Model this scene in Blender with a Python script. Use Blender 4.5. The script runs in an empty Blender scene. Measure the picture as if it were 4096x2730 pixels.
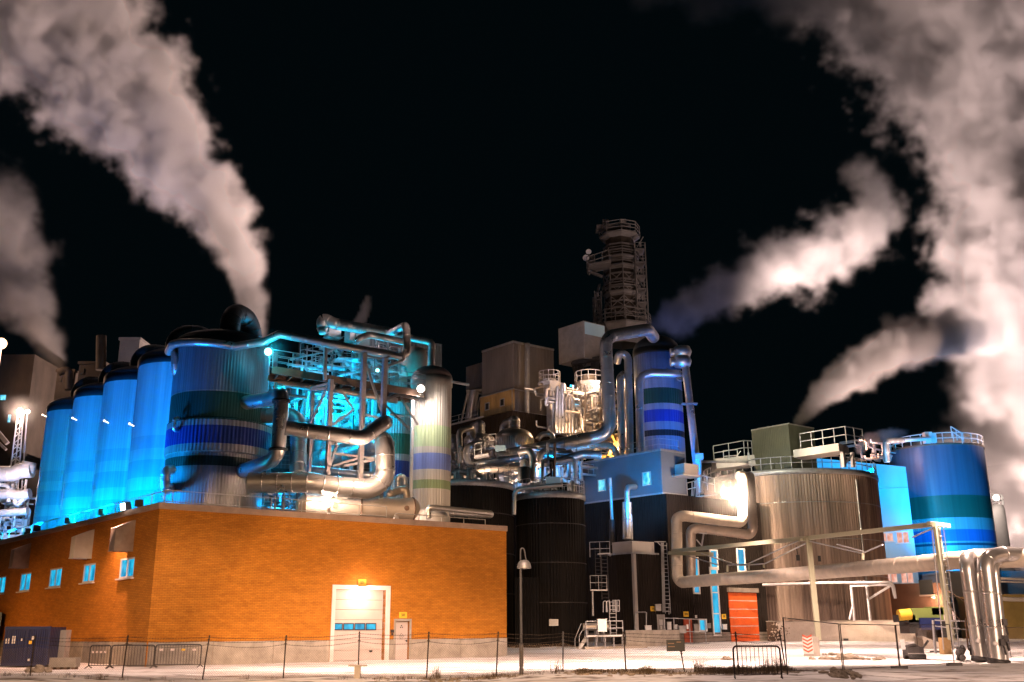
import bpy, math, random
from mathutils import Vector, Matrix
random.seed(7)
S = bpy.context.scene
# ------------------------------------------------------------------ camera, world, exposure
F, CX, CY = 3973., 2048., 1365.
PITCH, ROLL, H = math.radians(16.2), math.radians(0.35), 1.65
fw = Vector((0, math.cos(PITCH), math.sin(PITCH)))
_u = Vector((0, -math.sin(PITCH), math.cos(PITCH))); _r = Vector((1, 0, 0))
rt = _r*math.cos(ROLL) - _u*math.sin(ROLL)
up = _r*math.sin(ROLL) + _u*math.cos(ROLL)
cam = bpy.data.cameras.new("camera"); co = bpy.data.objects.new("camera", cam)
S.collection.objects.link(co); S.camera = co
cam.sensor_width = 36; cam.lens = 36*F/4096; cam.clip_end = 2000
co.matrix_world = Matrix(((rt.x, up.x, -fw.x, 0), (rt.y, up.y, -fw.y, 0), (rt.z, up.z, -fw.z, H), (0, 0, 0, 1)))
S.view_settings.view_transform = 'Standard'; S.view_settings.look = 'None'
S.view_settings.exposure = 0.0; S.view_settings.gamma = 1
cy = S.cycles
cy.max_bounces = 5; cy.diffuse_bounces = 2; cy.glossy_bounces = 3; cy.volume_bounces = 0
cy.transparent_max_bounces = 16; cy.transmission_bounces = 2
cy.caustics_reflective = False; cy.caustics_refractive = False
cy.sample_clamp_indirect = 4; cy.sample_clamp_direct = 0
cy.use_denoising = True
cy.volume_step_rate = 1.0; cy.volume_max_steps = 256
Wd = bpy.data.worlds.new("World"); S.world = Wd; Wd.use_nodes = True
bg = Wd.node_tree.nodes['Background']
bg.inputs[0].default_value = (0.25, 0.75, 1.0, 1); bg.inputs[1].default_value = 0.0026

def ray(px, py):
    return fw + rt*((px-CX)/F) - up*((py-CY)/F)
def P(px, py, Y):                       # a photograph pixel at forward distance Y
    d = ray(px, py); return Vector((0, 0, H)) + d*(Y/d.y)
def PZ(px, py, z):
    d = ray(px, py); return Vector((0, 0, H)) + d*((z-H)/d.z)
def mpp(px, py, Y):                     # metres per photograph pixel there
    d = ray(px, py); return Y/d.y/F

PEACH = (1.0, .66, .47); WARM = (1.0, .56, .30); CYAN = (.0, .50, 1.0); BLUE = (.0, .27, 1.0); TEAL = (.0, .60, .85); WHITE = (1, .86, .78)
LP = []
def light(kind, name, loc, power, col, size=.3, target=None, angle=90, blend=.6):
    L = bpy.data.lights.new(name, kind); L.energy = power; L.color = col; L.shadow_soft_size = size
    o = bpy.data.objects.new(name, L); S.collection.objects.link(o); o.location = loc
    if kind == 'SPOT':
        L.spot_size = math.radians(angle); L.spot_blend = blend
        o.rotation_euler = (Vector(target)-Vector(loc)).to_track_quat('-Z', 'Y').to_euler()
    LP.append(o); return o

# ------------------------------------------------------------------ materials
def mat(name, col, rough=.6, metal=0., emit=None, es=1., spec=.4):
    m = bpy.data.materials.new(name); m.use_nodes = True
    b = m.node_tree.nodes['Principled BSDF']
    b.inputs['Base Color'].default_value = (*col, 1); b.inputs['Roughness'].default_value = rough
    b.inputs['Metallic'].default_value = metal; b.inputs['Specular IOR Level'].default_value = spec
    if emit:
        b.inputs['Emission Color'].default_value = (*emit, 1); b.inputs['Emission Strength'].default_value = es
    return m
def N(m, t): return m.node_tree.nodes.new(t)
def L_(m, a, b): m.node_tree.links.new(a, b)
def noisy(m, scale=1.2, amt=.35, rough=None, bump=0., stretch=(1, 1, 1), detail=6):
    """varied base colour and roughness, object space"""
    b = m.node_tree.nodes['Principled BSDF']; c = tuple(b.inputs['Base Color'].default_value)
    tc = N(m, 'ShaderNodeTexCoord'); mp = N(m, 'ShaderNodeMapping'); mp.inputs['Scale'].default_value = stretch
    n = N(m, 'ShaderNodeTexNoise'); n.inputs['Scale'].default_value = scale; n.inputs['Detail'].default_value = detail
    n.inputs['Roughness'].default_value = .65
    L_(m, tc.outputs['Object'], mp.inputs[0]); L_(m, mp.outputs[0], n.inputs['Vector'])
    r = N(m, 'ShaderNodeMapRange'); r.inputs[1].default_value = .3; r.inputs[2].default_value = .7
    r.inputs[3].default_value = 1-amt; r.inputs[4].default_value = 1+amt*.5
    L_(m, n.outputs[0], r.inputs[0])
    v = N(m, 'ShaderNodeVectorMath'); v.operation = 'SCALE'; v.inputs[0].default_value = c[:3]
    L_(m, r.outputs[0], v.inputs['Scale']); L_(m, v.outputs[0], b.inputs['Base Color'])
    if rough:
        q = N(m, 'ShaderNodeMapRange'); q.inputs[1].default_value = .3; q.inputs[2].default_value = .7
        q.inputs[3].default_value = rough[0]; q.inputs[4].default_value = rough[1]
        L_(m, n.outputs[0], q.inputs[0]); L_(m, q.outputs[0], b.inputs['Roughness'])
    if bump:
        bp = N(m, 'ShaderNodeBump'); bp.inputs['Strength'].default_value = bump; bp.inputs['Distance'].default_value = .05
        L_(m, n.outputs[0], bp.inputs['Height']); L_(m, bp.outputs[0], b.inputs['Normal'])
    return m, v, n
M = {}
M['clad'], _, _ = noisy(mat('aluminium_cladding', (.60, .57, .55), .32, .78), .8, .18, (.24, .42), .06)
M['clad2'], _, _ = noisy(mat('dull_cladding', (.45, .43, .42), .42, .85), .7, .3, (.34, .55), .08)
M['cladwarm'], _, _ = noisy(mat('weathered_cladding', (.62, .52, .44), .45, .6), .5, .3, (.38, .6), .1)
M['wrap'], _, _ = noisy(mat('canvas_wrap', (.66, .56, .46), .6, .15), 1.5, .2, (.5, .7), .25)
M['galv'], _, _ = noisy(mat('galvanised_steel', (.42, .41, .42), .5, .6), 3, .25)
M['steel'], _, _ = noisy(mat('painted_steel', (.46, .43, .43), .55, .1), 2, .2)
M['dark'], _, _ = noisy(mat('dark_steel', (.05, .045, .045), .55, .3), 2, .3)
M['brown'], _, _ = noisy(mat('rusty_beam', (.20, .12, .08), .6, .1), 2, .35)
M['white'], _, _ = noisy(mat('white_paint', (.72, .68, .66), .5), 2, .12)
M['concrete'], _, _ = noisy(mat('concrete', (.36, .31, .26), .85), 1.6, .35, None, .2)
M['concdark'], _, _ = noisy(mat('dark_concrete', (.20, .16, .13), .85), 1.4, .3, None, .2)
M['yellow'] = mat('yellow_sign_paint', (.80, .48, .04), .5)
M['black'] = mat('black_paint', (.015, .015, .015), .5)
M['red'], _, _ = noisy(mat('orange_door_paint', (.62, .10, .02), .5), 1.5, .25)
M['reddoor'] = mat('red_door_paint', (.38, .07, .03), .5)
M['olive'] = mat('olive_beam_paint', (.34, .325, .23), .5)
M['bluebox'], _, _ = noisy(mat('navy_container_paint', (.004, .012, .07), .45), 2, .3)
M['greybox'], _, _ = noisy(mat('grey_cabinet_paint', (.34, .31, .29), .6), 2, .2)
M['grass'] = mat('dry_grass', (.07, .045, .02), .8)
M['rock'], _, _ = noisy(mat('rubble', (.30, .24, .18), .9), 4, .5)
M['greenpaint'] = mat('green_machine_paint', (.16, .20, .05), .5)
M['wire'] = mat('fence_wire', (.030, .020, .015), .5, .4)
M['tent'] = mat('tank_end', (.5, .45, .42), .4, .5)

def glow(name, col, s):
    return mat(name, (.02, .02, .02), .5, 0, col, s)
M['lamp'] = glow('lamp_glow', (1, .85, .74), 9); M['lampcy'] = glow('teal_lamp_glow', (.35, 1, .95), 7)
M['lampdim'] = glow('dim_lamp_glow', (1, .8, .65), 4); M['lampor'] = glow('amber_lamp_glow', (1, .6, .35), 5)
M['tube'] = glow('cyan_tube_glow', (.02, .6, 1), 2.2)
def window_mat(name, c1, c2, s, sc=(2, 2, 1.2)):
    m = glow(name, c1, s); b = m.node_tree.nodes['Principled BSDF']
    tc = N(m, 'ShaderNodeTexCoord'); mp = N(m, 'ShaderNodeMapping'); mp.inputs['Scale'].default_value = sc
    v = N(m, 'ShaderNodeTexVoronoi'); v.inputs['Scale'].default_value = 1.3
    n = N(m, 'ShaderNodeTexNoise'); n.inputs['Scale'].default_value = 1.5; n.inputs['Detail'].default_value = 3
    L_(m, tc.outputs['Object'], mp.inputs[0]); L_(m, mp.outputs[0], v.inputs['Vector']); L_(m, mp.outputs[0], n.inputs['Vector'])
    mx = N(m, 'ShaderNodeMath'); mx.operation = 'MULTIPLY'; L_(m, v.outputs[0], mx.inputs[0]); L_(m, n.outputs[0], mx.inputs[1])
    r = N(m, 'ShaderNodeValToRGB'); r.color_ramp.elements[0].position = .12; r.color_ramp.elements[0].color = (*c2, 1)
    r.color_ramp.elements[1].position = .45; r.color_ramp.elements[1].color = (*c1, 1)
    L_(m, mx.outputs[0], r.inputs[0]); L_(m, r.outputs[0], b.inputs['Emission Color']); b.inputs['Roughness'].default_value = .1
    return m
M['win'] = window_mat('lit_window', (.03, .62, .95), (.0, .25, .5), 1.0)
M['win2'] = window_mat('lit_stair_window', (.05, .62, .95), (.0, .30, .62), .95, (1, 1, .6))
M['winwarm'] = window_mat('lit_warm_window', (1, .62, .5), (.8, .3, .2), 1.0)

def corrugate(m, per=.25, strength=.6, dist=.04, axis='X', sat=1.0):
    """vertical ribs from the UV's first axis in metres"""
    b = m.node_tree.nodes['Principled BSDF']
    uv = N(m, 'ShaderNodeUVMap'); uv.uv_map = 'UVMap'
    sp = N(m, 'ShaderNodeSeparateXYZ'); L_(m, uv.outputs[0], sp.inputs[0])
    a = N(m, 'ShaderNodeMath'); a.operation = 'MULTIPLY'; a.inputs[1].default_value = 2*math.pi/per; L_(m, sp.outputs[axis], a.inputs[0])
    s = N(m, 'ShaderNodeMath'); s.operation = 'SINE'; L_(m, a.outputs[0], s.inputs[0])
    c = N(m, 'ShaderNodeMath'); c.operation = 'MULTIPLY'; c.inputs[1].default_value = 2.2; c.use_clamp = False; L_(m, s.outputs[0], c.inputs[0])
    d = N(m, 'ShaderNodeClamp'); d.inputs[1].default_value = -1; d.inputs[2].default_value = 1; L_(m, c.outputs[0], d.inputs[0])
    bp = N(m, 'ShaderNodeBump'); bp.inputs['Strength'].default_value = strength; bp.inputs['Distance'].default_value = dist
    L_(m, d.outputs[0], bp.inputs['Height']); L_(m, bp.outputs[0], b.inputs['Normal'])
    return m
M['corrdark'] = corrugate(noisy(mat('dark_corrugated_sheet', (.020, .014, .011), .75, 0, spec=.15), .5, .35)[0], .30, 1.0, .06)
M['corrdark2'] = corrugate(noisy(mat('black_corrugated_sheet', (.010, .008, .007), .75, 0, spec=.12), .5, .35)[0], .24, .7, .05)
M['corrgrey'] = corrugate(noisy(mat('grey_corrugated_sheet', (.30, .27, .25), .55, .3), .3, .3)[0], .35, .5, .04)
M['corrgreen'] = corrugate(noisy(mat('green_corrugated_sheet', (.15, .145, .10), .55, .1), .3, .2)[0], .22, .6, .04)
M['panel'], _, _ = noisy(mat('flat_panel', (.42, .38, .36), .6, .05), .35, .2)
M['panelblue'], _, _ = noisy(mat('blue_grey_panel', (.36, .36, .38), .55, .05), .4, .2, stretch=(1, 1, .3))
M['cyanwall'], _, _ = noisy(mat('pale_blue_panel', (.42, .62, .72), .55, .05), .4, .12, stretch=(1, 1, .3))

def bands_mat(name, bands, base=(.40, .38, .36), metal=.5, rough=.42, streak=.3):
    """paint bands by world height: [(z0, z1, colour)]"""
    m = mat(name, base, rough, metal); b = m.node_tree.nodes['Principled BSDF']
    g = N(m, 'ShaderNodeNewGeometry'); sp = N(m, 'ShaderNodeSeparateXYZ'); L_(m, g.outputs['Position'], sp.inputs[0])
    mp = N(m, 'ShaderNodeMapping'); mp.inputs['Scale'].default_value = (2.2, 2.2, .05); L_(m, g.outputs['Position'], mp.inputs[0])
    n = N(m, 'ShaderNodeTexNoise'); n.inputs['Scale'].default_value = 1; n.inputs['Detail'].default_value = 5; L_(m, mp.outputs[0], n.inputs['Vector'])
    cur = None; prev = None
    for (z0, z1, c) in bands:
        a = N(m, 'ShaderNodeMath'); a.operation = 'GREATER_THAN'; a.inputs[1].default_value = z0; L_(m, sp.outputs['Z'], a.inputs[0])
        e = N(m, 'ShaderNodeMath'); e.operation = 'LESS_THAN'; e.inputs[1].default_value = z1; L_(m, sp.outputs['Z'], e.inputs[0])
        t = N(m, 'ShaderNodeMath'); t.operation = 'MULTIPLY'; L_(m, a.outputs[0], t.inputs[0]); L_(m, e.outputs[0], t.inputs[1])
        mx = N(m, 'ShaderNodeMixRGB'); L_(m, t.outputs[0], mx.inputs[0])
        if prev: L_(m, prev.outputs[0], mx.inputs[1])
        else: mx.inputs[1].default_value = (*base, 1)
        mx.inputs[2].default_value = (*c, 1); prev = mx
        if cur:
            s = N(m, 'ShaderNodeMath'); s.operation = 'ADD'; L_(m, cur.outputs[0], s.inputs[0]); L_(m, t.outputs[0], s.inputs[1]); cur = s
        else: cur = t
    r = N(m, 'ShaderNodeMapRange'); r.inputs[1].default_value = .3; r.inputs[2].default_value = .7; r.inputs[3].default_value = 1-streak; r.inputs[4].default_value = 1.1
    L_(m, n.outputs[0], r.inputs[0])
    v = N(m, 'ShaderNodeVectorMath'); v.operation = 'SCALE'
    if prev: L_(m, prev.outputs[0], v.inputs[0])
    else: v.inputs[0].default_value = base
    L_(m, r.outputs[0], v.inputs['Scale']); L_(m, v.outputs[0], b.inputs['Base Color'])
    if cur:
        q = N(m, 'ShaderNodeMapRange'); q.inputs[3].default_value = metal; q.inputs[4].default_value = .05; L_(m, cur.outputs[0], q.inputs[0]); L_(m, q.outputs[0], b.inputs['Metallic'])
    return m

def brick_mat():
    m = mat('orange_brick', (.5, .2, .05), .8, spec=.2); b = m.node_tree.nodes['Principled BSDF']
    uv = N(m, 'ShaderNodeUVMap'); uv.uv_map = 'UVMap'
    br = N(m, 'ShaderNodeTexBrick'); br.inputs['Scale'].default_value = 1
    br.inputs['Brick Width'].default_value = .26; br.inputs['Row Height'].default_value = .085; br.inputs['Mortar Size'].default_value = .010
    br.inputs['Mortar Smooth'].default_value = .3
    br.inputs['Color1'].default_value = (.56, .214, .024, 1); br.inputs['Color2'].default_value = (.46, .162, .016, 1); br.inputs['Mortar'].default_value = (.27, .10, .012, 1)
    L_(m, uv.outputs[0], br.inputs['Vector'])
    mp = N(m, 'ShaderNodeMapping'); mp.inputs['Scale'].default_value = (.6, 2.0, 1); L_(m, uv.outputs[0], mp.inputs[0])
    n = N(m, 'ShaderNodeTexNoise'); n.inputs['Scale'].default_value = 1.4; n.inputs['Detail'].default_value = 8; n.inputs['Roughness'].default_value = .7; L_(m, mp.outputs[0], n.inputs['Vector'])
    r = N(m, 'ShaderNodeMapRange'); r.inputs[1].default_value = .35; r.inputs[2].default_value = .68; r.inputs[3].default_value = .80; r.inputs[4].default_value = 1.10
    L_(m, n.outputs[0], r.inputs[0])
    v = N(m, 'ShaderNodeVectorMath'); v.operation = 'SCALE'; L_(m, br.outputs[0], v.inputs[0]); L_(m, r.outputs[0], v.inputs['Scale'])
    L_(m, v.outputs[0], b.inputs['Base Color'])
    bp = N(m, 'ShaderNodeBump'); bp.inputs['Strength'].default_value = .6; bp.inputs['Distance'].default_value = .02; bp.invert = True
    L_(m, br.outputs['Fac'], bp.inputs['Height']); L_(m, bp.outputs[0], b.inputs['Normal'])
    return m
M['brick'] = brick_mat()
M['pole'] = noisy(mat('weathered_pole', (.10, .10, .11), .55, .4), 3, .3)[0]

# ------------------------------------------------------------------ mesh building
class MB:
    def __init__(s): s.v = []; s.f = []; s.uv = []; s.sm = []; s.mi = []; s.cm = 0
    def face(s, idx, uv=None, smooth=False):
        s.f.append(tuple(idx)); s.uv.append(uv if uv else [(0, 0)]*len(idx)); s.sm.append(smooth); s.mi.append(s.cm)
    def quad(s, a, b, c, d, uv=None):
        i = len(s.v); s.v += [Vector(a), Vector(b), Vector(c), Vector(d)]; s.face((i, i+1, i+2, i+3), uv)
    def poly(s, pts, uv=None):
        i = len(s.v); s.v += [Vector(p) for p in pts]; s.face(range(i, i+len(pts)), uv)
    def prism(s, foot, z0, z1, top=True, bottom=True):
        """footprint polygon (counter-clockwise) extruded; UV in metres round the outline"""
        u = 0; n = len(foot)
        for i in range(n):
            a, b = foot[i], foot[(i+1) % n]; l = math.hypot(b[0]-a[0], b[1]-a[1])
            s.quad((a[0], a[1], z0), (b[0], b[1], z0), (b[0], b[1], z1), (a[0], a[1], z1), [(u, z0), (u+l, z0), (u+l, z1), (u, z1)]); u += l
        if top: s.poly([(p[0], p[1], z1) for p in foot])
        if bottom: s.poly([(p[0], p[1], z0) for p in reversed(foot)])
        return s
    def obox(s, o, ax, ay, az):
        """box from corner o with three edge vectors"""
        o, ax, ay, az = map(Vector, (o, ax, ay, az)); la, lb, lc = ax.length, ay.length, az.length
        for (q, e, f) in ((o, ay, ax), (o+az, ax, ay), (o, ax, az), (o+ay, az, ax), (o, az, ay), (o+ax, ay, az)):
            le, lf = e.length, f.length
            s.quad(q, q+e, q+e+f, q+f, [(0, 0), (0, le), (lf, le), (lf, 0)] if e is az else [(0, 0), (le, 0), (le, lf), (0, lf)])
        return s
    def box(s, c, size, rot=0):
        ca, sa = math.cos(rot), math.sin(rot); x = Vector((ca, sa, 0)); y = Vector((-sa, ca, 0)); z = Vector((0, 0, 1))
        o = Vector(c)-x*size[0]/2-y*size[1]/2-z*size[2]/2
        return s.obox(o, x*size[0], y*size[1], z*size[2])
    def beam(s, a, b, w, h=None):
        a, b = Vector(a), Vector(b); h = h or w; d = (b-a)
        if d.length < 1e-4: return s
        dn = d.normalized(); ref = Vector((0, 0, 1)) if abs(dn.z) < .9 else Vector((0.8, .6, 0))
        x = dn.cross(ref).normalized(); y = x.cross(dn).normalized()
        return s.obox(a-x*w/2-y*h/2, x*w, y*h, d)
    def tube(s, pts, r, seg=16, bend=None, seam=0, cap=True, smooth=True, res=6, r2=None):
        pts = [Vector(p) for p in pts]; bend = r*1.6 if bend is None else bend
        path = [pts[0]]
        for i in range(1, len(pts)-1):
            a, b, c = pts[i-1], pts[i], pts[i+1]; u = (a-b); w = (c-b); lu, lw = u.length, w.length; u.normalize(); w.normalize()
            ang = u.angle(w, math.pi)
            if ang > 3.05 or ang < .15 or lu < 1e-3 or lw < 1e-3 or bend <= 0: path.append(b); continue
            t = min(bend/math.tan(ang/2), lu*.49, lw*.49); p, q = b+u*t, b+w*t
            k = max(2, int(res*(math.pi-ang)/1.57+.5))
            rr = t*math.tan(ang/2); bis = (u+w).normalized(); cc = b+bis*(rr/math.sin(ang/2)) if ang > .01 else b
            va = (p-cc); vb = (q-cc); tot = va.angle(vb)
            ax = va.cross(vb).normalized()
            for j in range(k+1): path.append(cc+Matrix.Rotation(tot*j/k, 3, ax) @ va)
        path.append(pts[-1])
        # seams as small raised rings
        rings = []; L = 0
        for i, p in enumerate(path):
            if i > 0 and seam:
                a = path[i-1]; l = (p-a).length; nx = (math.floor(L/seam)+1)*seam
                while nx < L+l-.05:
                    q = a+(p-a)*((nx-L)/l); d = (p-a).normalized()*.035
                    rings += [(q-d*1.5, 1), (q-d, 1), (q-d*.9, 1.03), (q+d*.9, 1.03), (q+d, 1), (q+d*1.5, 1)]; nx += seam
                L += l
            elif i > 0: L += (p-path[i-1]).length
            if 0 < i < len(path) and (p-path[i-1]).length > r*2:
                a = path[i-1]; e = (p-a).normalized()*.06; rings.append((p-e, 1))
            rings.append((p, 1))
            if i+1 < len(path) and (path[i+1]-p).length > r*2: rings.append((p+(path[i+1]-p).normalized()*.06, 1))
        n = len(rings); dirs = []
        for i in range(n):
            d = rings[min(i+1, n-1)][0]-rings[max(i-1, 0)][0]
            dirs.append(d.normalized() if d.length > 1e-6 else (dirs[-1] if dirs else Vector((0, 0, 1))))
        ref = Vector((0, 0, 1)) if abs(dirs[0].z) < .9 else Vector((1, 0, 0))
        x = dirs[0].cross(ref).normalized(); base = len(s.v); uu = 0
        for i in range(n):
            if i > 0:
                x = (x-dirs[i]*x.dot(dirs[i])).normalized(); uu += (rings[i][0]-rings[i-1][0]).length
            y = dirs[i].cross(x); rad = r*rings[i][1]
            if r2 is not None: rad = (r+(r2-r)*i/(n-1))*rings[i][1]
            for j in range(seg):
                t = 2*math.pi*j/seg; s.v.append(rings[i][0]+x*(math.cos(t)*rad)+y*(math.sin(t)*rad))
        for i in range(n-1):
            for j in range(seg):
                a = base+i*seg+j; b = base+i*seg+(j+1) % seg; s.face((a, b, b+seg, a+seg), None, smooth)
        if cap:
            s.face([base+j for j in reversed(range(seg))]); s.face([base+(n-1)*seg+j for j in range(seg)])
        return s
    def lathe(s, c, prof, seg=48, rib=0., per=.25, a0=0., a1=2*math.pi, smooth=True, cap=False):
        """profile [(r, z)] about the vertical through c; rib = trapezoid corrugation depth"""
        full = abs(a1-a0-2*math.pi) < 1e-6; R0 = max(p[0] for p in prof)
        if rib:
            nr = max(8, int((a1-a0)*R0/per)); seg = nr*4
        cols = seg if full else seg+1; base = len(s.v); pat = (0, 0, 1, 1)
        for (r, z) in prof:
            for j in range(cols):
                t = a0+(a1-a0)*j/seg; rr = r+(rib*pat[j % 4] if rib and r > .6*R0 else 0)
                s.v.append(Vector((c[0]+rr*math.cos(t), c[1]+rr*math.sin(t), z)))
        for i in range(len(prof)-1):
            for j in range(seg):
                a = base+i*cols+j; b = base+i*cols+((j+1) % cols); u0 = R0*(a1-a0)*j/seg; u1 = R0*(a1-a0)*(j+1)/seg
                s.face((a, b, b+cols, a+cols), [(u0, prof[i][1]), (u1, prof[i][1]), (u1, prof[i+1][1]), (u0, prof[i+1][1])], smooth and not rib)
        if cap and full:
            k = len(prof)-1; s.face([base+k*cols+j for j in range(cols)])
        return s
    def sphere(s, c, r, sx=1, sy=1, sz=1, seg=16, rings=10, jit=0):
        base = len(s.v); c = Vector(c)
        for i in range(rings+1):
            a = math.pi*i/rings
            for j in range(seg):
                t = 2*math.pi*j/seg; k = 1+random.uniform(-jit, jit)
                s.v.append(c+Vector((math.sin(a)*math.cos(t)*sx, math.sin(a)*math.sin(t)*sy, math.cos(a)*sz))*r*k)
        for i in range(rings):
            for j in range(seg):
                a = base+i*seg+j; b = base+i*seg+(j+1) % seg; s.face((a, a+seg, b+seg, b), None, jit == 0)
        return s
    def rail(s, pts, h=1.05, gap=1.5, r=.028, mids=1, closed=False, toe=0):
        pts = [Vector(p) for p in pts]
        if closed: pts = pts+[pts[0]]
        Z = Vector((0, 0, 1))
        for k in range(mids+1):
            hh = h*(k+1)/(mids+1); s.tube([p+Z*hh for p in pts], r, 6, bend=0, cap=False)
        for i in range(len(pts)-1):
            a, b = pts[i], pts[i+1]; l = (b-a).length; n = max(1, round(l/gap))
            for j in range(n+(1 if i == len(pts)-2 and not closed else 0)):
                q = a+(b-a)*(j/n); s.tube([q-Z*.1, q+Z*h], r, 6, cap=False)
        if toe:
            for i in range(len(pts)-1): s.beam(pts[i]+Z*toe/2, pts[i+1]+Z*toe/2, .02, toe)
        return s
    def ladder(s, a, b, side, w=.45, step=.3, r=.022, cage=False, out=None):
        a, b, side = Vector(a), Vector(b), Vector(side).normalized(); l = (b-a).length; d = (b-a)/l
        for k in (-1, 1): s.tube([a+side*w/2*k, b+side*w/2*k], r, 6)
        n = int(l/step)
        for i in range(n): q = a+d*(i+.5)*step; s.tube([q-side*w/2, q+side*w/2], r*.8, 5)
        if cage:
            out = Vector(out).normalized(); ang = [math.pi*j/6 for j in range(7)]
            pts = lambda q: [q+side*math.cos(t)*.38+out*(math.sin(t)*.7) for t in ang]
            m = int(l/.9)
            for i in range(1, m+1): s.tube(pts(a+d*min(l, i*.9+.6)), .015, 4, bend=0)
            for j in (1, 2, 3, 4, 5): s.tube([pts(a+d*1.5)[j], pts(b)[j]], .012, 4, bend=0)
        return s
    def shift(s, o):
        o = Vector(o); s.v = [p-o for p in s.v]; return s

def make(name, mb, mt, parent=None):
    me = bpy.data.meshes.new(name)
    off = parent.location if parent is not None and not parent.get('_abs') else Vector((0, 0, 0))
    if parent is not None and parent.parent is not None: off = off+parent.parent.location
    me.from_pydata([tuple(p-off) for p in mb.v], [], mb.f)
    uv = me.uv_layers.new(name='UVMap'); k = 0
    flat = []
    for q in mb.uv:
        for c in q: flat += [c[0], c[1]]
    uv.data.foreach_set('uv', flat)
    me.polygons.foreach_set('use_smooth', mb.sm)
    for mm in (mt if isinstance(mt, (list, tuple)) else [mt]): me.materials.append(mm)
    me.polygons.foreach_set('material_index', mb.mi)
    me.update()
    o = bpy.data.objects.new(name, me); S.collection.objects.link(o)
    if parent is not None: o.parent = parent
    return o
def tag(o, label, cat, group=None):
    o['label'] = label; o['category'] = cat
    if group: o['group'] = group
    return o
def thing(name, loc, label, cat, group=None):
    o = bpy.data.objects.new(name, None); S.collection.objects.link(o); o.location = loc; o.empty_display_size = .3
    return tag(o, label, cat, group)
def solo(name, mb, mt, label, cat, group=None):
    """one-mesh thing whose origin sits at its lowest middle"""
    xs = [p.x for p in mb.v]; ys = [p.y for p in mb.v]; zs = [p.z for p in mb.v]
    o0 = Vector(((min(xs)+max(xs))/2, (min(ys)+max(ys))/2, min(zs))); mb.shift(o0)
    o = make(name, mb, mt); o.location = o0; return tag(o, label, cat, group)
def structure(name, mb, mt):
    o = make(name, mb, mt); o['kind'] = 'structure'; return o
def copy_tree(o, parent=None):
    c = o.copy(); S.collection.objects.link(c); c.parent = parent
    for ch in o.children: copy_tree(ch, c)
    return c
class Fr:
    """a vertical wall frame: u along, z up, n outward (towards the camera side)"""
    def __init__(s, o, d, n=None):
        s.o = Vector((o[0], o[1], 0)); s.d = Vector((d[0], d[1], 0)).normalized(); s.n = Vector((s.d.y, -s.d.x, 0))
        if n is not None and s.n.dot(Vector((n[0], n[1], 0))) < 0: s.n = -s.n
    def p(s, u, z, n=0): return s.o+s.d*u+s.n*n+Vector((0, 0, z))
    def at(s, px, py):
        d = ray(px, py); C = Vector((0, 0, H)); t = (s.o-C).dot(s.n)/d.dot(s.n); q = C+d*t
        return ((q-s.o).dot(s.d), q.z)
    def rect(s, x0, y0, x1, y1):
        ua, za = s.at(x0, (y0+y1)/2); ub, _ = s.at(x1, (y0+y1)/2)
        _, zt = s.at((x0+x1)/2, y0); _, zb = s.at((x0+x1)/2, y1)
        return min(ua, ub), zb, max(ua, ub), zt
    def box(s, mb, u0, z0, u1, z1, n0, n1):
        return mb.obox(s.p(u0, z0, n0), s.d*(u1-u0), s.n*(n1-n0), Vector((0, 0, z1-z0)))
def wall_holes(mb, fr, L, z0, z1, holes, depth=.2):
    us = sorted({0, L}|{h[0] for h in holes}|{h[2] for h in holes}); zs = sorted({z0, z1}|{h[1] for h in holes}|{h[3] for h in holes})
    for i in range(len(us)-1):
        for j in range(len(zs)-1):
            a, b, c, d = us[i], us[i+1], zs[j], zs[j+1]; mu, mz = (a+b)/2, (c+d)/2
            if any(h[0] < mu < h[2] and h[1] < mz < h[3] for h in holes): continue
            mb.quad(fr.p(a, c), fr.p(b, c), fr.p(b, d), fr.p(a, d), [(a, c), (b, c), (b, d), (a, d)])
    for (a, c, b, d) in holes:
        for (p, q) in (((a, c), (b, c)), ((b, c), (b, d)), ((b, d), (a, d)), ((a, d), (a, c))):
            mb.quad(fr.p(*p), fr.p(*q), fr.p(*q, -depth), fr.p(*p, -depth), [(p[0], p[1]), (q[0], q[1]), (q[0]+depth, q[1]), (p[0]+depth, p[1])])
def text(name, s, fr, u, z, n, size, mt, parent=None, sx=1.0):
    cu = bpy.data.curves.new(name, 'FONT'); cu.body = s; cu.size = size; cu.align_x = 'CENTER'; cu.align_y = 'CENTER'; cu.extrude = .004
    cu.materials.append(mt)
    oc = bpy.data.objects.new(name, cu); S.collection.objects.link(oc)
    me = bpy.data.meshes.new_from_object(oc); bpy.data.objects.remove(oc)
    o = bpy.data.objects.new(name, me); S.collection.objects.link(o)
    z_ = Vector((0, 0, 1)); x = fr.d.copy()
    if x.cross(z_).dot(fr.n) < 0: x = -x
    m = Matrix.Identity(4)
    for i in range(3): m[i][0] = x[i]*sx; m[i][1] = z_[i]; m[i][2] = fr.n[i]
    loc = fr.p(u, z, n)
    if parent is not None: o.parent = parent; loc = loc-parent.location-(parent.parent.location if parent.parent else Vector())
    m.translation = loc; o.matrix_basis = m
    return o

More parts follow.
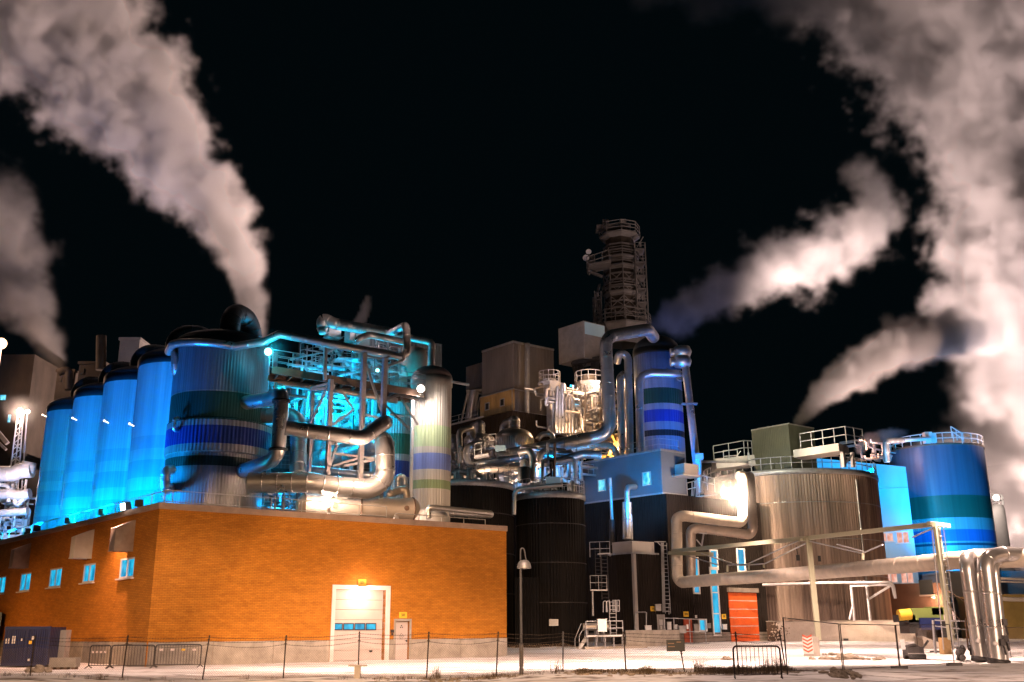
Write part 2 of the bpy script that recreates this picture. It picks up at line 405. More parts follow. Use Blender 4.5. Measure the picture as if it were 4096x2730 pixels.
# ------------------------------------------------------------------ ground
def smooth(t): t = max(0, min(1, t)); return t*t*(3-2*t)
def gz(x, y):
    z = .50*smooth((y-54)/44)
    if y < 46: z += .10*math.sin(x*.23)*smooth((46-y)/8)
    if 34 < y < 38.5: z += .12*math.sin((y-34)/4.5*math.pi)*(1+.4*math.sin(x*.7))
    return z
rg = random.Random(3)
mb = MB(); NX, NY = 240, 190
def gy(j): t = j/NY; return 20+60*t*1.6 if t < .625 else 80+(t-.625)/.375*520*((t-.625)/.375)
from mathutils import noise
for j in range(NY+1):
    y = gy(j); w = max(60, y*1.2)
    for i in range(NX+1):
        x = -w+2*w*i/NX; n = noise.fractal(Vector((x*.35, y*.35, 0)), 1, 2, 4)*.05
        tr = 0
        if 38 < y < 60: tr = -.05*math.exp(-((y-(43.5+.02*x))/.5)**2)-.05*math.exp(-((y-(46+.02*x))/.5)**2)+.06*math.exp(-((y-(41.8+.03*x))/.6)**2)
        mb.v.append(Vector((x, y, gz(x, y)+n+tr)))
for j in range(NY):
    for i in range(NX):
        a = j*(NX+1)+i; mb.face((a, a+1, a+NX+2, a+NX+1), None, True)
m = mat('trodden_snow', (.78, .74, .72), .75, spec=.2); b = m.node_tree.nodes['Principled BSDF']
g = N(m, 'ShaderNodeNewGeometry')
def nz(sc, det, st):
    mp = N(m, 'ShaderNodeMapping'); mp.inputs['Scale'].default_value = st; L_(m, g.outputs['Position'], mp.inputs[0])
    n = N(m, 'ShaderNodeTexNoise'); n.inputs['Scale'].default_value = sc; n.inputs['Detail'].default_value = det; n.inputs['Roughness'].default_value = .6
    L_(m, mp.outputs[0], n.inputs['Vector']); return n
n1 = nz(.6, 5, (.10, 1.3, 1)); n2 = nz(1.1, 9, (.6, 1.6, 1)); n3 = nz(6, 5, (1, 1, 1))
sp = N(m, 'ShaderNodeSeparateXYZ'); L_(m, g.outputs['Position'], sp.inputs[0])
nr = N(m, 'ShaderNodeMapRange'); nr.inputs[1].default_value = 52; nr.inputs[2].default_value = 38.; nr.inputs[3].default_value = 0; nr.inputs[4].default_value = .12; L_(m, sp.outputs['Y'], nr.inputs[0])
ad = N(m, 'ShaderNodeMath'); ad.operation = 'ADD'; L_(m, n2.outputs[0], ad.inputs[0]); L_(m, nr.outputs[0], ad.inputs[1])
r1 = N(m, 'ShaderNodeValToRGB'); r1.color_ramp.elements[0].position = .63; r1.color_ramp.elements[0].color = (0, 0, 0, 1); r1.color_ramp.elements[1].position = .76; r1.color_ramp.elements[1].color = (1, 1, 1, 1)
L_(m, ad.outputs[0], r1.inputs[0])
mx = N(m, 'ShaderNodeMixRGB'); mx.inputs[1].default_value = (.84, .80, .78, 1); mx.inputs[2].default_value = (.46, .40, .37, 1)
r2 = N(m, 'ShaderNodeMapRange'); r2.inputs[1].default_value = .48; r2.inputs[2].default_value = .66; L_(m, n1.outputs[0], r2.inputs[0]); L_(m, r2.outputs[0], mx.inputs[0])
mx2 = N(m, 'ShaderNodeMixRGB'); mx2.inputs[2].default_value = (.13, .09, .06, 1); L_(m, mx.outputs[0], mx2.inputs[1]); L_(m, r1.outputs[0], mx2.inputs[0])
L_(m, mx2.outputs[0], b.inputs['Base Color'])
bp = N(m, 'ShaderNodeBump'); bp.inputs['Strength'].default_value = .7; bp.inputs['Distance'].default_value = .06
sm = N(m, 'ShaderNodeMath'); sm.operation = 'ADD'; L_(m, n2.outputs[0], sm.inputs[0]); L_(m, n3.outputs[0], sm.inputs[1])
L_(m, sm.outputs[0], bp.inputs['Height']); L_(m, bp.outputs[0], b.inputs['Normal'])
M['snow'] = m
structure('snowy_ground', mb, m)

def ground_at(px, py):
    p = PZ(px, py, 0)
    for _ in range(6): p = PZ(px, py, gz(p.x, p.y))
    return p

# ------------------------------------------------------------------ brick building
C0 = Vector((-18.1, 51.2, 0)); CR = Vector((-.44, 64.49, 0)); CL = Vector((-44.5, 81.2, 0))
FR = Fr(C0, CR-C0, (.6, -.8)); FL = Fr(C0, CL-C0, (-.7, -.6)); LR = (CR-C0).length; LL = (CL-C0).length
bk = thing('brick_building', C0, 'long orange brick building with pale concrete plinth and metal roof edge', 'building')
door = FR.rect(1337, 2360, 1540, 2640); door = (door[0], -.3, door[2], door[3])
pdoor = FR.rect(1581, 2485, 1636, 2640); pdoor = (pdoor[0], -.3, pdoor[2], pdoor[3])
wins = [FL.rect(*q) for q in ((479, 2233, 536, 2313), (332, 2256, 380, 2331), (197, 2274, 245, 2350), (80, 2293, 121, 2366))]
wins += [(wins[-1][0]+(i+1)*5.6, wins[-1][1], wins[-1][2]+(i+1)*5.6, wins[-1][3]) for i in (0,)]
wm = MB(); wall_holes(wm, FR, LR, -.3, 7.72, [door, pdoor], .35); wall_holes(wm, FL, LL, -.3, 7.72, wins, .12)
back = [CR+Vector((-9, 13, 0)), CL+Vector((9, 9, 0))]
wm.quad(CR, back[0], back[0]+Vector((0, 0, 7.72)), CR+Vector((0, 0, 7.72)), [(0, 0), (15, 0), (15, 7.7), (0, 7.7)])
wm.quad(back[0], back[1], back[1]+Vector((0, 0, 7.72)), back[0]+Vector((0, 0, 7.72)), [(0, 0), (15, 0), (15, 7.7), (0, 7.7)])
wm.quad(back[1], CL, CL+Vector((0, 0, 7.72)), back[1]+Vector((0, 0, 7.72)), [(0, 0), (15, 0), (15, 7.7), (0, 7.7)])
make('wall', wm, M['brick'], bk)
rm = MB(); rm.poly([p+Vector((0, 0, 7.55)) for p in (C0, CR, back[0], back[1], CL)]); make('roof', rm, M['concdark'], bk)
M['edge'] = noisy(mat('roof_edge_sheet', (.46, .33, .27), .5, .25), 1.5, .25, (.4, .6), .15)[0]
em = MB(); FR.box(em, -.05, 7.70, LR+.05, 8.02, -.3, .07); FL.box(em, -.05, 7.70, LL, 8.02, -.3, .07); make('roof_edge', em, M['edge'], bk)
pm = MB()
def plinth(fr, a, b, zt): fr.box(pm, a, -.3, b, zt, -.1, .05)
zt = 1.15
segs = [(.05, door[0]-.25), (door[2]+.3, pdoor[0]-.12), (pdoor[2]+.12, LR)]
for a, b in segs:
    n = max(1, round((b-a)/3.4))
    pm = MB()
    for i in range(n): plinth(FR, a+(b-a)*i/n+.012, a+(b-a)*(i+1)/n-.012, zt)
    make('plinth', pm, M['concrete'], bk)
pm = MB(); n = 9
for i in range(n): plinth(FL, .05+LL*i/n+.012, LL*(i+1)/n-.012, zt)
make('plinth', pm, M['concrete'], bk)
# roller door
fm = MB(); a, c, b, d = door
FR.box(fm, a-.22, 0, a, d+.25, -.35, .06); FR.box(fm, b, 0, b+.28, d+.25, -.35, .06); FR.box(fm, a, d, b, d+.25, -.35, .06)
rd = thing('roller_door', FR.p((a+b)/2, 0), '', ''); del rd['label'], rd['category']
rd.parent = bk; rd.location = FR.p((a+b)/2, 0)-C0
def sub(name, mb, mt, par):   # child of a part whose own parent is the thing
    return make(name, mb, mt, par)
M['doorp'] = noisy(mat('pale_door_panel', (.56, .47, .44), .5), .7, .12)[0]
sub('door_frame', fm, M['white'], rd)
lm = MB(); hpan = (d-.05)/7
for i in range(7): FR.box(lm, a+.02, .05+hpan*i+.008, b-.02, .05+hpan*(i+1)-.008, -.34, -.28)
FR.box(lm, a+.02, .03, b-.02, .05, -.34, -.27)
sub('door_leaf', lm, M['doorp'], rd)
for x0, x1 in ((1335, 1371), (1380, 1416), (1425, 1461), (1470, 1506)):
    q = FR.rect(x0+5, 2497, x1+5, 2518); wmb = MB(); FR.box(wmb, q[0], q[1], q[2], q[3], -.3, -.262); w = sub('pane', wmb, M['win'], rd)
    fb = MB()
    for z in (q[1]-.05, q[3]): FR.box(fb, q[0]-.05, z, q[2]+.05, z+.05, -.3, -.25)
    for u in (q[0]-.05, q[2]): FR.box(fb, u, q[1], u+.05, q[3], -.3, -.25)
    sub('pane_frame', fb, M['black'], rd)
q = FR.rect(1486, 2602, 1498, 2610); hb = MB(); FR.box(hb, q[0], q[1], q[2], q[3], -.3, -.24); sub('handle', hb, M['black'], rd)
# small door
a, c, b, d = pdoor
sd = thing('steel_door', FR.p((a+b)/2, 0), '', ''); del sd['label'], sd['category']; sd.parent = bk; sd.location = FR.p((a+b)/2, 0)-C0
fm = MB(); FR.box(fm, a-.12, 0, a, d+.12, -.3, .06); FR.box(fm, b, 0, b+.12, d+.12, -.3, .06); FR.box(fm, a, d, b, d+.12, -.3, .06); sub('door_frame', fm, M['concrete'], sd)
lm = MB(); FR.box(lm, a+.03, .05, b-.03, d-.03, -.2, -.13); FR.box(lm, a+.09, .12, b-.09, d-.1, -.13, -.12); sub('door_leaf', lm, M['doorp'], sd)
lm = MB(); FR.box(lm, b-.13, 1.0, b-.09, 1.12, -.12, -.05); FR.box(lm, b-.25, 1.05, b-.11, 1.08, -.06, -.04); sub('handle', lm, M['dark'], sd)
uc = (a+b)/2; zc = d-.32; sy = MB()
for k in range(3):
    t0 = math.radians(90+120*k-30); pts = [FR.p(uc+math.cos(t0+math.radians(s))*r, zc+math.sin(t0+math.radians(s))*r, -.112) for r, s in ((.03, 0), (.1, 0), (.1, 30), (.1, 60), (.03, 60))]
    sy.poly(pts)
sub('trefoil_symbol', sy, M['black'], sd)
sy = MB(); zc = d-.85
dm = [(0, .17), (.15, 0), (0, -.17), (-.15, 0)]
for i in range(4):
    p, q = dm[i], dm[(i+1) % 4]; sy.beam(FR.p(uc+p[0], zc+p[1], -.113), FR.p(uc+q[0], zc+q[1], -.113), .012)
for s in (-.04, 0, .04): sy.beam(FR.p(uc-.06, zc+s, -.113), FR.p(uc+.06, zc+s, -.113), .012)
sub('diamond_sign', sy, M['dark'], sd)
q = FR.rect(1562, 2520, 1573, 2532); sm_ = MB(); FR.box(sm_, q[0], q[1], q[2], q[3], .001, .09)
q2 = FR.rect(1565, 2533, 1571, 2541); FR.box(sm_, q2[0], q2[1], q2[2], q2[3], .001, .05); solo('call_box', sm_, M['dark'], 'small dark call box on brick between roller door and white steel door', 'call box')
def sign(s, fr, x0, y0, x1, y1, label, n=.03, ts=.62, depth=.03, grp=None, sx=.75):
    q = fr.rect(x0, y0, x1, y1); t = thing('number_sign', fr.p((q[0]+q[2])/2, q[1], n), label, 'sign', grp)
    mb = MB(); fr.box(mb, q[0], q[1], q[2], q[3], n, n+depth); make('plate', mb, M['yellow'], t)
    text('lettering', s, fr, (q[0]+q[2])/2, (q[1]+q[3])/2, n+depth+.004, (q[3]-q[1])*ts, M['black'], t, sx); return t
sign('501', FR, 1431, 2318, 1463, 2345, 'yellow sign reading 501 above the lit roller door')
sign('500', FR, 1595, 2449, 1626, 2474, 'yellow sign reading 500 above the narrow white steel door')
# door lamp
def wall_lamp(name, fr, px, py, n, label, mt, w=.3, h=.16):
    u, z = fr.at(px, py); t = thing(name, fr.p(u, z, n), label, 'lamp')
    mb = MB(); fr.box(mb, u-w/2, z+h/2, u+w/2, z+h/2+.05, 0, n+.1); fr.box(mb, u-.05, z, u+.05, z+h/2, 0, .06); make('housing', mb, M['dark'], t)
    mb = MB(); fr.box(mb, u-w/2+.01, z-h/2, u+w/2-.01, z+h/2, n-.1, n+.08); make('lens', mb, mt, t); return fr.p(u, z, n)
q = wall_lamp('door_lamp', FR, 1447, 2356, .18, 'bright white lamp glowing over the roller door', M['lamp'], .45, .2)
light('POINT', 'door_lamp_light', q+Vector((.3, -.4, -.28)), 250, (1, .58, .42), .12)
# left wall windows
for i, (a, c, b, d) in enumerate(wins):
    fb = MB()
    for z in (c, d-.09): FL.box(fb, a, z, b, z+.09, -.1, .0)
    for u in (a, b-.09, (a+b)/2-.045): FL.box(fb, u, c+.09, u+.09, d-.09, -.1, -.01)
    w = make('window', fb, M['white'], bk)
    g_ = MB(); g_.quad(FL.p(a+.05, c+.05, -.06), FL.p(b-.05, c+.05, -.06), FL.p(b-.05, d-.05, -.06), FL.p(a+.05, d-.05, -.06)); make('pane', g_, M['win'], bk).parent = w
    sb = MB(); FL.box(sb, a-.1, c-.07, b+.1, c, .0, .16); make('sill', sb, M['white'], bk).parent = w
# hoods
M['hood'] = noisy(mat('dented_hood_sheet', (.46, .38, .34), .42, .55), .9, .35, (.3, .5), .2)[0]
def hood(xr, y0, y1, label, mt):
    a, zt_ = FL.at(xr, y0); _, c = FL.at(xr, y1); b = a+.75; d = zt_; dp = 1.0; mb = MB()
    # side view: slanted top, vertical front, open underneath
    h = d-c; P_ = [(0, h), (dp, h*.72), (dp, 0), (0, 0)]
    mb.poly([FL.p(b, c+z, n) for n, z in P_])
    mq = FL.p(a-.05, c+h*.42, dp*.5); f5 = [FL.p(a, c+z, n) for n, z in P_]
    for i in range(4): mb.poly([f5[i], f5[(i+1) % 4], mq])
    mb.quad(FL.p(a, c+h, 0), FL.p(b, c+h, 0), FL.p(b, c+h*.72, dp), FL.p(a, c+h*.72, dp))
    m_ = FL.p((a+b)/2, c+h*.36, dp+.05)
    f4 = [FL.p(a, c, dp), FL.p(b, c, dp), FL.p(b, c+h*.72, dp), FL.p(a, c+h*.72, dp)]
    for i in range(4): mb.poly([f4[i], f4[(i+1) % 4], m_])
    mb.quad(FL.p(a, c+.05, 0), FL.p(b, c+.05, 0), FL.p(b, c+.05, dp), FL.p(a, c+.05, dp))
    for (p, q) in ((FL.p(a-.02, c, dp), FL.p(b+.02, c, dp)), (FL.p(a, c, 0), FL.p(a, c, dp)), (FL.p(b, c, 0), FL.p(b, c, dp))): mb.beam(p, q, .06)
    return solo('ventilation_hood', mb, mt, label, 'vent hood', 'sheet metal hoods on the left brick wall')
hood(544, 2080, 2203, 'dark sheet metal hood above the window nearest the building corner', M['hood'])
hood(379, 2117, 2232, 'pink-lit sheet metal hood between the other two hoods, above a window', M['white'])  # same kind of hood, its pink light put into a paler material
hood(126, 2173, 2270, 'small dark sheet metal hood furthest left, above the last cyan window', M['hood'])
# far left: plain panel standing in for a brightly lit strip
q = FL.rect(-14, 2452, 18, 2600); mb = MB(); FL.box(mb, q[0], q[1], q[2], q[3], .3, 1.2); solo('pale_panel', mb, M['cyanwall'], 'tall pale blue-white panel at the left edge, behind the navy container', 'cabinet')

# roof guard rails, floodlights
def off(fr, u, n, z=7.6): return fr.p(u, z, n)
mb = MB(); mb.rail([off(FL, LL-1, -.55), off(FL, .8, -.55), off(FR, .8, -.55), off(FR, 13.6, -.55)], 1.15, 1.75, .028, 1)
solo('roof_guard_rail', mb, M['steel'], 'thin steel guard rail running round the brick building roof edge', 'railing')
mb = MB(); mb.rail([off(FR, 14.2, -.5), off(FR, LR-1.3, -.5)], .8, 1.6, .028, 1)
solo('roof_guard_rail', mb, M['steel'], 'short steel guard rail under the looped pipe at the right roof end', 'railing')
silos_c = [Vector((-19.9, 66, 0))+Vector((-4.55, 5.15, 0))*i for i in range(5)]
fl_px = ((545, 2022), (398, 2062), (262, 2098), (137, 2130))
for i, (px, py) in enumerate(fl_px):
    u, z = FL.at(px, py); p = FL.p(u, 8.1, -.15); c = silos_c[i+1]
    t = thing('floodlight', p, ['black floodlight on the roof edge next to the square white lamp', 'black floodlight on the roof edge, second from the brick corner', 'black floodlight on the roof edge, third from the brick corner', 'black floodlight on the roof edge furthest from the brick corner'][i], 'floodlight', 'blue floodlights along the roof edge')
    d = (c+Vector((0, 0, 14))-p).normalized(); sd_ = FL.d
    mb = MB(); mb.beam(p+Vector((0, 0, .22))-d*.12, p+Vector((0, 0, .22))+d*.06, .42, .34); make('housing', mb, M['dark'], t)
    mb = MB(); mb.beam(p+Vector((0, 0, .22))+d*.062, p+Vector((0, 0, .22))+d*.08, .36, .28); make('lens', mb, glow('blue_flood_glow', (.1, .5, 1), 6), t)
    mb = MB(); mb.box(p+Vector((0, 0, .03)), (.2, .2, .06)); make('bracket', mb, M['dark'], t)
u, z = FL.at(512, 2030); p = FL.p(u, 8.02, .15); t = thing('wall_floodlight', p, 'square white glowing lamp on the roof edge by the brick corner', 'floodlight')
mb = MB(); mb.beam(p+Vector((0, 0, .25))-FL.n*.2, p+Vector((0, 0, .17))+FL.n*.1, .6, .4); make('housing', mb, M['dark'], t)
mb = MB(); mb.beam(p+Vector((0, 0, .16))+FL.n*.11, p+Vector((0, 0, .15))+FL.n*.16, .55, .36); make('lens', mb, M['lamp'], t)
light('SPOT', 'wall_flood_light', p+FL.n*.9+Vector((0, 0, .1)), 2600, (1, .52, .34), .15, p+FL.n*2.2+Vector((0, 0, -8)), 120, .8)

# ------------------------------------------------------------------ silos
def zat(px, py, Y): return P(px, py, Y).z
ZT = 20.3
c1 = silos_c[0]
b1 = [(zat(860, 1665+15, 63), zat(860, 1565, 63), (.012, .055, .045)), (zat(860, 1775, 63), zat(860, 1703, 63), (.012, .03, .17)), (zat(860, 1862, 63), zat(860, 1823, 63), (.02, .035, .025)), (zat(860, 1560, 63), 40, (.14, .17, .22))]  # topmost band carries the dim blue light in its colour
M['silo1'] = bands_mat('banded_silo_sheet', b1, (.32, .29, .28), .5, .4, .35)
def dome(c, R, z0, h): return [(R*math.cos(t), z0+h*math.sin(t)) for t in [math.pi/2*i/10 for i in range(11)]]
def silo(name, c, R, z0, zt, mt, label, cat, grp=None, dome_h=1.3, rib=.022, per=.2, capm=None, lip=.0, rim=False):
    t = thing(name, Vector((c.x, c.y, z0)), label, cat, grp)
    mb = MB(); mb.lathe(c, [(R, z0), (R, zt-.5), ], rib=rib, per=per); make('shell', mb, mt, t)
    mb = MB(); mb.lathe(c, [(R+.09, zt-.55), (R+.09, zt)]+[(max(.01, r), z) for r, z in [(p[0]*1.0+.09*(1-i/10), p[1]) for i, p in enumerate(dome(c, R, zt, dome_h))]], seg=64); make('domed_roof', mb, capm or M['dark'], t)
    return t
M['darkcap'] = noisy(mat('dark_roof_sheet', (.06, .065, .07), .5, .4), 1.2, .3)[0]
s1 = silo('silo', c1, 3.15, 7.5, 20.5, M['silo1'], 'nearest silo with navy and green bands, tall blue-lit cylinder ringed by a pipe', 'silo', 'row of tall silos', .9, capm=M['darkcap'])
mb = MB(); q = P(918, 1235, c1.y-.8)
pth = [Vector((q.x, c1.y-.3, 21.0)), Vector((q.x, c1.y-.3, 23.1)), Vector((q.x+.7, c1.y+1.9, 23.1)), Vector((q.x+1.0, c1.y+2.6, 21))]
mb.tube(pth, .68, 24, bend=1.3, seam=.5); make('roof_duct', mb, M['darkcap'], s1)
mb = MB(); mb.lathe(c1+Vector((.18, .1, 0)), [(3.15, zat(1000, 1838, 66)), (3.42, zat(1000, 1836, 66)), (3.42, zat(1000, 1712, 66)), (3.15, zat(1000, 1706, 66))], rib=.05); make('collar', mb, M['silo1'], s1)
M['silo2'] = bands_mat('silo_sheet', [(9.6, 11.0, (.30, .36, .42)), (11.9, 13.1, (.28, .35, .42)), (13.9, 14.8, (.34, .38, .42))], (.44, .46, .48), .15, .45, .25)
labs = ['blue-lit silo touching the banded nearest silo', 'blue-lit silo in the middle of the row of five', 'blue-lit silo between the middle one and the furthest one', 'furthest blue-lit silo at the left end of the row']
proto = None
for i in range(1, 5):
    c = silos_c[i]
    if proto is None:
        proto = silo('silo', c, 3.0, 7.5, 20.6, M['silo2'], labs[0], 'silo', 'row of tall silos', 1.1, rib=.015, capm=M['darkcap'])
        mb = MB()
        mb.tube([c+Vector((-.6, 0, 21.2)), c+Vector((-.6, 0, 23.0)), c+Vector((1.6, .5, 23.0)), c+Vector((1.8, .5, 21.2))], .75, 20, bend=1.2, seam=.5); make('roof_duct', mb, M['darkcap'], proto)
    else:
        o = copy_tree(proto); o.location = Vector((c.x, c.y, 7.5)); o['label'] = labs[i]if i < len(labs) else labs[-1]
        o['label'] = labs[i-1]
# small white lamps on the silo joints
for (px, py, Y), ll in zip(((290, 1673, 70), (417, 1684, 66.5), (518, 1696, 62.5), (170, 1660, 77)), ('second from the left', 'third from the left', 'nearest the banded silo', 'on the furthest silo')):
    p = P(px, py, Y); t = MB(); t.sphere(p, .07); t.beam(p, p+Vector((.1, .5, -.05)), .05); solo('small_lamp', t, M['lampdim'], 'tiny white lamp on the blue silos, '+ll, 'lamp', 'tiny lamps between the silos')

# ------------------------------------------------------------------ pipes: generic
def pipe(pts, r, label, mt='clad', name='pipe', cat='pipe', seam=1.1, bend=None, seg=18, grp=None, flanges=(), hidden=False, res=6):
    pv = [P(*p) if len(p) == 3 else Vector(p[:3]) for p in pts]
    if not flanges:
        mb = MB(); mb.tube(pv, r, seg, bend, seam, res=res); return solo(name, mb, M[mt], label, cat, grp)
    t = thing(name, pv[0], label, cat, grp); mb = MB(); mb.tube(pv, r, seg, bend, seam, res=res); make('run', mb, M[mt], t)
    for (px, py, Y, dx, dy, dz) in flanges:
        q = P(px, py, Y); d = Vector((dx, dy, dz)).normalized()*.09; f = MB(); f.tube([q-d, q+d], r*1.22, seg); make('flange', f, M['dark'], t)
    return t
# ring pipe about silo 1 and on along the catwalk
ring = []
for a in (205, 222, 240, 258, 272, 286, 298):
    t = math.radians(a); ring.append((c1.x+3.65*math.cos(t), c1.y+3.65*math.sin(t), zat(870, 1362, 62.5)+.15-.5*(a-205)/93))
ring[0] = (ring[0][0]-.05, ring[0][1]+.3, ring[0][2]-.3)
pts = ring+[(*P(1055, 1368, 63), ), (*P(1118, 1337, 63), ), (*P(1333, 1379, 63.5), ), (*P(1630, 1432, 64.5), ), (*P(1624, 1300, 64.5), ), (*P(1560, 1336, 68), )]
def pipew(pts, r, label, **k): return pipe([(*p[:3], 0) for p in pts], r, label, **k)
pipew(pts, .27, 'long shiny pipe that rings the nearest silo and runs above the catwalk', seam=1.0, bend=.5)
pl = c1+Vector((-3.9, -.2, 0))
pipe([(*P(693, 1395, 65.5), 0), (*P(700, 1420, 64), 0), (*P(702, 1490, 64), 0), (*P(722, 1502, 66), 0)], .26, 'short elbow pipe hanging beside the top left of the nearest silo', seam=.25, bend=.5)
pipe([(690, 1880, 62.5), (663, 1880, 62), (660, 1965, 62), (690, 1950, 64)], .3, 'lower elbow pipe on the nearest silo just above the guard rail', seam=.4, bend=.4)
pipe([(712, 1672, 63), (697, 1678, 62.6), (695, 1722, 62.6), (712, 1722, 63.2)], .12, 'tiny elbow pipe halfway up the left side of the nearest silo', bend=.2, seam=.3)
# top swan neck
t = thing('swan_neck_pipe', P(1289, 1337, 70), 'dark swan neck pipe with a flared cone, highest over the catwalk', 'pipe')
mb = MB(); mb.tube([P(1290, 1313, 70), P(1288, 1272, 70), P(1340, 1296, 70), P(1600, 1340, 72)], .42, 20, .5, .35); make('run', mb, M['clad2'], t)
mb = MB(); mb.tube([P(1289, 1313, 70), P(1290, 1338, 70)], .42, 20, r2=.24); make('cone', mb, M['clad'], t)
pipe([(1575, 1340, 71), (1712, 1366, 71), (1728, 1376, 71), (1724, 1470, 71)], .27, 'pipe arching down onto the top of the pale striped silo', bend=.7)
pipe([(1424, 1366, 66), (1445, 1350, 66), (1480, 1340, 66.5), (1615, 1368, 67)], .24, 'short bent pipe between the long pipe and the swan neck', bend=.6)
# big lower loop
pipe([(995, 1932, 60.5), (1240, 1930, 60.5), (1300, 1942, 60.8), (1541, 1962, 62), (1541, 1755, 62), (1400, 1830, 73)], .62, 'thickest shiny pipe curling up and over at the right end above the roof', seam=.9, bend=1.25, seg=28, res=12)
pipe([(1143, 1712, 59), (1450, 1754, 60), (1533, 1694, 61), (1545, 1690, 66)], .46, 'thick pipe with an upturned end, halfway up the steel frame', seam=1.3, bend=.5, seg=24)
pipe([(980, 1612, 64), (1070, 1598, 62.5), (1127, 1575, 60.5), (1125, 1630, 60.5), (1112, 1812, 60.5), (1085, 1845, 61), (970, 1885, 64)], .46, 'vertical pipe lit blue on its left side, right of the nearest silo', seam=0, bend=.7, seg=24, flanges=((1125, 1606, 60.5, 0, 0, 1), (1113, 1800, 60.5, 0, 0, 1)), res=8)
pipe([(980, 1665, 66), (1195, 1662, 65), (1192, 1905, 62.5)], .52, 'arched grey pipe dropping onto the thickest pipe', 'clad2', seam=.9, bend=1.3, seg=24)
pipe([(1225, 1876, 66), (1500, 1905, 66)], .25, 'straight pale pipe behind the thickest pipe', bend=0)
pipe([(1152, 1580, 66), (1233, 1592, 66)], .12, 'short gold pipe beside the blue-lit vertical pipe', bend=0)
pipe([(1240, 1860, 76), (1300, 1840, 75), (1440, 1790, 76), (1560, 1770, 80)], .85, 'wide blue-lit duct sloping up behind the steel frame', 'clad2', seg=24, seam=1.5)
pipe([(1590, 1950, 67), (1592, 1905, 67), (1618, 1910, 67), (1618, 1945, 67)], .2, 'small looped elbow right of the thickest pipe', bend=.35, seam=.2)
pipe([(1555, 1990, 64.5), (1560, 1975, 64.5), (1600, 1962, 65), (1623, 1960, 65), (1628, 2000, 65)], .26, 'short fat elbow pipe on the lying white tank', 'cladwarm', bend=.35, seam=.3)
# lying tank
A = P(1210, 2012, 62.0); B = P(1655, 2052, 64.5); A.z = B.z = (A.z+B.z)/2
t = thing('horizontal_tank', (A+B)/2-Vector((0, 0, .8)), 'long cream horizontal tank lying on the brick roof behind the rail', 'tank')
d = (B-A).normalized(); mb = MB(); prof = [(-.35, .3), (-.25, .52), (-.1, .66), (0, .72)]
ax = A.copy(); mb.tube([A, B], .74, 32)
for s_, e, q in ((-1, 1, A), (1, 1, B)):
    for k in range(len(prof)-1):
        (o0, r0), (o1, r1) = prof[k], prof[k+1]; mb.tube([q+d*s_*-o0, q+d*s_*-o1], r0, 24, r2=r1, cap=(k == 0))
make('shell', mb, M['cladwarm'], t)
for q in (A+d*.1, B-d*.1, A+(B-A)*.5): mb = MB(); mb.tube([q-d*.04, q+d*.04], .80, 32); make('band', mb, M['brown'], t)
for f in (.26, .9): q = A+(B-A)*f+Vector((.35, -.78, 0)).normalized()*.72; mb = MB(); mb.tube([q, q+Vector((.35, -.78, 0)).normalized()*.1], .16, 16); make('manhole', mb, M['brown'], t)
for f in (.2, .8): q = A+(B-A)*f; mb = MB(); mb.beam(q-Vector((0, 0, 1.0)), q-Vector((0, 0, .3)), 1.2, .3); make('saddle', mb, M['steel'], t)
# right roof end pipes
pipe([(1716, 2075, 62.5), (1712, 2036, 62.5), (1725, 2030, 62.5), (1965, 2054, 64.3), (1964, 2064, 64.5), (1800, 2055, 65)], .17, 'flat looped shiny pipe at the right end of the brick roof', bend=.4, seam=1.5)
mb = MB(); q = P(1718, 2085, 65); mb.lathe(q, [(1.25, 7.5), (1.25, 8.6), (1.1, 8.95), (.7, 9.15), (.05, 9.25)], seg=32); solo('roof_tank', mb, M['white'], 'squat round white tank under the looped pipe at the roof end', 'tank')

# ------------------------------------------------------------------ steel frame and catwalk
def part(t, name, mt, fn):
    mb = MB(); fn(mb); return make(name, mb, mt, t)
t = thing('pipe_support_frame', P(1325, 2040, 63.2), 'tall pale steel frame of posts and diagonal braces in front of the cyan-lit plant', 'steel frame')
YF = 63.4
def col(x0, y0, x1, y1, w=.26, Y=YF, nm='post'): part(t, nm, M['steel'], lambda mb: mb.beam(P(x0, y0, Y), P(x1, y1, Y), w))
col(1324, 1519, 1305, 2045, .28); col(1457, 1411, 1436, 2045, .3); col(1540, 1436, 1519, 2045, .3); col(1302, 1393, 1299, 1520, .2, 62.9)
col(1250, 1548, 1232, 2040, .22, 64.5); col(1190, 1960, 1188, 2042, .16, 64); col(1135, 1960, 1134, 2042, .14, 64); col(1101, 1960, 1100, 2042, .12, 64)
for q in ((1311, 1541, 1243, 1693), (1463, 1456, 1530, 1655), (1463, 1424, 1538, 1438), (1303, 1416, 1353, 1384), (1330, 1555, 1240, 1560), (1338, 1540, 1310, 1600), (1313, 1883, 1348, 1776), (1311, 1781, 1378, 1762), (1317, 1812, 1500, 1836), (1332, 1866, 1440, 1832), (1375, 1866, 1500, 1840), (1250, 1553, 1313, 1535), (1593, 1579, 1677, 1602), (1604, 1590, 1671, 1700), (1540, 1600, 1600, 1580), (1530, 1610, 1640, 1720), (1535, 1437, 1560, 1427), (1548, 1466, 1612, 1442), (1612, 1442, 1618, 1400), (1330, 1700, 1414, 1640), (1414, 1640, 1365, 1560), (1463, 1660, 1530, 1676)):
    col(*q, .15, YF+(.2 if q[1] < 1700 else .1), 'brace')
t = thing('catwalk', P(1390, 1560, 65.5), 'long brown steel catwalk with guard rails high above the brick roof', 'catwalk')
a, b = P(1088, 1480, 63.6), P(1700, 1578, 67.6); nrm = Vector((-(b-a).y, (b-a).x, 0)).normalized()
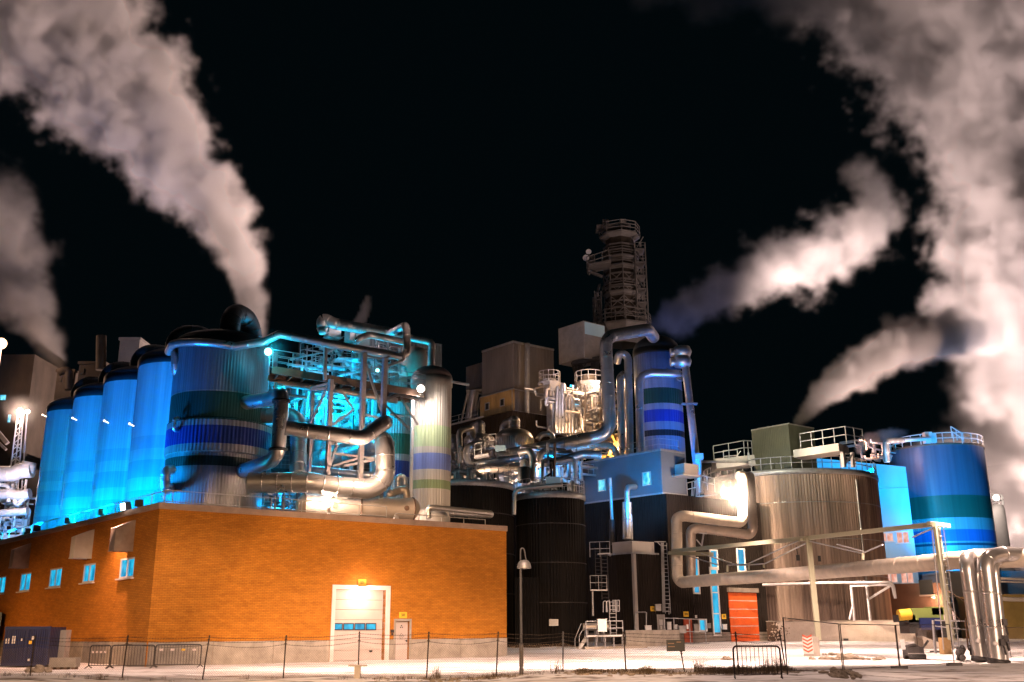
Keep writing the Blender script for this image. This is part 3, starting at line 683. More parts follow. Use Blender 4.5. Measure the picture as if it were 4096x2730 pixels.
part(t, 'girder', M['brown'], lambda mb: mb.beam(a, b, .12, .5)); part(t, 'girder', M['brown'], lambda mb: mb.beam(a+nrm*1.7-Vector((0, 0, .1)), b+nrm*1.7-Vector((0, 0, .1)), .12, .5))
part(t, 'deck', M['dark'], lambda mb: mb.beam(a+nrm*.85+Vector((0, 0, .2)), b+nrm*.85+Vector((0, 0, .2)), 1.6, .05))
for k in range(12):
    q = a+(b-a)*(k+.5)/12; part(t, 'cross_beam', M['brown'], lambda mb: mb.beam(q-Vector((0, 0, .12)), q+nrm*1.7-Vector((0, 0, .12)), .1, .2))
part(t, 'guard_rail', M['galv'], lambda mb: mb.rail([a+Vector((0, 0, .25)), b+Vector((0, 0, .25))], 1.15, 1.3, .026, 2)); part(t, 'guard_rail', M['galv'], lambda mb: mb.rail([a+nrm*1.7+Vector((0, 0, .25)), b+nrm*1.7+Vector((0, 0, .25))], 1.15, 1.3, .026, 2))
pipe([(1110, 1530, 65.5), (1330, 1560, 66), (1590, 1605, 67)], .2, 'brown pipe slung under the catwalk', 'cladwarm', bend=0)
def lampball(px, py, Y, label, mt, r, name='area_lamp'):
    p = P(px, py, Y); t = thing(name, p, label, 'lamp'); part(t, 'lens', mt, lambda mb: mb.sphere(p, r)); part(t, 'housing', M['dark'], lambda mb: (mb.box(p+Vector((0, .05, r+.04)), (r*1.8, r*1.6, .06)), mb.beam(p+Vector((0, .1, 0)), p+Vector((.1, .9, -.2)), .06))); return p
q = lampball(1073, 1408, 63, 'glowing teal-white lamp beside the top right of the nearest silo', M['lampcy'], .24); light('POINT', 'teal_lamp_light', q+Vector((.4, -.5, -.1)), 220, TEAL, .2)
pipe([(1077, 1420, 63.2), (1077, 1470, 63.2), (1075, 1500, 63.4)], .05, 'thin post carrying the teal-white lamp', 'galv', 'lamp_post', 'post', seam=0)
q = lampball(1683, 1556, 66.2, 'bright white lamp at the right end of the catwalk', M['lamp'], .26); light('SPOT', 'white_lamp_light', q+Vector((.0, -.5, -.1)), 1500, WHITE, .2, P(1720, 1720, 68.6), 120, .7)
q = lampball(1316, 1976, 61.6, 'bright white lamp under the thickest pipe above the roof rail', M['lamp'], .26)
for dx in (0, ): light('POINT', 'roof_lamp_and_fill', q+Vector((.1, -.9, -.15)), 2800, (1, .74, .58), .2)
part_ = pipe([(1316, 1990, 61.7), (1314, 2035, 61.7)], .09, 'short white post carrying the lamp under the thickest pipe', 'white', 'lamp_post', 'post', seam=0)
light('POINT', 'roof_lamp_and_fill', P(1450, 1870, 59.5), 1300, PEACH, .3)  # added fill on the pipes and frame, no lamp stands here
# striped silo, green silo
Ys = 69.5; cc = P(1725, 1600, Ys); cc.z = 0; Rs = 79*mpp(1725, 1600, Ys)
zz = lambda y: zat(1725, y, Ys-Rs)
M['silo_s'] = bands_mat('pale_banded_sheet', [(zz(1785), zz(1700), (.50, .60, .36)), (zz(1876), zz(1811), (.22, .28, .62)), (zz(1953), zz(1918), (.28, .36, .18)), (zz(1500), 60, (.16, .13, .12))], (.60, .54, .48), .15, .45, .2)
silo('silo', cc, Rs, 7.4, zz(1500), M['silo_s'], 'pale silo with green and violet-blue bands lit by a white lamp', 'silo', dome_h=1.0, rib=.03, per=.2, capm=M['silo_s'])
Yg = 76; cg = P(1590, 1650, Yg); cg.z = 0; Rg = 66*mpp(1590, 1650, Yg)
zz = lambda y: zat(1590, y, Yg-Rg)
M['silo_g'] = bands_mat('green_banded_sheet', [(zz(1815), zz(1733), (.03, .10, .06)), (zz(1905), zz(1842), (.02, .04, .20))], (.34, .33, .32), .4, .45, .2)
silo('silo', cg, Rg, 7.4, zz(1440), M['silo_g'], 'dark silo with dark green and navy bands behind the steel frame', 'silo', dome_h=1.0, rib=.03, per=.2)
pipe([(1652, 1600, 67), (1645, 1900, 67), (1643, 2030, 67)], .12, 'thin pale drain pipe left of the pale striped silo', 'white', bend=0, seam=2)

# cyan-lit backing wall added to fill the steel frame with brightness
t = thing('hall_backing', P(1280, 1800, 84), 'added cyan-lit backing wall with floors and windows behind the pipes', 'building')
a, b = P(1030, 1800, 84), P(1560, 1800, 88); z0, z1 = 6.5, zat(1200, 1500, 84)
FH = Fr(a, b-a, (0, -1)); Lh = (Vector((b.x-a.x, b.y-a.y, 0))).length
M['hall'] = corrugate(noisy(mat('hall_sheet', (.16, .19, .20), .5, .2), .6, .3)[0], .3, .5, .04)
part(t, 'wall', M['hall'], lambda mb: FH.box(mb, 0, z0, Lh, z1, -.5, 0))
for k, y in enumerate((1600, 1690, 1790, 1890)):
    z = zat(1280, y, 84); part(t, 'floor_slab', M['dark'], lambda mb: FH.box(mb, -.2, z-.12, Lh+.2, z+.12, 0, 2.2)); part(t, 'guard_rail', M['galv'], lambda mb: mb.rail([FH.p(.2, z+.12, 2.1), FH.p(Lh-.2, z+.12, 2.1)], 1.1, 1.6, .03, 2))
for i in range(6):
    u = Lh*(i+.3)/6; part(t, 'column', M['steel'], lambda mb: FH.box(mb, u, z0, u+.35, z1+1.5, 2.2, 2.55))
for (x0, y0, x1, y1) in ((1148, 1530, 1180, 1570), (1205, 1545, 1240, 1585), (1202, 1605, 1230, 1640), (1400, 1600, 1425, 1640), (1090, 1610, 1130, 1650), (1330, 1720, 1350, 1760), (1460, 1660, 1490, 1700)):
    q = FH.rect(x0, y0, x1, y1); part(t, 'window', M['black'], lambda mb: FH.box(mb, *q, .001, .06))
# vessels and pipes inside, lit by cyan lamps
rr = random.Random(5)
vess = [(1280, 1560, 1990, 77, 32, 'clad'), (1392, 1600, 1960, 78, 24, 'clad'), (1175, 1540, 1720, 76, 18, 'clad'), (1350, 1640, 1900, 80, 14, 'clad2'), (1430, 1570, 1800, 80, 16, 'clad2'), (1500, 1560, 1760, 79, 22, 'clad2'), (1215, 1580, 1900, 80, 15, 'clad'), (1120, 1500, 1620, 72, 24, 'clad')]
vl = ['widest upright vessel glowing cyan between the frame posts', 'upright cyan-lit vessel right of the widest one', 'short upright cyan-lit pipe near the nearest silo', 'slim upright pipe between the two brightest vessels', 'slim upright pipe behind the middle frame post', 'grey upright vessel just left of the dark banded silo', 'slim upright pipe left of the widest vessel', 'cyan-lit vessel tucked beside the nearest silo under the catwalk']
for (x, y0, y1, Y, hw, mt), lb in zip(vess, vl):
    r = hw*mpp(x, 1700, Y); c = P(x, (y0+y1)/2, Y); zt, zb = zat(x, y0, Y), zat(x, y1, Y)
    mb = MB(); mb.lathe(c, [(r, zb), (r, zt-.4*r)]+[(r*math.cos(a_), zt-.4*r+r*.5*math.sin(a_)) for a_ in (.3, .6, .9, 1.2, 1.5)], seg=28)
    for k in range(1, int((zt-zb)/1.6)): mb.lathe(c, [(r, zb+1.6*k), (r*1.05, zb+1.6*k+.02), (r*1.05, zb+1.6*k+.1), (r, zb+1.6*k+.12)], seg=28)
    solo('vessel', mb, M[mt], lb, 'vessel')
inner = [((1130, 1560), (1230, 1545), (1235, 1620)), ((1160, 1600), (1210, 1600), (1210, 1560), (1260, 1560)), ((1330, 1590), (1400, 1575), (1400, 1650)), ((1340, 1700), (1380, 1690), (1420, 1700)), ((1300, 1740), (1345, 1740), (1345, 1670), (1400, 1665)), ((1430, 1620), (1520, 1640), (1520, 1700)), ((1250, 1640), (1330, 1650), (1335, 1720)), ((1100, 1560), (1150, 1570), (1150, 1620)), ((1360, 1560), (1360, 1620), (1440, 1625)), ((1110, 2000), (1175, 1995), (1175, 2035)), ((1060, 2010), (1120, 2012)), ((1340, 1780), (1480, 1745)), ((1420, 1700), (1500, 1720), (1540, 1705))]
IL = ['highest left angled', 'upper left stepped', 'upper middle bent', 'long centre wavy', 'centre stepped', 'upper right bent', 'middle left bent', 'leftmost bent', 'uppermost centre L-shaped', 'lowest roof-level bent', 'lowest straight', 'lower right sloping', 'right middle sagging']
for k, pp in enumerate(inner):
    Y = 74+rr.random()*6; r = rr.choice((.1, .14, .2, .28))
    pipe([(x, y, Y) for x, y in pp], r, IL[k]+' thin cyan-lit process pipe behind the steel frame', 'clad', bend=.5, seam=1.2, grp='thin cyan-lit process pipes')
t = thing('brace_tower', P(1400, 1900, 75), 'cyan-lit lattice of heavy cross braces behind the steel frame', 'steel frame')
for (x0, y0, x1, y1) in ((1415, 1420, 1400, 1900), (1500, 1440, 1490, 1900), (1330, 1700, 1412, 1640), (1365, 1560, 1415, 1620), (1415, 1620, 1450, 1540), (1415, 1640, 1460, 1740), (1320, 1700, 1500, 1580), (1170, 1770, 1230, 1560), (1410, 1650, 1500, 1560), (1300, 1560, 1300, 2000), (1075, 1545, 1120, 1500), (1060, 1560, 1135, 1500), (1365, 1710, 1530, 1660)):
    part(t, 'brace', M['steel'], lambda mb: mb.beam(P(x0, y0, 75), P(x1, y1, 75.5), .32))
for px, py, Y, pw, c in ((1120, 1545, 70.5, 500, TEAL), (1260, 1640, 73, 1100, CYAN), (1370, 1620, 74.5, 1500, CYAN), (1470, 1630, 73, 700, (0, .55, .95)), (1300, 1760, 71, 500, CYAN), (1160, 1760, 71, 400, CYAN), (1130, 2010, 68, 300, (0, .4, 1)), (1560, 1560, 71, 400, TEAL), (1250, 1500, 72, 350, CYAN), (1420, 1475, 74, 160, CYAN), (1640, 1500, 71, 160, TEAL)):
    light('POINT', 'plant_light', P(px, py, Y), pw*.68, c, .25)
mb = MB(); p0 = P(1510, 1483, 72); mb.sphere(p0, .13); solo('small_lamp', mb, M['lampcy'], 'small cyan-white lamp glowing above the catwalk by the right frame post', 'lamp')
# upper stairs and platforms
t = thing('upper_platform', P(1400, 1450, 74), 'dark steel stairs and floors stacked above the catwalk', 'platform')
for (x0, y0, x1, y1, w) in ((1200, 1430, 1345, 1400, 1.2), (1300, 1390, 1440, 1360, 1.2), (1260, 1470, 1440, 1480, 1.6), (1370, 1500, 1560, 1470, 1.6), (1340, 1440, 1600, 1450, 1.6), (1480, 1530, 1640, 1490, 1.2), (1500, 1400, 1650, 1462, .3), (1560, 1490, 1640, 1480, .8)):
    part(t, 'floor', M['steel'], lambda mb: mb.beam(P(x0, y0, 73), P(x1, y1, 76), w, .1))
    part(t, 'guard_rail', M['galv'], lambda mb: mb.rail([P(x0, y0, 72.6), P(x1, y1, 75.6)], 1.1, 1.4, .028, 1))
for (x0, y0, x1, y1) in ((1340, 1400, 1440, 1520), (1435, 1430, 1515, 1560), (1470, 1420, 1550, 1560)):
    a, b = P(x0, y0, 74), P(x1, y1, 74); w = Vector((.25, .9, 0))
    part(t, 'stair', M['steel'], lambda mb: (mb.beam(a, b, .08, .25), mb.beam(a+w, b+w, .08, .25), [mb.beam(a+(b-a)*(k+.5)/12, a+(b-a)*(k+.5)/12+w, .28, .04) for k in range(12)]))
for (x0, y0, x1) in ((1345, 1370, 1342), (1396, 1340, 1390), (1560, 1440, 1556), (1640, 1420, 1632), (1206, 1370, 1204)):
    part(t, 'column', M['dark'], lambda mb: mb.beam(P(x0, y0, 75), P(x1, 1600, 75), .3))
for k, (x, y, w, h) in enumerate(((1420, 1345, 1.3, .9), (1330, 1330, 1.0, .8), (1440, 1365, 1.1, 1.0))):
    c = P(x, y, 73.5); mb = MB(); mb.box(c, (w, 1, h), .6); mb.box(c+Vector((0, 0, -h/2-.08)), (w+.2, 1.2, .1), .6); mb.beam(c+Vector((0, 0, -h/2)), c+Vector((0, 0, -h/2-1.2)), .2)
    solo('vent_box', mb, M['panel'], ['dark boxy vent under the swan neck pipe', 'pale little box at the left under the swan neck pipe', 'boxy vent sitting right of the other under the swan neck pipe'][k], 'vent box')
mb = MB(); c = P(1655, 1430, 74); mb.lathe(c, [(1.1, zat(1655, 1520, 74)), (1.1, c.z), (.9, c.z+.6), (.05, c.z+.9)], seg=24); solo('cyclone', mb, M['cladwarm'], 'brownish round vessel top left of the pale striped silo', 'vessel')
mb = MB(); c = P(1530, 1530, 80); mb.box(P(1590, 1520, 79), (7, 2, 6.5), .5); solo('corrugated_annex', mb, M['hall'], 'teal-lit corrugated annex block behind the catwalk', 'building')

# ------------------------------------------------------------------ dark storage tanks right of the brick building
def dtank(name, xl, xr, yl, Y, ytop, label, mt='corrdark2', zb=.0):
    xc = (xl+xr)/2; c = P(xc, yl, Y); k = mpp(xc, yl, Y)
    R = (xr-xl)/2*k; c.z = 0; zt = P(xc, ytop, Y-R).z
    t = thing(name, Vector((c.x, c.y, zb)), label, 'tank', 'dark storage tanks')
    part(t, 'shell', M[mt], lambda mb: mb.lathe(c, [(R, zb-.3), (R, zt-.45)], rib=.035, per=.28))
    part(t, 'rim', M['galv'], lambda mb: mb.lathe(c, [(R+.02, zt-.5), (R+.12, zt-.45), (R+.12, zt), (R-.3, zt+.02)], seg=72))
    part(t, 'sheet_seam', M['dark'], lambda mb: [mb.lathe(c, [(R+.03, z), (R+.055, z+.02), (R+.055, z+.06), (R+.03, z+.08)], seg=96) for z in [zt-2.6-3.1*i for i in range(int((zt-3)/3.1))]])
    part(t, 'roof', M['concdark'], lambda mb: mb.lathe(c, [(R, zt-.02), (.05, zt+.7)], seg=72))
    part(t, 'guard_rail', M['galv'], lambda mb: mb.rail([(c.x+(R+.05)*math.cos(a), c.y+(R+.05)*math.sin(a), zt) for a in [2*math.pi*i/40 for i in range(40)]], 1.15, .85*R/3, .03, 1, closed=True))
    return t, c, R, zt
TA, cA, RA, zA = dtank('storage_tank', 1640, 2055, 1947, 83, 1917, 'wide dark corrugated tank partly hidden behind the brick building')
TB, cB, RB, zB = dtank('storage_tank', 2066, 2336, 1985, 84, 1966, 'dark corrugated tank between the hidden wide tank and the blue-lit building')
for (x, y, w, h, c_, lb) in ((2213, 1922, 1.2, .55, 'cyanwall', 'pale blue junction box on the rail of the right dark tank'),):
    p = P(x, y, cB.y-RB-.05); mb = MB(); mb.box(p, (w, .25, h)); mb.box(p+Vector((0, -.13, 0)), (w-.1, .02, h-.1)); solo('junction_box', mb, M[c_], lb, 'junction box')
rr = random.Random(11)
for (T_, c, R, z, n) in ((TA, cA, RA, zA, 9), (TB, cB, RB, zB, 9)):
    for k in range(n):
        a = -math.pi/2+rr.uniform(-1.2, 1.2); q = c+Vector((math.cos(a)*R*.7, math.sin(a)*R*.7, z)); e = c+Vector((math.cos(a+.5)*R*.6, math.sin(a+.5)*R*.6, z))
        part(T_, 'roof_pipe', M['clad2'], lambda mb: mb.tube([q, q+Vector((0, 0, rr.uniform(.5, 1.1))), e+Vector((0, 0, rr.uniform(.4, 1.0))), e], rr.choice((.08, .12, .2)), 10, .25))
pipe([(2250, 1940, 79), (2072, 1957, 79.5), (2057, 1975, 79.5), (2056, 2060, 79.5)], .17, 'pipe bending down the joint between the two dark tanks', 'clad2', bend=.5)
mb = MB(); q = FR.rect; a = P(2058, 2310, 80); b = P(2155, 2310, 80); mb.obox(Vector((a.x, 79.5, -.1)), Vector((b.x-a.x, 0, 0)), Vector((0, 4, 0)), Vector((0, 0, zat(2100, 2310, 79.5)+.1))); solo('lean_to', mb, M['corrdark2'], 'low black corrugated lean-to at the foot of the dark tanks', 'shed')
p = P(2215, 2491, cB.y-RB-.06); mb = MB(); mb.box(p, (.72, .04, .5)); t = solo('wall_notice', mb, M['white'], 'small white notice on the right dark tank', 'sign')
for k in range(4): mb = MB(); mb.box(p+Vector((0, -.025, .14-k*.09)), (.5 if k else .58, .008, .018)); o = make('text_line', mb.shift(t.location), M['greybox']); o.parent = t

# ------------------------------------------------------------------ dark corrugated plant with blue-lit upper storey
K = P(2664, 1975, 89); K.z = 0; dR = Vector((.8, .6, 0)); dL = Vector((-.66, .75, 0))
FP = Fr(K, dR, (.6, -.8)); FQ = Fr(K, dL, (-.7, -.6))
ztop = zat(2664, 1975, 89)
foot = [K, K+dR*12.7, K+dR*12.7+Vector((-8, 10, 0)), K+dL*24+Vector((8, 8, 0)), K+dL*24]
t = thing('corrugated_plant', K, 'black corrugated plant building with narrow cyan windows', 'building')
part(t, 'wall', M['corrdark'], lambda mb: mb.prism([(p.x, p.y) for p in foot], 1.3, ztop))
part(t, 'plinth', M['concdark'], lambda mb: (FP.box(mb, 0, -.2, 12.7, 1.31, -.3, .06), FQ.box(mb, 0, -.2, 24, 1.31, -.3, .06)))
def wwin(fr, x0, y0, x1, y1, T, mt='win2', fw_=.13, bars=()):
    q = fr.rect(x0, y0, x1, y1); W_ = part(T, 'window', M['white'], lambda mb: (fr.box(mb, q[0]-fw_, q[1]-fw_, q[2]+fw_, q[1], .0, .1), fr.box(mb, q[0]-fw_, q[3], q[2]+fw_, q[3]+fw_, .0, .1), fr.box(mb, q[0]-fw_, q[1], q[0], q[3], .0, .1), fr.box(mb, q[2], q[1], q[2]+fw_, q[3], .0, .1), [fr.box(mb, q[0], zb, q[2], zb+.1, .0, .1) for zb in [q[1]+(q[3]-q[1])*f for f in bars]]))
    mb = MB(); fr.box(mb, q[0], q[1], q[2], q[3], .001, .03); g = make('pane', mb, M[mt], T); g.parent = W_; return q
wwin(FP, 2772, 2235, 2791, 2371, t); wwin(FP, 2842, 2205, 2866, 2275, t); wwin(FP, 2848, 2275, 2872, 2538, t, bars=(.3, .62, .8))
wwin(FP, 2952, 2200, 2977, 2327, t, bars=(.3,)); wwin(FP, 2797, 2482, 2822, 2521, t)
# red roller door
q = FP.rect(2916, 2371, 3028, 2564)
part(t, 'shutter_box', M['concdark'], lambda mb: FP.box(mb, q[0]-.1, q[3], q[2]+.1, q[3]+.4, .02, .35))
hh = (q[3]-.35)/6
dr = part(t, 'roller_door', M['red'], lambda mb: [FP.box(mb, q[0], .35+hh*i+.03, q[2], .35+hh*(i+1)-.03, .05, .13) for i in range(6)])
mb = MB(); [FP.box(mb, q[0], .35+hh*i-.02, q[2], .35+hh*i+.02, .06, .12) for i in range(1, 6)]; g = make('seam', mb, M['white'], t); g.parent = dr
q2 = FP.rect(2735, 2477, 2763, 2575); part(t, 'door', M['reddoor'], lambda mb: (FP.box(mb, q2[0], .4, q2[2], q2[3], .07, .12), FP.box(mb, q2[0]-.06, .4, q2[0], q2[3]+.06, .06, .15), FP.box(mb, q2[2], .4, q2[2]+.06, q2[3]+.06, .06, .15)))
sign('209A', FP, 2733, 2447, 2753, 2468, 'yellow sign reading 209A above the small red door', .02); sign('208', FP, 2886, 2457, 2903, 2477, 'yellow sign reading 208 beside the big orange roller door', .02)
# upper storey
K2 = P(2650, 1970, 89.2); K2.z = 0; F2 = Fr(K2, dR, (.6, -.8)); F3 = Fr(K2, dL, (-.7, -.6))
zU = zat(2650, 1797, 89.2); uR = F2.at(2742, 1890)[0]; uL = F3.at(2306, 1900)[0]
U = thing('upper_storey', K2+Vector((0, 0, ztop)), 'windowed metal-clad storey lit blue on top of the black corrugated plant', 'building')
foot = [K2, K2+dR*uR, K2+dR*uR+dL*uL, K2+dL*uL]
M['bluepanel'] = noisy(mat('storey_panel', (.15, .17, .20), .5, .1), .3, .15)[0]
part(U, 'wall', M['bluepanel'], lambda mb: mb.prism([(p.x, p.y) for p in foot], ztop+.004, zU))
part(U, 'roof_edge', M['galv'], lambda mb: (F2.box(mb, -.05, zU-.15, uR+.05, zU+.06, -.2, .05), F3.box(mb, -.05, zU-.15, uL, zU+.06, -.2, .05), F2.box(mb, -.05, ztop+.0, uR+.05, ztop+.15, -.1, .06), F3.box(mb, -.05, ztop, uL, ztop+.15, -.1, .06)))
part(U, 'guard_rail', M['galv'], lambda mb: mb.rail([F3.p(uL-.5, zU, -.3), F3.p(.4, zU, -.3), F2.p(uR-.4, zU, -.3)], 1.1, 1.8, .025, 1))
M['win3'] = window_mat('lit_plant_window', (.25, .85, 1.0), (.0, .35, .6), 1.2)
for q in ((2396, 1922, 2421, 1963), (2574, 1892, 2603, 1940)): wwin(F3, *q, U, 'win3', .08)
part(U, 'duct_hood', M['panel'], lambda mb: (F2.box(mb, uR*.55, zat(2715, 1904, 90), uR*1.15, zat(2715, 1858, 90), .02, 1.2), F2.box(mb, uR*.4, zat(2715, 1908, 90), uR*1.2, zat(2715, 1904, 90)+.05, .02, 1.5)))
pipe([(2540, 1948, 90), (2508, 1950, 88.5), (2508, 2160, 88.5)], .25, 'elbow pipe coming out under the blue-lit storey and dropping', 'clad2', bend=.5, seam=1.2)
pipe([(2508, 2010, 88.3), (2509, 2158, 88.3)], .42, 'wider insulated lower stretch of the elbow pipe on the black wall', 'clad2', bend=0, seam=1.5)
pipe([(2509, 2050, 88.1), (2524, 2060, 88.1), (2527, 2160, 88.1)], .12, 'thin branch pipe beside the wider insulated pipe', 'clad2', bend=.3)
pipe([(2440, 1912, 89), (2448, 2080, 89)], .15, 'slim upright pipe crossing the blue-lit storey', 'galv', bend=0)
pipe([(2448, 2080, 89), (2449, 2180, 89)], .26, 'dark lower stretch of the slim upright pipe', 'dark', bend=0)
# black annex with roof trunk
KA = P(2534, 2215, 85); KA.z = 0; F4 = Fr(KA, dR, (.6, -.8)); F5 = Fr(KA, dL, (-.7, -.6)); zA4 = zat(2534, 2215, 85)
uR4 = F4.at(2650, 2300)[0]; uL4 = F5.at(2437, 2300)[0]
A4 = thing('corrugated_annex', KA, 'black corrugated annex with a pale corner strip and a shallow roof box', 'building')
part(A4, 'wall', M['corrdark'], lambda mb: mb.prism([(p.x, p.y) for p in (KA, KA+dR*uR4, KA+dR*uR4+dL*uL4, KA+dL*uL4)], -.2, zA4))
part(A4, 'corner_strip', M['panel'], lambda mb: mb.beam(KA+Vector((0, 0, 1)), KA+Vector((0, 0, zA4-.02)), .28))
K5 = P(2530, 2210, 85.3); K5.z = 0; F6 = Fr(K5, dR, (.6, -.8)); F7 = Fr(K5, dL, (-.7, -.6)); a1 = F6.at(2617, 2195)[0]; a2 = F7.at(2449, 2195)[0]
part(A4, 'roof_box', M['panel'], lambda mb: mb.prism([(p.x, p.y) for p in (K5, K5+dR*a1, K5+dR*a1+dL*a2, K5+dL*a2)], zA4+.15, zat(2530, 2164, 85.3)))
part(A4, 'roof_edge', M['galv'], lambda mb: (F6.box(mb, -.3, zA4, a1+.3, zA4+.15, -2, .25), F7.box(mb, -.2, zA4, a2+.3, zA4+.15, -2, .25)))
part(A4, 'door', M['greybox'], lambda mb: FR_door(mb))if False else None
q = F4.rect(2628, 2459, 2659, 2556); part(A4, 'door', M['greybox'], lambda mb: F4.box(mb, q[0], .9, q[2], q[3], .01, .08)); part(A4, 'door_notice', M['white'], lambda mb: (F4.box(mb, q[0]+.2, q[3]-.85, q[0]+.6, q[3]-.4, .085, .1), F4.box(mb, q[0]+.3, q[3]-1.2, q[0]+.5, q[3]-.9, .085, .1)))
sign('209B', F4, 2601, 2426, 2621, 2446, 'yellow sign reading 209B beside a grey box on the annex', .02)
pipe([(2543, 2540, 84.5), (2543, 2450, 84.5), (2650, 2448, 88), (2655, 2430, 88.3)], .06, 'thin grey conduit framing the grey door of the annex', 'galv', 'conduit', 'conduit', seam=0, bend=.2)
pipe([(2585, 2505, 85.6), (2585, 2450, 85.6)], .05, 'short grey conduit dropping to the small white cabinet', 'galv', 'conduit', 'conduit', seam=0, bend=.2)
def cabinet(px0, py0, px1, py1, Y, label, mt='white', d=.5, name='electric_cabinet'):
    a, b = P(px0, py1, Y), P(px1, py0, Y); c = (a+b)/2; mb = MB(); w, h = b.x-a.x, b.z-a.z
    mb.box(c, (w, d, h)); mb.box(c+Vector((0, -d/2-.015, 0)), (w*.88, .02, h*.9)); mb.box(c+Vector((0, -.03, h/2+.03)), (w*1.1, d*1.15, .05)); mb.box(c+Vector((w*.3, -d/2-.04, 0)), (.04, .04, .15))
    return solo(name, mb, M[mt], label, 'cabinet')
cabinet(2621, 2420, 2643, 2445, 85.8, 'grey box to the right of the 209B sign', 'greybox')
cabinet(2581, 2505, 2604, 2537, 84.6, 'small white electric cabinet on the low wall left of the grey door')
lt = lambda pts, r=.05, lab='', n='ladder': None
t = thing('wall_ladder', P(2668, 2450, 87), 'tall caged ladder at the right corner of the black annex', 'ladder')
part(t, 'rails_and_rungs', M['galv'], lambda mb: mb.ladder(P(2672, 2455, 86.6), P(2656, 2172, 86.6), (1, .4, 0), .5, .32, .035))
part(t, 'cable_riser', M['galv'], lambda mb: [mb.tube([P(2652+k*4, 2450, 86.6), P(2645+k*4, 2172, 86.6)], .05, 6) for k in range(3)])
part(t, 'top_arm', M['galv'], lambda mb: (mb.beam(P(2618, 2168, 86.6), P(2664, 2168, 86.6), .07), mb.beam(P(2630, 2170, 86.6), P(2645, 2185, 86.6), .05)))
part(t, 'cage', M['galv'], lambda mb: [mb.tube([P(2655, y, 86.3), P(2676, y, 86.3), P(2676, y+14, 86.3)], .03, 5, bend=0) for y in (2415, 2430, 2445)])
# dim stair ladders between tank B and annex
t = thing('access_ladder', P(2420, 2400, 83), 'dim galvanised ladder with landings between the dark tank and the annex', 'ladder')
part(t, 'ladder_run', M['dark'], lambda mb: (mb.ladder(P(2422, 2400, 82.5), P(2413, 2180, 82.5), (1, 0, 0), .55, .3, .04), mb.ladder(P(2396, 2350, 82.5), P(2392, 2190, 82.5), (1, 0, 0), .5, .3, .03)))
part(t, 'landing', M['galv'], lambda mb: (mb.beam(P(2362, 2362, 82.3), P(2428, 2362, 82.3), .9, .08), mb.rail([P(2362, 2360, 82), P(2428, 2360, 82)], 1.1, .8, .03, 1)))
part(t, 'landing', M['galv'], lambda mb: (mb.beam(P(2390, 2218, 82.3), P(2440, 2215, 82.3), .8, .08), mb.rail([P(2360, 2225, 82), P(2440, 2222, 82)], 1.1, .8, .03, 1)))
part(t, 'post', M['galv'], lambda mb: mb.tube([P(2370, 2365, 82), P(2372, 2465, 82)], .09, 8))
# loading platform with short ladder
t = thing('access_platform', P(2420, 2590, 76.5), 'small galvanised platform with stair, railings and caged ladder beside the road', 'platform')
YP = 76.5
part(t, 'deck', M['galv'], lambda mb: mb.beam(P(2345, 2545, YP), P(2495, 2543, YP), 1.6, .12))
part(t, 'guard_rail', M['galv'], lambda mb: mb.rail([P(2345, 2543, YP-.8), P(2492, 2541, YP-.8)], 1.0, .9, .035, 1)); part(t, 'guard_rail', M['galv'], lambda mb: mb.rail([P(2345, 2543, YP+.8), P(2492, 2541, YP+.8)], 1.0, .9, .035, 1))
for k in range(5): x = 2350+k*35; part(t, 'leg', M['galv'], lambda mb: mb.beam(P(x, 2545, YP-.7), P(x, 2592, YP-.7), .09))
a, b = P(2318, 2597, YP), P(2350, 2545, YP)
part(t, 'stair', M['galv'], lambda mb: (mb.beam(a, b, .06, .22), mb.beam(a+Vector((0, .9, 0)), b+Vector((0, .9, 0)), .06, .22), [mb.beam(a+(b-a)*(k+.5)/6, a+(b-a)*(k+.5)/6+Vector((0, .9, 0)), .26, .04) for k in range(6)], mb.tube([a+Vector((0, 0, .95)), b+Vector((0, 0, .95))], .03, 6), mb.tube([a, a+Vector((0, 0, .95))], .03, 6), mb.tube([P(2300, 2600, YP), P(2300, 2555, YP), P(2325, 2495, YP)], .03, 6, bend=.1)))
part(t, 'ladder_run', M['galv'], lambda mb: mb.ladder(P(2453, 2540, YP+1.2), P(2450, 2400, YP+1.2), (1, 0, 0), .5, .28, .04))
part(t, 'cage', M['galv'], lambda mb: [mb.tube([P(x, 2402, YP+1), P(x, 2447, YP+1)], .035, 6) for x in (2452, 2460, 2468, 2477)]+[mb.tube([P(2450, y, YP+1), P(2478, y, YP+1)], .03, 6) for y in (2402, 2424, 2446)]+[mb.tube([P(x, 2450, YP+1), P(x, 2405, YP+1), P(x+14, 2405, YP+1), P(x+16, 2450, YP+1)], .035, 6, bend=.2) for x in (2413, 2425)])
cabinet(2391, 2480, 2425, 2528, 75.3, 'white electric cabinet standing on the small galvanised platform', 'white')
pipe([(2332, 2509, 78), (2440, 2506, 78)], .27, 'lying yellowish pipe behind the small galvanised platform', 'cladwarm', bend=0, seam=0)
for x in (2345, 2384, 2412): mb = MB(); mb.beam(P(x, 2512, 78), P(x, 2570, 78), .22); solo('short_post', mb, M['galv'], {2345: 'left', 2384: 'middle', 2412: 'right'}[x]+' stubby post under the lying yellowish pipe', 'post', 'stubby legs under the lying pipe')
mb = MB(); a = P(2340, 2600, 75.4); b = P(2590, 2585, 77.5); a.z = b.z = 0; mb.obox(a+Vector((0, 0, -.2)), b-a, Vector((0, 2.4, 0)), Vector((0, 0, .62))); solo('concrete_kerb_slab', mb, M['concrete'], 'low concrete slab under the small galvanised platform', 'slab')
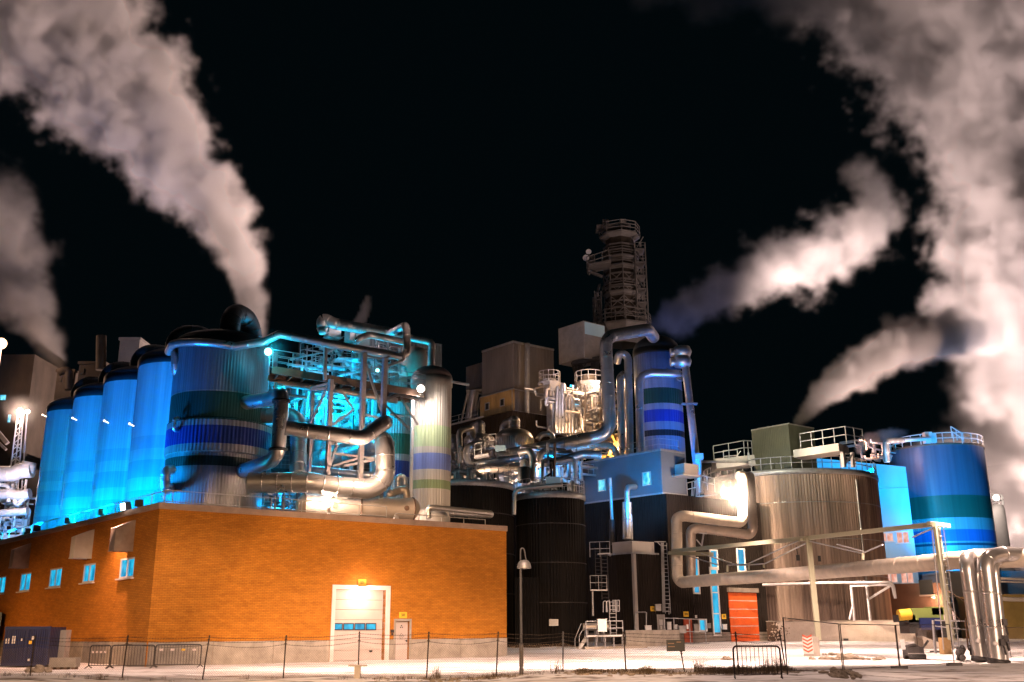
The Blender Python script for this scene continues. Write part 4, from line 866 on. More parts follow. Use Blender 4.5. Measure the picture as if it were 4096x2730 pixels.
mb = MB(); a = P(2505, 2585, 79.5); b = P(2720, 2580, 83.5); a.z = b.z = 0; mb.obox(a+Vector((0, 0, -.2)), b-a, Vector((0, .5, 0)), Vector((0, 0, 1.75))); solo('low_concrete_wall', mb, M['concrete'], 'low stained concrete wall in front of the black annex', 'wall')
# yard clutter by red door
M['pinkc'] = M['white']
cabinet(2669, 2491, 2684, 2520, 86, 'white meter box on a post right of the grey door', 'white', .3); cabinet(2694, 2502, 2708, 2518, 86, 'tiny white box on the rail right of the meter box', 'white', .3)
cabinet(2715, 2506, 2742, 2534, 85, 'open-fronted pale box in front of the small red door', 'greybox', .6); cabinet(2777, 2499, 2793, 2532, 88, 'tall pale box left of the low cyan window', 'greybox', .4)
cabinet(2832, 2496, 2842, 2514, 89, 'grey box between the low and the long cyan windows', 'greybox', .3); cabinet(2891, 2500, 2906, 2519, 92, 'white fire extinguisher box left of the orange door', 'white', .3); cabinet(2747, 2502, 2753, 2517, 84, 'tiny white notice box in front of the small red door', 'white', .1); cabinet(2780, 2464, 2788, 2474, 90.7, 'tiny pink box high on the black wall above the low window', 'white', .1)
t = thing('yard_railing', P(2780, 2585, 86), 'pale pipe railing with a step in front of the small red door', 'railing')
part(t, 'rail', M['galv'], lambda mb: mb.rail([P(2662, 2575, 85), P(2700, 2575, 85.3), P(2825, 2580, 86)], 2.0, 1.3, .04, 1)); part(t, 'step', M['galv'], lambda mb: (mb.beam(P(2735, 2573, 85.6), P(2826, 2574, 86.3), .9, .1), [mb.beam(P(x, 2574, 85.8), P(x, 2590, 85.8), .09) for x in (2772, 2824)]))

# ------------------------------------------------------------------ evaporators and pipes behind the dark tanks
def domed(name, px, Y, hw, ytop, ybot, nhw, nyt, label, mt='evap'):
    k = mpp(px, ytop, Y); R = hw*k; c = P(px, ytop, Y); zt, zb = zat(px, ytop, Y), zat(px, ybot, Y); zn = zat(px, nyt, Y); rn = nhw*k
    c.z = 0; t = thing(name, Vector((c.x, c.y, zb-6)), label, 'tank', 'domed evaporators')
    hd = (zt-zb)*.55
    part(t, 'shell', M[mt], lambda mb: mb.lathe(c, [(R*.93, zb-6), (R*.97, zb), (R, zb+.1), (R, zt-hd)]+[(R*(math.cos(a)), zt-hd+hd*math.sin(a)) for a in [math.pi/2*i/10 for i in range(1, 10)]], rib=.0, seg=56))
    part(t, 'rib', M['clad2'], lambda mb: [mb.beam((c.x+(R+.02)*math.cos(a), c.y+(R+.02)*math.sin(a), zb), (c.x+(R+.02)*math.cos(a), c.y+(R+.02)*math.sin(a), zt-hd), .05) for a in [math.pi+math.pi*i/26 for i in range(27)]])['kind'] = 'stuff'
    part(t, 'neck', M['clad'], lambda mb: mb.lathe(c, [(rn, zt-.6), (rn, zn-rn*.9)]+[(rn*math.cos(a), zn-rn*.9+rn*.9*math.sin(a)) for a in [math.pi/2*i/8 for i in range(1, 9)]], seg=28))
    part(t, 'neck_band', M['clad'], lambda mb: [mb.lathe(c, [(rn, z), (rn*1.05, z+.02), (rn*1.05, z+.18), (rn, z+.2)], seg=28) for z in (zt+.1, zt+(zn-zt)*.5)])
    part(t, 'duct', M['clad2'], lambda mb: mb.tube([c+Vector((-rn*.2, 0, zn-rn)), c+Vector((-rn*1.6, 1.5, zn-rn*1.0)), c+Vector((-rn*1.9, 2, zt-1))], rn*.8, 18, rn))
    return t
M['evap'] = noisy(mat('ribbed_cladding', (.62, .56, .50), .33, .75), .6, .2)[0]
domed('evaporator', 2056, 100, 78, 1714, 1795, 24, 1664, 'big shiny domed evaporator with ribbed sides, behind the long sloping pipe')
domed('evaporator', 1918, 104, 60, 1736, 1775, 22, 1680, 'smaller shiny domed evaporator left of the big one')
G = 'clad'
pipe([(1985, 1832, 92), (2414, 1742, 93), (2440, 1700, 93), (2421, 1348, 93), (2590, 1318, 97), (2614, 1350, 100)], .62, 'tallest shiny pipe running level, then rising to the blue column dome', G, bend=1.6, seam=1.3, seg=26, res=8)
pipe([(1987, 1850, 93), (2380, 1780, 94), (2455, 1782, 95), (2476, 1850, 95)], .33, 'warm shiny pipe just below the level stretch of the tallest pipe', 'cladwarm', bend=1.0, seam=1.3)
pipe([(1932, 1776, 92), (1866, 1786, 91), (1866, 1862, 91), (1975, 1850, 91), (2090, 1826, 92)], .32, 'U-shaped shiny pipe left of the big evaporator', G, bend=.7, seam=1.2)
pipe([(1844, 1900, 93), (1836, 1724, 93), (1885, 1712, 94), (1893, 1745, 97)], .3, 'tall arched pipe at the far left of the evaporators', G, bend=.7, seam=1.2)
pipe([(1853, 1790, 91.5), (1842, 1800, 91.5), (1842, 1840, 91.5), (1856, 1850, 91.5)], .2, 'small C-shaped pipe between the arched and the U-shaped pipes', G, bend=.4, seam=.6)
pipe([(2080, 1812, 88), (2120, 1802, 87), (2130, 1830, 87), (2130, 1925, 87)], .3, 'dark hooked pipe dropping onto the right dark tank', G, bend=.8, seam=1.2)
pipe([(2156, 1860, 89), (2158, 1812, 89), (2200, 1810, 90), (2235, 1830, 91), (2300, 1842, 91)], .34, 'pale pipe bending over behind the hooked pipe', G, bend=.8, seam=1.2)
pipe([(2150, 1856, 89), (2240, 1846, 89), (2330, 1818, 90), (2405, 1822, 90)], .38, 'dull dark pipe lying low in front of the warm pipe', 'clad2', bend=.8, seam=1.2)
pipe([(2196, 1852, 87.5), (2285, 1836, 87.5), (2298, 1842, 87.5), (2300, 1935, 87.5)], .17, 'thin pipe bending down above the junction box', G, bend=.4, seam=1)
pipe([(2170, 1925, 87), (2172, 1842, 87), (2190, 1838, 87)], .14, 'thin dark hooked pipe over the junction box', 'clad2', bend=.3, seam=1)
pipe([(1860, 1880, 90), (2080, 1862, 91)], .22, 'upper of two straight pipes above the left dark tank', G, bend=0)
pipe([(1795, 1912, 89), (1960, 1880, 89), (2150, 1868, 90)], .3, 'lower of two straight pipes above the left dark tank', 'cladwarm', bend=0)
pipe([(1795, 1880, 94), (1850, 1885, 94), (1870, 1892, 94)], .2, 'short pipe peeping out right of the pale striped silo', G, bend=.2)
pipe([(2150, 1900, 96), (2240, 1888, 95), (2300, 1880, 95)], .8, 'wide pale duct glowing blue between the pipes', 'white', bend=.2)
pipe([(2010, 1840, 96), (2012, 1900, 96)], .18, 'short upright pipe under the level pipes', G, bend=0); pipe([(2215, 1930, 87.2), (2220, 1770, 87.2)], .12, 'slim brown post in front of the pipes', 'brown', 'post', 'post', bend=0, seam=0); pipe([(2192, 1850, 88), (2190, 1772, 88)], .12, 'slim pale post in front of the pipes', 'steel', 'post', 'post', bend=0, seam=0)
pipe([(2150, 1760, 101), (2165, 1738, 101), (2205, 1735, 101), (2215, 1760, 101), (2200, 1770, 101)], .28, 'small looped pipe right of the big evaporator', G, bend=.7, seam=.6)
pipe([(1795, 1755, 99), (1822, 1758, 99), (1825, 1800, 99), (1800, 1830, 99)], .5, 'dark duct curling behind the pale striped silo', 'clad2', bend=.8, seam=1)
c = P(2096, 1900, 86.5); mb = MB(); k = mpp(2096, 1900, 86.5); mb.lathe(c, [(25*k, zat(2096, 1930, 86.5)), (25*k, zat(2096, 1875, 86.5)), (22*k, zat(2096, 1870, 86.5)), (.02, zat(2096, 1866, 86.5))], seg=32); solo('drum', mb, M['darkcap'], 'black round drum standing on the right dark tank', 'drum')
c = P(2104, 1860, 88); mb = MB(); mb.lathe(c, [(.55, c.z-1), (.55, c.z)]+[(.55*math.cos(a), c.z+.6*math.sin(a)) for a in (.4, .8, 1.2, 1.5)], seg=24); solo('roof_vent', mb, M['clad'], 'small shiny domed cap behind the black drum', 'vent')
c = P(2205, 1858, 87); mb = MB(); mb.tube([c+Vector((-.15, 0, 0)), c+Vector((.15, 0, 0))], .42, 20); mb.tube([c, c-Vector((0, 0, 1.6))], .1, 8); mb.tube([c-Vector((0, 0, .8)), c-Vector((.8, 0, 1.3))], .1, 8); solo('valve', mb, M['dark'], 'dark round valve wheel amid the pipes', 'valve')
t = thing('stair_platform', P(1930, 1850, 90), 'pale stair platform with guard rails left of the big evaporator', 'platform')
part(t, 'deck', M['white'], lambda mb: mb.beam(P(1898, 1830, 90), P(1955, 1822, 90), 1.2, .15)); part(t, 'deck', M['white'], lambda mb: mb.beam(P(1940, 1795, 91), P(1985, 1790, 91), 1.2, .12))
part(t, 'guard_rail', M['white'], lambda mb: (mb.rail([P(1898, 1828, 89.5), P(1925, 1822, 89.5), P(1955, 1790, 90.5), P(1985, 1788, 90.5)], 1.2, .7, .04, 1)))
part(t, 'cabinet', M['cyanwall'], lambda mb: mb.box(P(2002, 1790, 90), (1.0, .4, 1.0)) if False else mb.obox(P(1980, 1804, 90), Vector((1.0, 0, 0)), Vector((0, .4, 0)), Vector((0, 0, .5))))
# grey process building rising behind
KB = P(2054, 1600, 118); KB.z = 0; F8 = Fr(KB, dR, (.6, -.8)); F9 = Fr(KB, dL, (-.7, -.6)); Z = lambda x, y: zat(x, y, 118)
l8, l9 = F8.at(2218, 1600)[0], F9.at(1928, 1600)[0]; zA0, zA1 = Z(2054, 1372), Z(2054, 1560)
B8 = thing('process_building', KB, 'tall grey windowless block with a yellow-lit strip holding two small windows', 'building')
ft = [KB, KB+dR*l8, KB+dR*l8+dL*l9, KB+dL*l9]
M['bb'] = corrugate(noisy(mat('block_sheet', (.22, .19, .175), .55, .2), .25, .35, stretch=(1, 1, .4))[0], .5, .35, .04)
M['bb2'] = noisy(mat('yellow_lit_panel', (.50, .32, .13), .6, .1), .9, .6, stretch=(1, 1, .25))[0]  # yellow lamplight on the strip is put into this colour
part(B8, 'wall', M['bb'], lambda mb: mb.prism([(p.x, p.y) for p in ft], 0, zA0))
part(B8, 'roof_edge', M['galv'], lambda mb: (F8.box(mb, -.1, zA0, l8, zA0+.25, -.2, .1), F9.box(mb, -.1, zA0, l9, zA0+.25, -.2, .1)))
zs0, zs1 = Z(2054, 1642), Z(2054, 1560)
part(B8, 'yellow_lit_strip', M['bb2'], lambda mb: F9.box(mb, -.25, zs0, l9+.1, zs1, .0, .25)); part(B8, 'ledge', M['galv'], lambda mb: (F8.box(mb, -.25, zs1, l8, zs1+.12, 0, .15), F9.box(mb, -.3, zs1, l9, zs1+.14, 0, .32), F8.box(mb, -.25, zs0-.12, l8, zs0, 0, .1), F8.box(mb, -.27, zs0, -.02, zs1, .0, .12)))
for q in ((1949, 1616, 1962, 1640), (2009, 1600, 2022, 1624)): q = F9.rect(*q); part(B8, 'window', M['black'], lambda mb: (F9.box(mb, *q, .255, .28))); part(B8, 'window_frame', M['galv'], lambda mb: (F9.box(mb, q[0]-.12, q[3], q[2]+.12, q[3]+.12, .25, .33), F9.box(mb, q[0]-.12, q[1]-.12, q[2]+.12, q[1], .25, .33), F9.box(mb, q[0]-.12, q[1], q[0], q[3], .25, .33), F9.box(mb, q[2], q[1], q[2]+.12, q[3], .25, .33)))
pipe([(2109, 1700, 116.5), (2109, 1375, 116.5)], .33, 'straight grey flue climbing the tall windowless block', 'clad2', 'flue', 'pipe', seam=4, bend=0)
# lower wide part and side box
KC = P(2050, 1660, 114); KC.z = 0; FC = Fr(KC, dR, (.6, -.8)); FD = Fr(KC, dL, (-.7, -.6)); lc = FD.at(1750, 1700)[0]; lcr = FC.at(2330, 1700)[0]; zc_ = zat(2050, 1643, 114)
B9 = thing('lower_block', KC, 'wide dark brown block under the tall windowless one', 'building')
part(B9, 'wall', M['corrdark'], lambda mb: mb.prism([(p.x, p.y) for p in (KC, KC+dR*lcr, KC+dR*lcr+dL*8, KC+dL*lc+dR*8, KC+dL*lc)], 0, zc_))
part(B9, 'roof_edge', M['galv'], lambda mb: FD.box(mb, l9*.9, zc_, lc, zc_+.2, -.2, .15)); part(B9, 'guard_rail', M['galv'], lambda mb: mb.rail([FD.p(l9+1, zc_+.2, -.5), FD.p(lc, zc_+.2, -.5)], 1.1, 1.8, .035, 1))
q0 = P(1928, 1560, 128); q0.z = 0; FE_ = Fr(q0, dL, (-.7, -.6)); le = FE_.at(1864, 1500)[0]; z_a, z_b = zat(1928, 1450, 128), zat(1928, 1545, 128)
t = thing('side_box', q0+Vector((0, 0, z_b)), 'small grey box house on struts left of the tall windowless block', 'building')
part(t, 'wall', M['bb'], lambda mb: mb.prism([(p.x, p.y) for p in (q0, q0+dR*4, q0+dR*4+dL*le, q0+dL*le)], z_b, z_a))
part(t, 'strut', M['galv'], lambda mb: mb.beam(P(1872, 1565, 124), P(1842, 1700, 124), .18)); part(t, 'strut', M['galv'], lambda mb: mb.beam(P(1925, 1590, 124), P(1895, 1680, 124), .3)); part(t, 'strut', M['galv'], lambda mb: mb.beam(P(1873, 1565, 124), P(1875, 1700, 124), .25)); part(t, 'chute', M['clad2'], lambda mb: mb.tube([P(1895, 1565, 124), P(1876, 1680, 124)], .55, 14)); part(t, 'chute', M['clad'], lambda mb: mb.tube([P(1908, 1570, 124), P(1886, 1680, 124)], .3, 12)); part(t, 'floor_frame', M['galv'], lambda mb: (mb.beam(P(1865, 1567, 124), P(1928, 1562, 124), .3), mb.beam(P(1890, 1567, 124), P(1930, 1580, 124), .2)))
# elevated box
KE = P(2338, 1430, 118); KE.z = 0; F10 = Fr(KE, dR, (.6, -.8)); F11 = Fr(KE, dL, (-.7, -.6)); le1 = F10.at(2420, 1400)[0]; le2 = F11.at(2235, 1400)[0]; za, zb_ = zat(2338, 1284, 118), zat(2338, 1430, 118)
t = thing('elevated_box', KE+Vector((0, 0, zb_)), 'pale square box building held up on steel below the tower', 'building')
M['ebox'] = noisy(mat('elevated_box_panel', (.30, .27, .26), .6), .8, .3)[0]
part(t, 'wall', M['ebox'], lambda mb: mb.prism([(p.x, p.y) for p in (KE, KE+dR*le1, KE+dR*le1+dL*le2, KE+dL*le2)], zb_, za))
part(t, 'blue_panel', M['cyanwall'], lambda mb: F10.box(mb, .15, zat(2370, 1335, 118), le1, za-.1, .004, .06))
part(t, 'support', M['dark'], lambda mb: (mb.beam(P(2290, 1450, 120), P(2310, 1520, 120), .3), mb.beam(P(2350, 1440, 120), P(2310, 1500, 120), .3), mb.beam(P(2312, 1440, 120), P(2312, 1560, 120), .7), mb.beam(P(2380, 1430, 120), P(2382, 1560, 120), .8), mb.beam(P(2290, 1455, 119), P(2410, 1432, 119), .5)))
# cyclone columns with ring platforms
def colm(px, Y, hw, yt, yb, rings_, label, mt='cladwarm'):
    c = P(px, (yt+yb)/2, Y); k = mpp(px, yt, Y); R = hw*k; t = thing('process_column', Vector((c.x, c.y, zat(px, yb, Y))), label, 'column')
    part(t, 'shell', M[mt], lambda mb: mb.lathe(c, [(R, zat(px, yb, Y)), (R, zat(px, yt+12, Y)), (R*.7, zat(px, yt, Y)), (.05, zat(px, yt-2, Y))], seg=28))
    for (y, f) in rings_:
        z = zat(px, y, Y); rr_ = R*f
        part(t, 'ring_platform', M['steel'], lambda mb: mb.lathe(c, [(R, z-1.0), (rr_, z-.15), (rr_, z), (R, z)], seg=8, smooth=False)); part(t, 'guard_rail', M['steel'], lambda mb: mb.rail([(c.x+rr_*math.cos(a), c.y+rr_*math.sin(a), z) for a in [math.pi/8+2*math.pi*i/12 for i in range(12)]], 1.2, 1.1, .045, 1, closed=True))
    return t
colm(2360, 112, 30, 1500, 1740, ((1532, 1.9), (1592, 1.8), (1640, 1.7)), 'fattest pale process column with three ring platforms beside the white lamp')
colm(2200, 110, 14, 1520, 1740, ((1530, 3.0), (1560, 1.6)), 'slim dark process column with an octagonal top platform', 'clad2')
colm(2305, 114, 12, 1540, 1740, ((1590, 2.2),), 'slim process column between the fat and the dark ones')
rr = random.Random(8)
gl = 'slender upright pipes of the central plant'
for k, x in enumerate((2228, 2240, 2252, 2265, 2278, 2292, 2325, 2338, 2398, 2410)):
    y0 = rr.randint(1540, 1640); pipe([(x+rr.randint(-8, 22), y0-22, 106), (x, y0+10, 106), (x-1, 1735, 106)], rr.choice((.14, .2, .26)), 'slender warm-lit upright pipe, %s from the left of the central cluster' % ('first second third fourth fifth sixth seventh eighth ninth tenth'.split()[k]), rr.choice(('clad', 'cladwarm')), bend=.4, seam=1.3, grp=gl)
for (x0, y0, x1, y1, r, lb) in ((2185, 1560, 2183, 1605, .18, 'short bright hooked tube beside the octagonal platform'),): pipe([(x0+12, y0-6, 107), (x0, y0, 107), (x1, y1, 107), (x1+80, y1+4, 107)], r, lb, 'cladwarm', bend=.4)
t = thing('support_rack', P(2270, 1740, 107), 'pale steel rack of beams holding the central pipes', 'steel frame')
for q in ((2213, 1588, 2310, 1584), (2222, 1672, 2315, 1676), (2214, 1588, 2226, 1670), (2222, 1672, 2222, 1740), (2262, 1672, 2262, 1740), (2280, 1588, 2255, 1650), (2300, 1590, 2276, 1650), (2315, 1676, 2290, 1705), (2225, 1640, 2225, 1740)): part(t, 'beam', M['steel'], lambda mb: mb.beam(P(q[0], q[1], 107), P(q[2], q[3], 107), .25))
q = P(2385, 1546, 110); mb = MB(); mb.sphere(q, .35); mb.box(q+Vector((0, 0, .5)), (.8, .8, .1)); solo('area_lamp', mb, M['lamp'], 'white lamp glaring on the fattest process column', 'lamp')
light('POINT', 'column_lamp_light', q+Vector((-.6, -2.6, -.2)), 1700, (1, .64, .38), .3)
for k, (x, y) in enumerate(((2280, 1543), (2298, 1620), (2306, 1570))): mb = MB(); mb.beam(P(x, y, 108), P(x+16, y+4, 108), .2); solo('tube_light', mb, M['tube'], ['upper small cyan tube light in the central plant', 'lower small cyan tube light in the central plant', 'middle small cyan tube light in the central plant'][k], 'lamp')
t = thing('lattice_tower', P(2462, 1850, 103), 'orange-lit steel lattice between the tallest pipe and the slim pipes', 'steel frame')
M['ochre'] = noisy(mat('ochre_steel', (.55, .36, .14), .6), 1, .2)[0]
part(t, 'post', M['ochre'], lambda mb: mb.beam(P(2442, 1500, 103), P(2446, 1850, 103), .35)); part(t, 'post', M['ochre'], lambda mb: mb.beam(P(2486, 1500, 103), P(2492, 1850, 103), .35))
for k in range(5): y = 1560+k*62; part(t, 'brace', M['ochre'], lambda mb: mb.beam(P(2444, y, 103), P(2490, y+62, 103), .2)); part(t, 'brace', M['ochre'], lambda mb: mb.beam(P(2490, y, 103), P(2444, y+62, 103), .2)); part(t, 'beam', M['ochre'], lambda mb: mb.beam(P(2444, y, 103), P(2490, y+4, 103), .25))
for q in ((2440, 1720, 2480, 1800), (2420, 1850, 2480, 1740), (2400, 1830, 2500, 1830)): part(t, 'brace', M['ochre'], lambda mb: mb.beam(P(q[0], q[1], 98), P(q[2], q[3], 98), .3))
q = P(2462, 1772, 99); light('POINT', 'orange_plant_light', P(2455, 1800, 97.5), 700, (1, .55, .18), .3)
part(TA, 'rim_cable', M['galv'], lambda mb: mb.tube([P(1800, 1925, 76), P(1810, 1925, 76)], .03, 5))

# ------------------------------------------------------------------ blue column
Yc = 104; kx = mpp(2630, 1500, Yc); Rc = 92*kx; cb = P(2630, 1500, Yc); cb.z = 0
zz = lambda y: zat(2630, y, Yc-Rc)
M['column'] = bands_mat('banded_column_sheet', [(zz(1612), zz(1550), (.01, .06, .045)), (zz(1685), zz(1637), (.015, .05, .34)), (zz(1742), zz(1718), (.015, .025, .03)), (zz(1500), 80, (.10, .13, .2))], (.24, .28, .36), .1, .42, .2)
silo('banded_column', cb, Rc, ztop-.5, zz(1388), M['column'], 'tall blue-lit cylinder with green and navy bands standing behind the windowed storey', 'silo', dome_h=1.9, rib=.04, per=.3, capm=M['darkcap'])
pipe([(2563, 1860, 98.5), (2556, 1512, 98.5), (2600, 1493, 98.5), (2718, 1496, 98.8), (2722, 1512, 101)], .42, 'pipe arching across the front of the banded column', G, bend=1.0, seam=1.9, seg=22, res=8)
pipe([(2520, 1860, 98), (2512, 1425, 98), (2478, 1410, 98), (2468, 1450, 99)], .40, 'tall slim pipe left of the banded column with a hooked top', G, bend=.8, seam=1.9, seg=20)
pipe([(2486, 1870, 97.5), (2479, 1512, 97.5), (2492, 1498, 98.5)], .35, 'shorter slim pipe with a rounded top beside the hooked one', G, bend=.5, seam=1.9, seg=20)
pipe([(2500, 1850, 99), (2500, 1560, 99)], .12, 'thin gold-lit pipe between the two slim pipes', 'cladwarm', bend=0)
pipe([(2800, 1975, 98), (2742, 1470, 98.5), (2730, 1455, 98.5)], .38, 'slender blue-lit pipe at the right of the banded column', G, bend=.4, seam=2.0, seg=20)
for k, y in enumerate((1408, 1446)): c = P(2728, y, 98.5); mb = MB(); mb.lathe(c, [(.1, c.z-.75), (.8, c.z-.55), (1.0, c.z), (.8, c.z+.5), (.1, c.z+.65)], seg=14, smooth=True); mb.tube([c, c-Vector((1.2, 0, .1))], .45, 14); solo('expansion_joint', mb, M['clad'], ['upper bulging joint on top of the right slender pipe', 'lower bulging joint on top of the right slender pipe'][k], 'pipe joint')
mb = MB(); q = P(2757, 1617, 98.3); mb.box(q, (1.6, .8, .1)); mb.beam(q-Vector((.7, 0, 0)), q-Vector((.7, 0, .8)), .06); solo('bracket_platform', mb, M['galv'], 'tiny platform halfway up the slender blue-lit pipe', 'platform')
light('SPOT', 'blue_flood_light', P(2660, 1870, 92.5), 24000, (.0, .23, 1.0), .2, cb+Vector((2.2, -Rc, zz(1600))), 75, .9)
light('SPOT', 'blue_flood_light', P(2765, 1950, 95), 12000, (.0, .20, 1.0), .2, P(2740, 1620, 99), 80, .9)
light('POINT', 'blue_plant_light', P(2765, 1925, 94), 700, (.02, .40, 1), .2)
t = thing('roof_railing', P(2775, 1985, 95), 'railing glowing blue at the foot of the slender pipe', 'railing')
part(t, 'rail', M['white'], lambda mb: mb.rail([P(2750, 1985, 92), P(2790, 1975, 93), P(2800, 1950, 95), P(2860, 1965, 96)], 1.2, .8, .045, 1)); part(t, 'deck', M['white'], lambda mb: mb.beam(P(2745, 1995, 93), P(2840, 1982, 96), 1.6, .1)); part(t, 'ladder_cage', M['white'], lambda mb: [mb.tube([P(2766+k*9, 1985, 93), P(2770+k*8, 1925, 93), P(2782+k*6, 1925, 93), P(2786+k*6, 1985, 93)], .04, 6, bend=.4) for k in range(3)])
# upper storey floods (blue light rises from the yard lamps at its foot)
light('SPOT', 'blue_wall_light', P(2540, 1995, 84), 4600, (.0, .36, 1.0), .3, P(2520, 1880, 91), 120, .9)

# ------------------------------------------------------------------ tower
YT = 150; kt = mpp(2480, 1100, YT); ct = P(2484, 1100, YT); ct.z = 0; zt = lambda y: zat(2484, y, YT); zT = lambda y: zat(2484, y, YT)
T = thing('boiler_tower', Vector((ct.x, ct.y, zT(1320))), 'tall dim scaffolded stack tower with platforms and antennas against the night sky', 'tower')
M['tower'] = noisy(mat('tower_sheet', (.075, .055, .04), .7, .1), .3, .5, stretch=(1, 1, .5))[0]
M['tsteel'] = noisy(mat('tower_steel', (.25, .225, .21), .6, .2), .5, .3)[0]
part(T, 'shaft', M['tower'], lambda mb: mb.lathe(ct, [(60*kt, zT(1320)), (66*kt, zT(1180)), (62*kt, zT(1100)), (56*kt, zT(1040)), (56*kt, zT(960)), (50*kt, zT(930)), (20*kt, zT(925))], seg=8, smooth=False))
def ringp(y, hw, T=T, h=1.3, seg=8, under=1.5, ox=0):
    z = zT(y); r = hw*kt; c = ct+Vector((ox, 0, 0)); part(T, 'platform', M['tsteel'], lambda mb: mb.lathe(c, [(r*.55, z-under), (r, z-.3), (r, z), (r*.5, z)], seg=seg, smooth=False)); part(T, 'guard_rail', M['tsteel'], lambda mb: mb.rail([(c.x+r*math.cos(a), c.y+r*math.sin(a), z) for a in [2*math.pi*i/seg for i in range(seg)]], h, 1.8, .07, 2, closed=True))
ringp(948, 82, h=1.7, under=.9); ringp(1040, 74); ringp(1075, 72); ringp(1180, 76); ringp(1310, 110, h=2.0, under=3)
for i, y in enumerate((1000, 1022, 1090, 1115, 1140, 1165, 1200, 1225, 1250, 1275)): part(T, 'hoop', M['tsteel'], lambda mb: mb.lathe(ct, [(68*kt, zT(y)), (69*kt, zT(y)), (69*kt, zT(y)+.3), (68*kt, zT(y)+.3)], seg=8, smooth=False))
for a in range(8):
    an = 2*math.pi*a/8; p = lambda y: Vector((ct.x+69*kt*math.cos(an), ct.y+69*kt*math.sin(an), zT(y))); p2 = lambda y: Vector((ct.x+69*kt*math.cos(an+.785), ct.y+69*kt*math.sin(an+.785), zT(y)))
    part(T, 'upright', M['tsteel'], lambda mb: mb.beam(p(1300), p(1040), .14))
    if a in (4, 5, 6, 7): part(T, 'brace', M['tsteel'], lambda mb: [(mb.beam(p(y), p2(y-42), .11), mb.beam(p2(y), p(y-42), .11)) for y in (1290, 1245, 1200, 1150)])
part(T, 'top_box', M['tsteel'], lambda mb: (mb.box((ct.x-2.2, ct.y, zT(900)), (1, 1, 1.6)), mb.box((ct.x+.6, ct.y, zT(902)), (1, 1, 1.8)), mb.box((ct.x-1, ct.y, zT(916)), (5.5, 2, .7))))
part(T, 'side_platform', M['tsteel'], lambda mb: (mb.beam(P(2350, 1075, YT-3), P(2440, 1060, YT-3), 3.4, .4), mb.beam(P(2352, 1085, YT-3), P(2410, 1108, YT-3), .4), mb.rail([P(2348, 1072, YT-4.5), P(2440, 1042, YT-4.5)], 1.8, 1.3, .07, 1), mb.box(P(2365, 1050, YT-3), (1.2, 1.2, 1.6))))
part(T, 'dish', M['white'], lambda mb: mb.tube([P(2355, 1008, YT-4), P(2354, 1008, YT-4.3)], .42, 16)); part(T, 'dish', M['white'], lambda mb: mb.tube([P(2345, 1033, YT-4), P(2344, 1033, YT-4.3)], .5, 16)); part(T, 'dish_mast', M['tsteel'], lambda mb: (mb.beam(P(2357, 1075, YT-3.8), P(2357, 1004, YT-3.8), .1), mb.beam(P(2357, 1033, YT-3.8), P(2345, 1033, YT-3.9), .08), mb.beam(P(2357, 1094, YT-3), P(2355, 1100, YT-3), .3)))
# stair shafts
def shaft(x0, x1, yt, yb, nm, Y):
    a, b = P(x0, yb, Y), P(x1, yb, Y); w = b.x-a.x; z0, z1 = zat(x0, yb, Y), zat(x0, yt, Y)
    part(T, nm, M['tsteel'], lambda mb: [mb.beam((xx, yy, z0), (xx, yy, z1), .16) for xx in (a.x, b.x) for yy in (Y, Y+3)])
    n = int((z1-z0)/2.0)
    for k in range(n):
        z = z0+(k+.5)*(z1-z0)/n; f = part(T, 'landing', M['tsteel'], lambda mb: (mb.obox((a.x, Y, z), (w, 0, 0), (0, 3, 0), (0, 0, .12)), mb.beam((a.x, Y, z+.6), (b.x, Y, z+.6), .06), mb.beam((a.x, Y, z+1.1), (b.x, Y, z+1.1), .06), mb.beam((a.x+w*(.1 if k % 2 else .9), Y+.6, z), (a.x+w*(.9 if k % 2 else .1), Y+.6, z+(z1-z0)/n), .5, .12), mb.obox((a.x+w*.45, Y-.02, z+.3), (w*.2, 0, 0), (0, .05, 0), (0, 0, .9)) if k % 2 else None))
shaft(2552, 2594, 970, 1292, 'stair_shaft', YT-3); shaft(2382, 2408, 1165, 1300, 'stair_shaft', YT-1)
light('SPOT', 'tower_light', P(2900, 1990, 84), 6000, (1, .70, .55), .4, Vector((ct.x, ct.y, zT(1120))), 11, .9)

# ------------------------------------------------------------------ right side: big stained tank
YK = 108; kk = mpp(3165, 1870, YK); RK = 345*kk*.97; cK = P(3150, 1870, YK+1); cK.z = 0; zK = zat(3165, 1868, YK-RK); zKb = zat(3300, 2486, YK-RK+1)
M['stained'] = bands_mat('stained_tank_sheet', [], (.38, .27, .215), .08, .62, .55)
TK = thing('stained_tank', Vector((cK.x, cK.y, zKb)), 'huge streaked corrugated metal tank with railings round its roof', 'tank')
part(TK, 'shell', M['stained'], lambda mb: mb.lathe(cK, [(RK, zKb-1), (RK, zK-.5)], rib=.05, per=.3)); part(TK, 'rim', M['galv'], lambda mb: mb.lathe(cK, [(RK+.05, zK-.55), (RK+.16, zK-.5), (RK+.16, zK), (RK-.4, zK+.02)], seg=96))
part(TK, 'roof', M['concdark'], lambda mb: mb.lathe(cK, [(RK, zK), (.05, zK+1.3)], seg=72)); part(TK, 'guard_rail', M['galv'], lambda mb: mb.rail([(cK.x+RK*math.cos(a), cK.y+RK*math.sin(a), zK) for a in [2*math.pi*i/56 for i in range(56)]], 1.25, 1.05, .045, 1, closed=True))
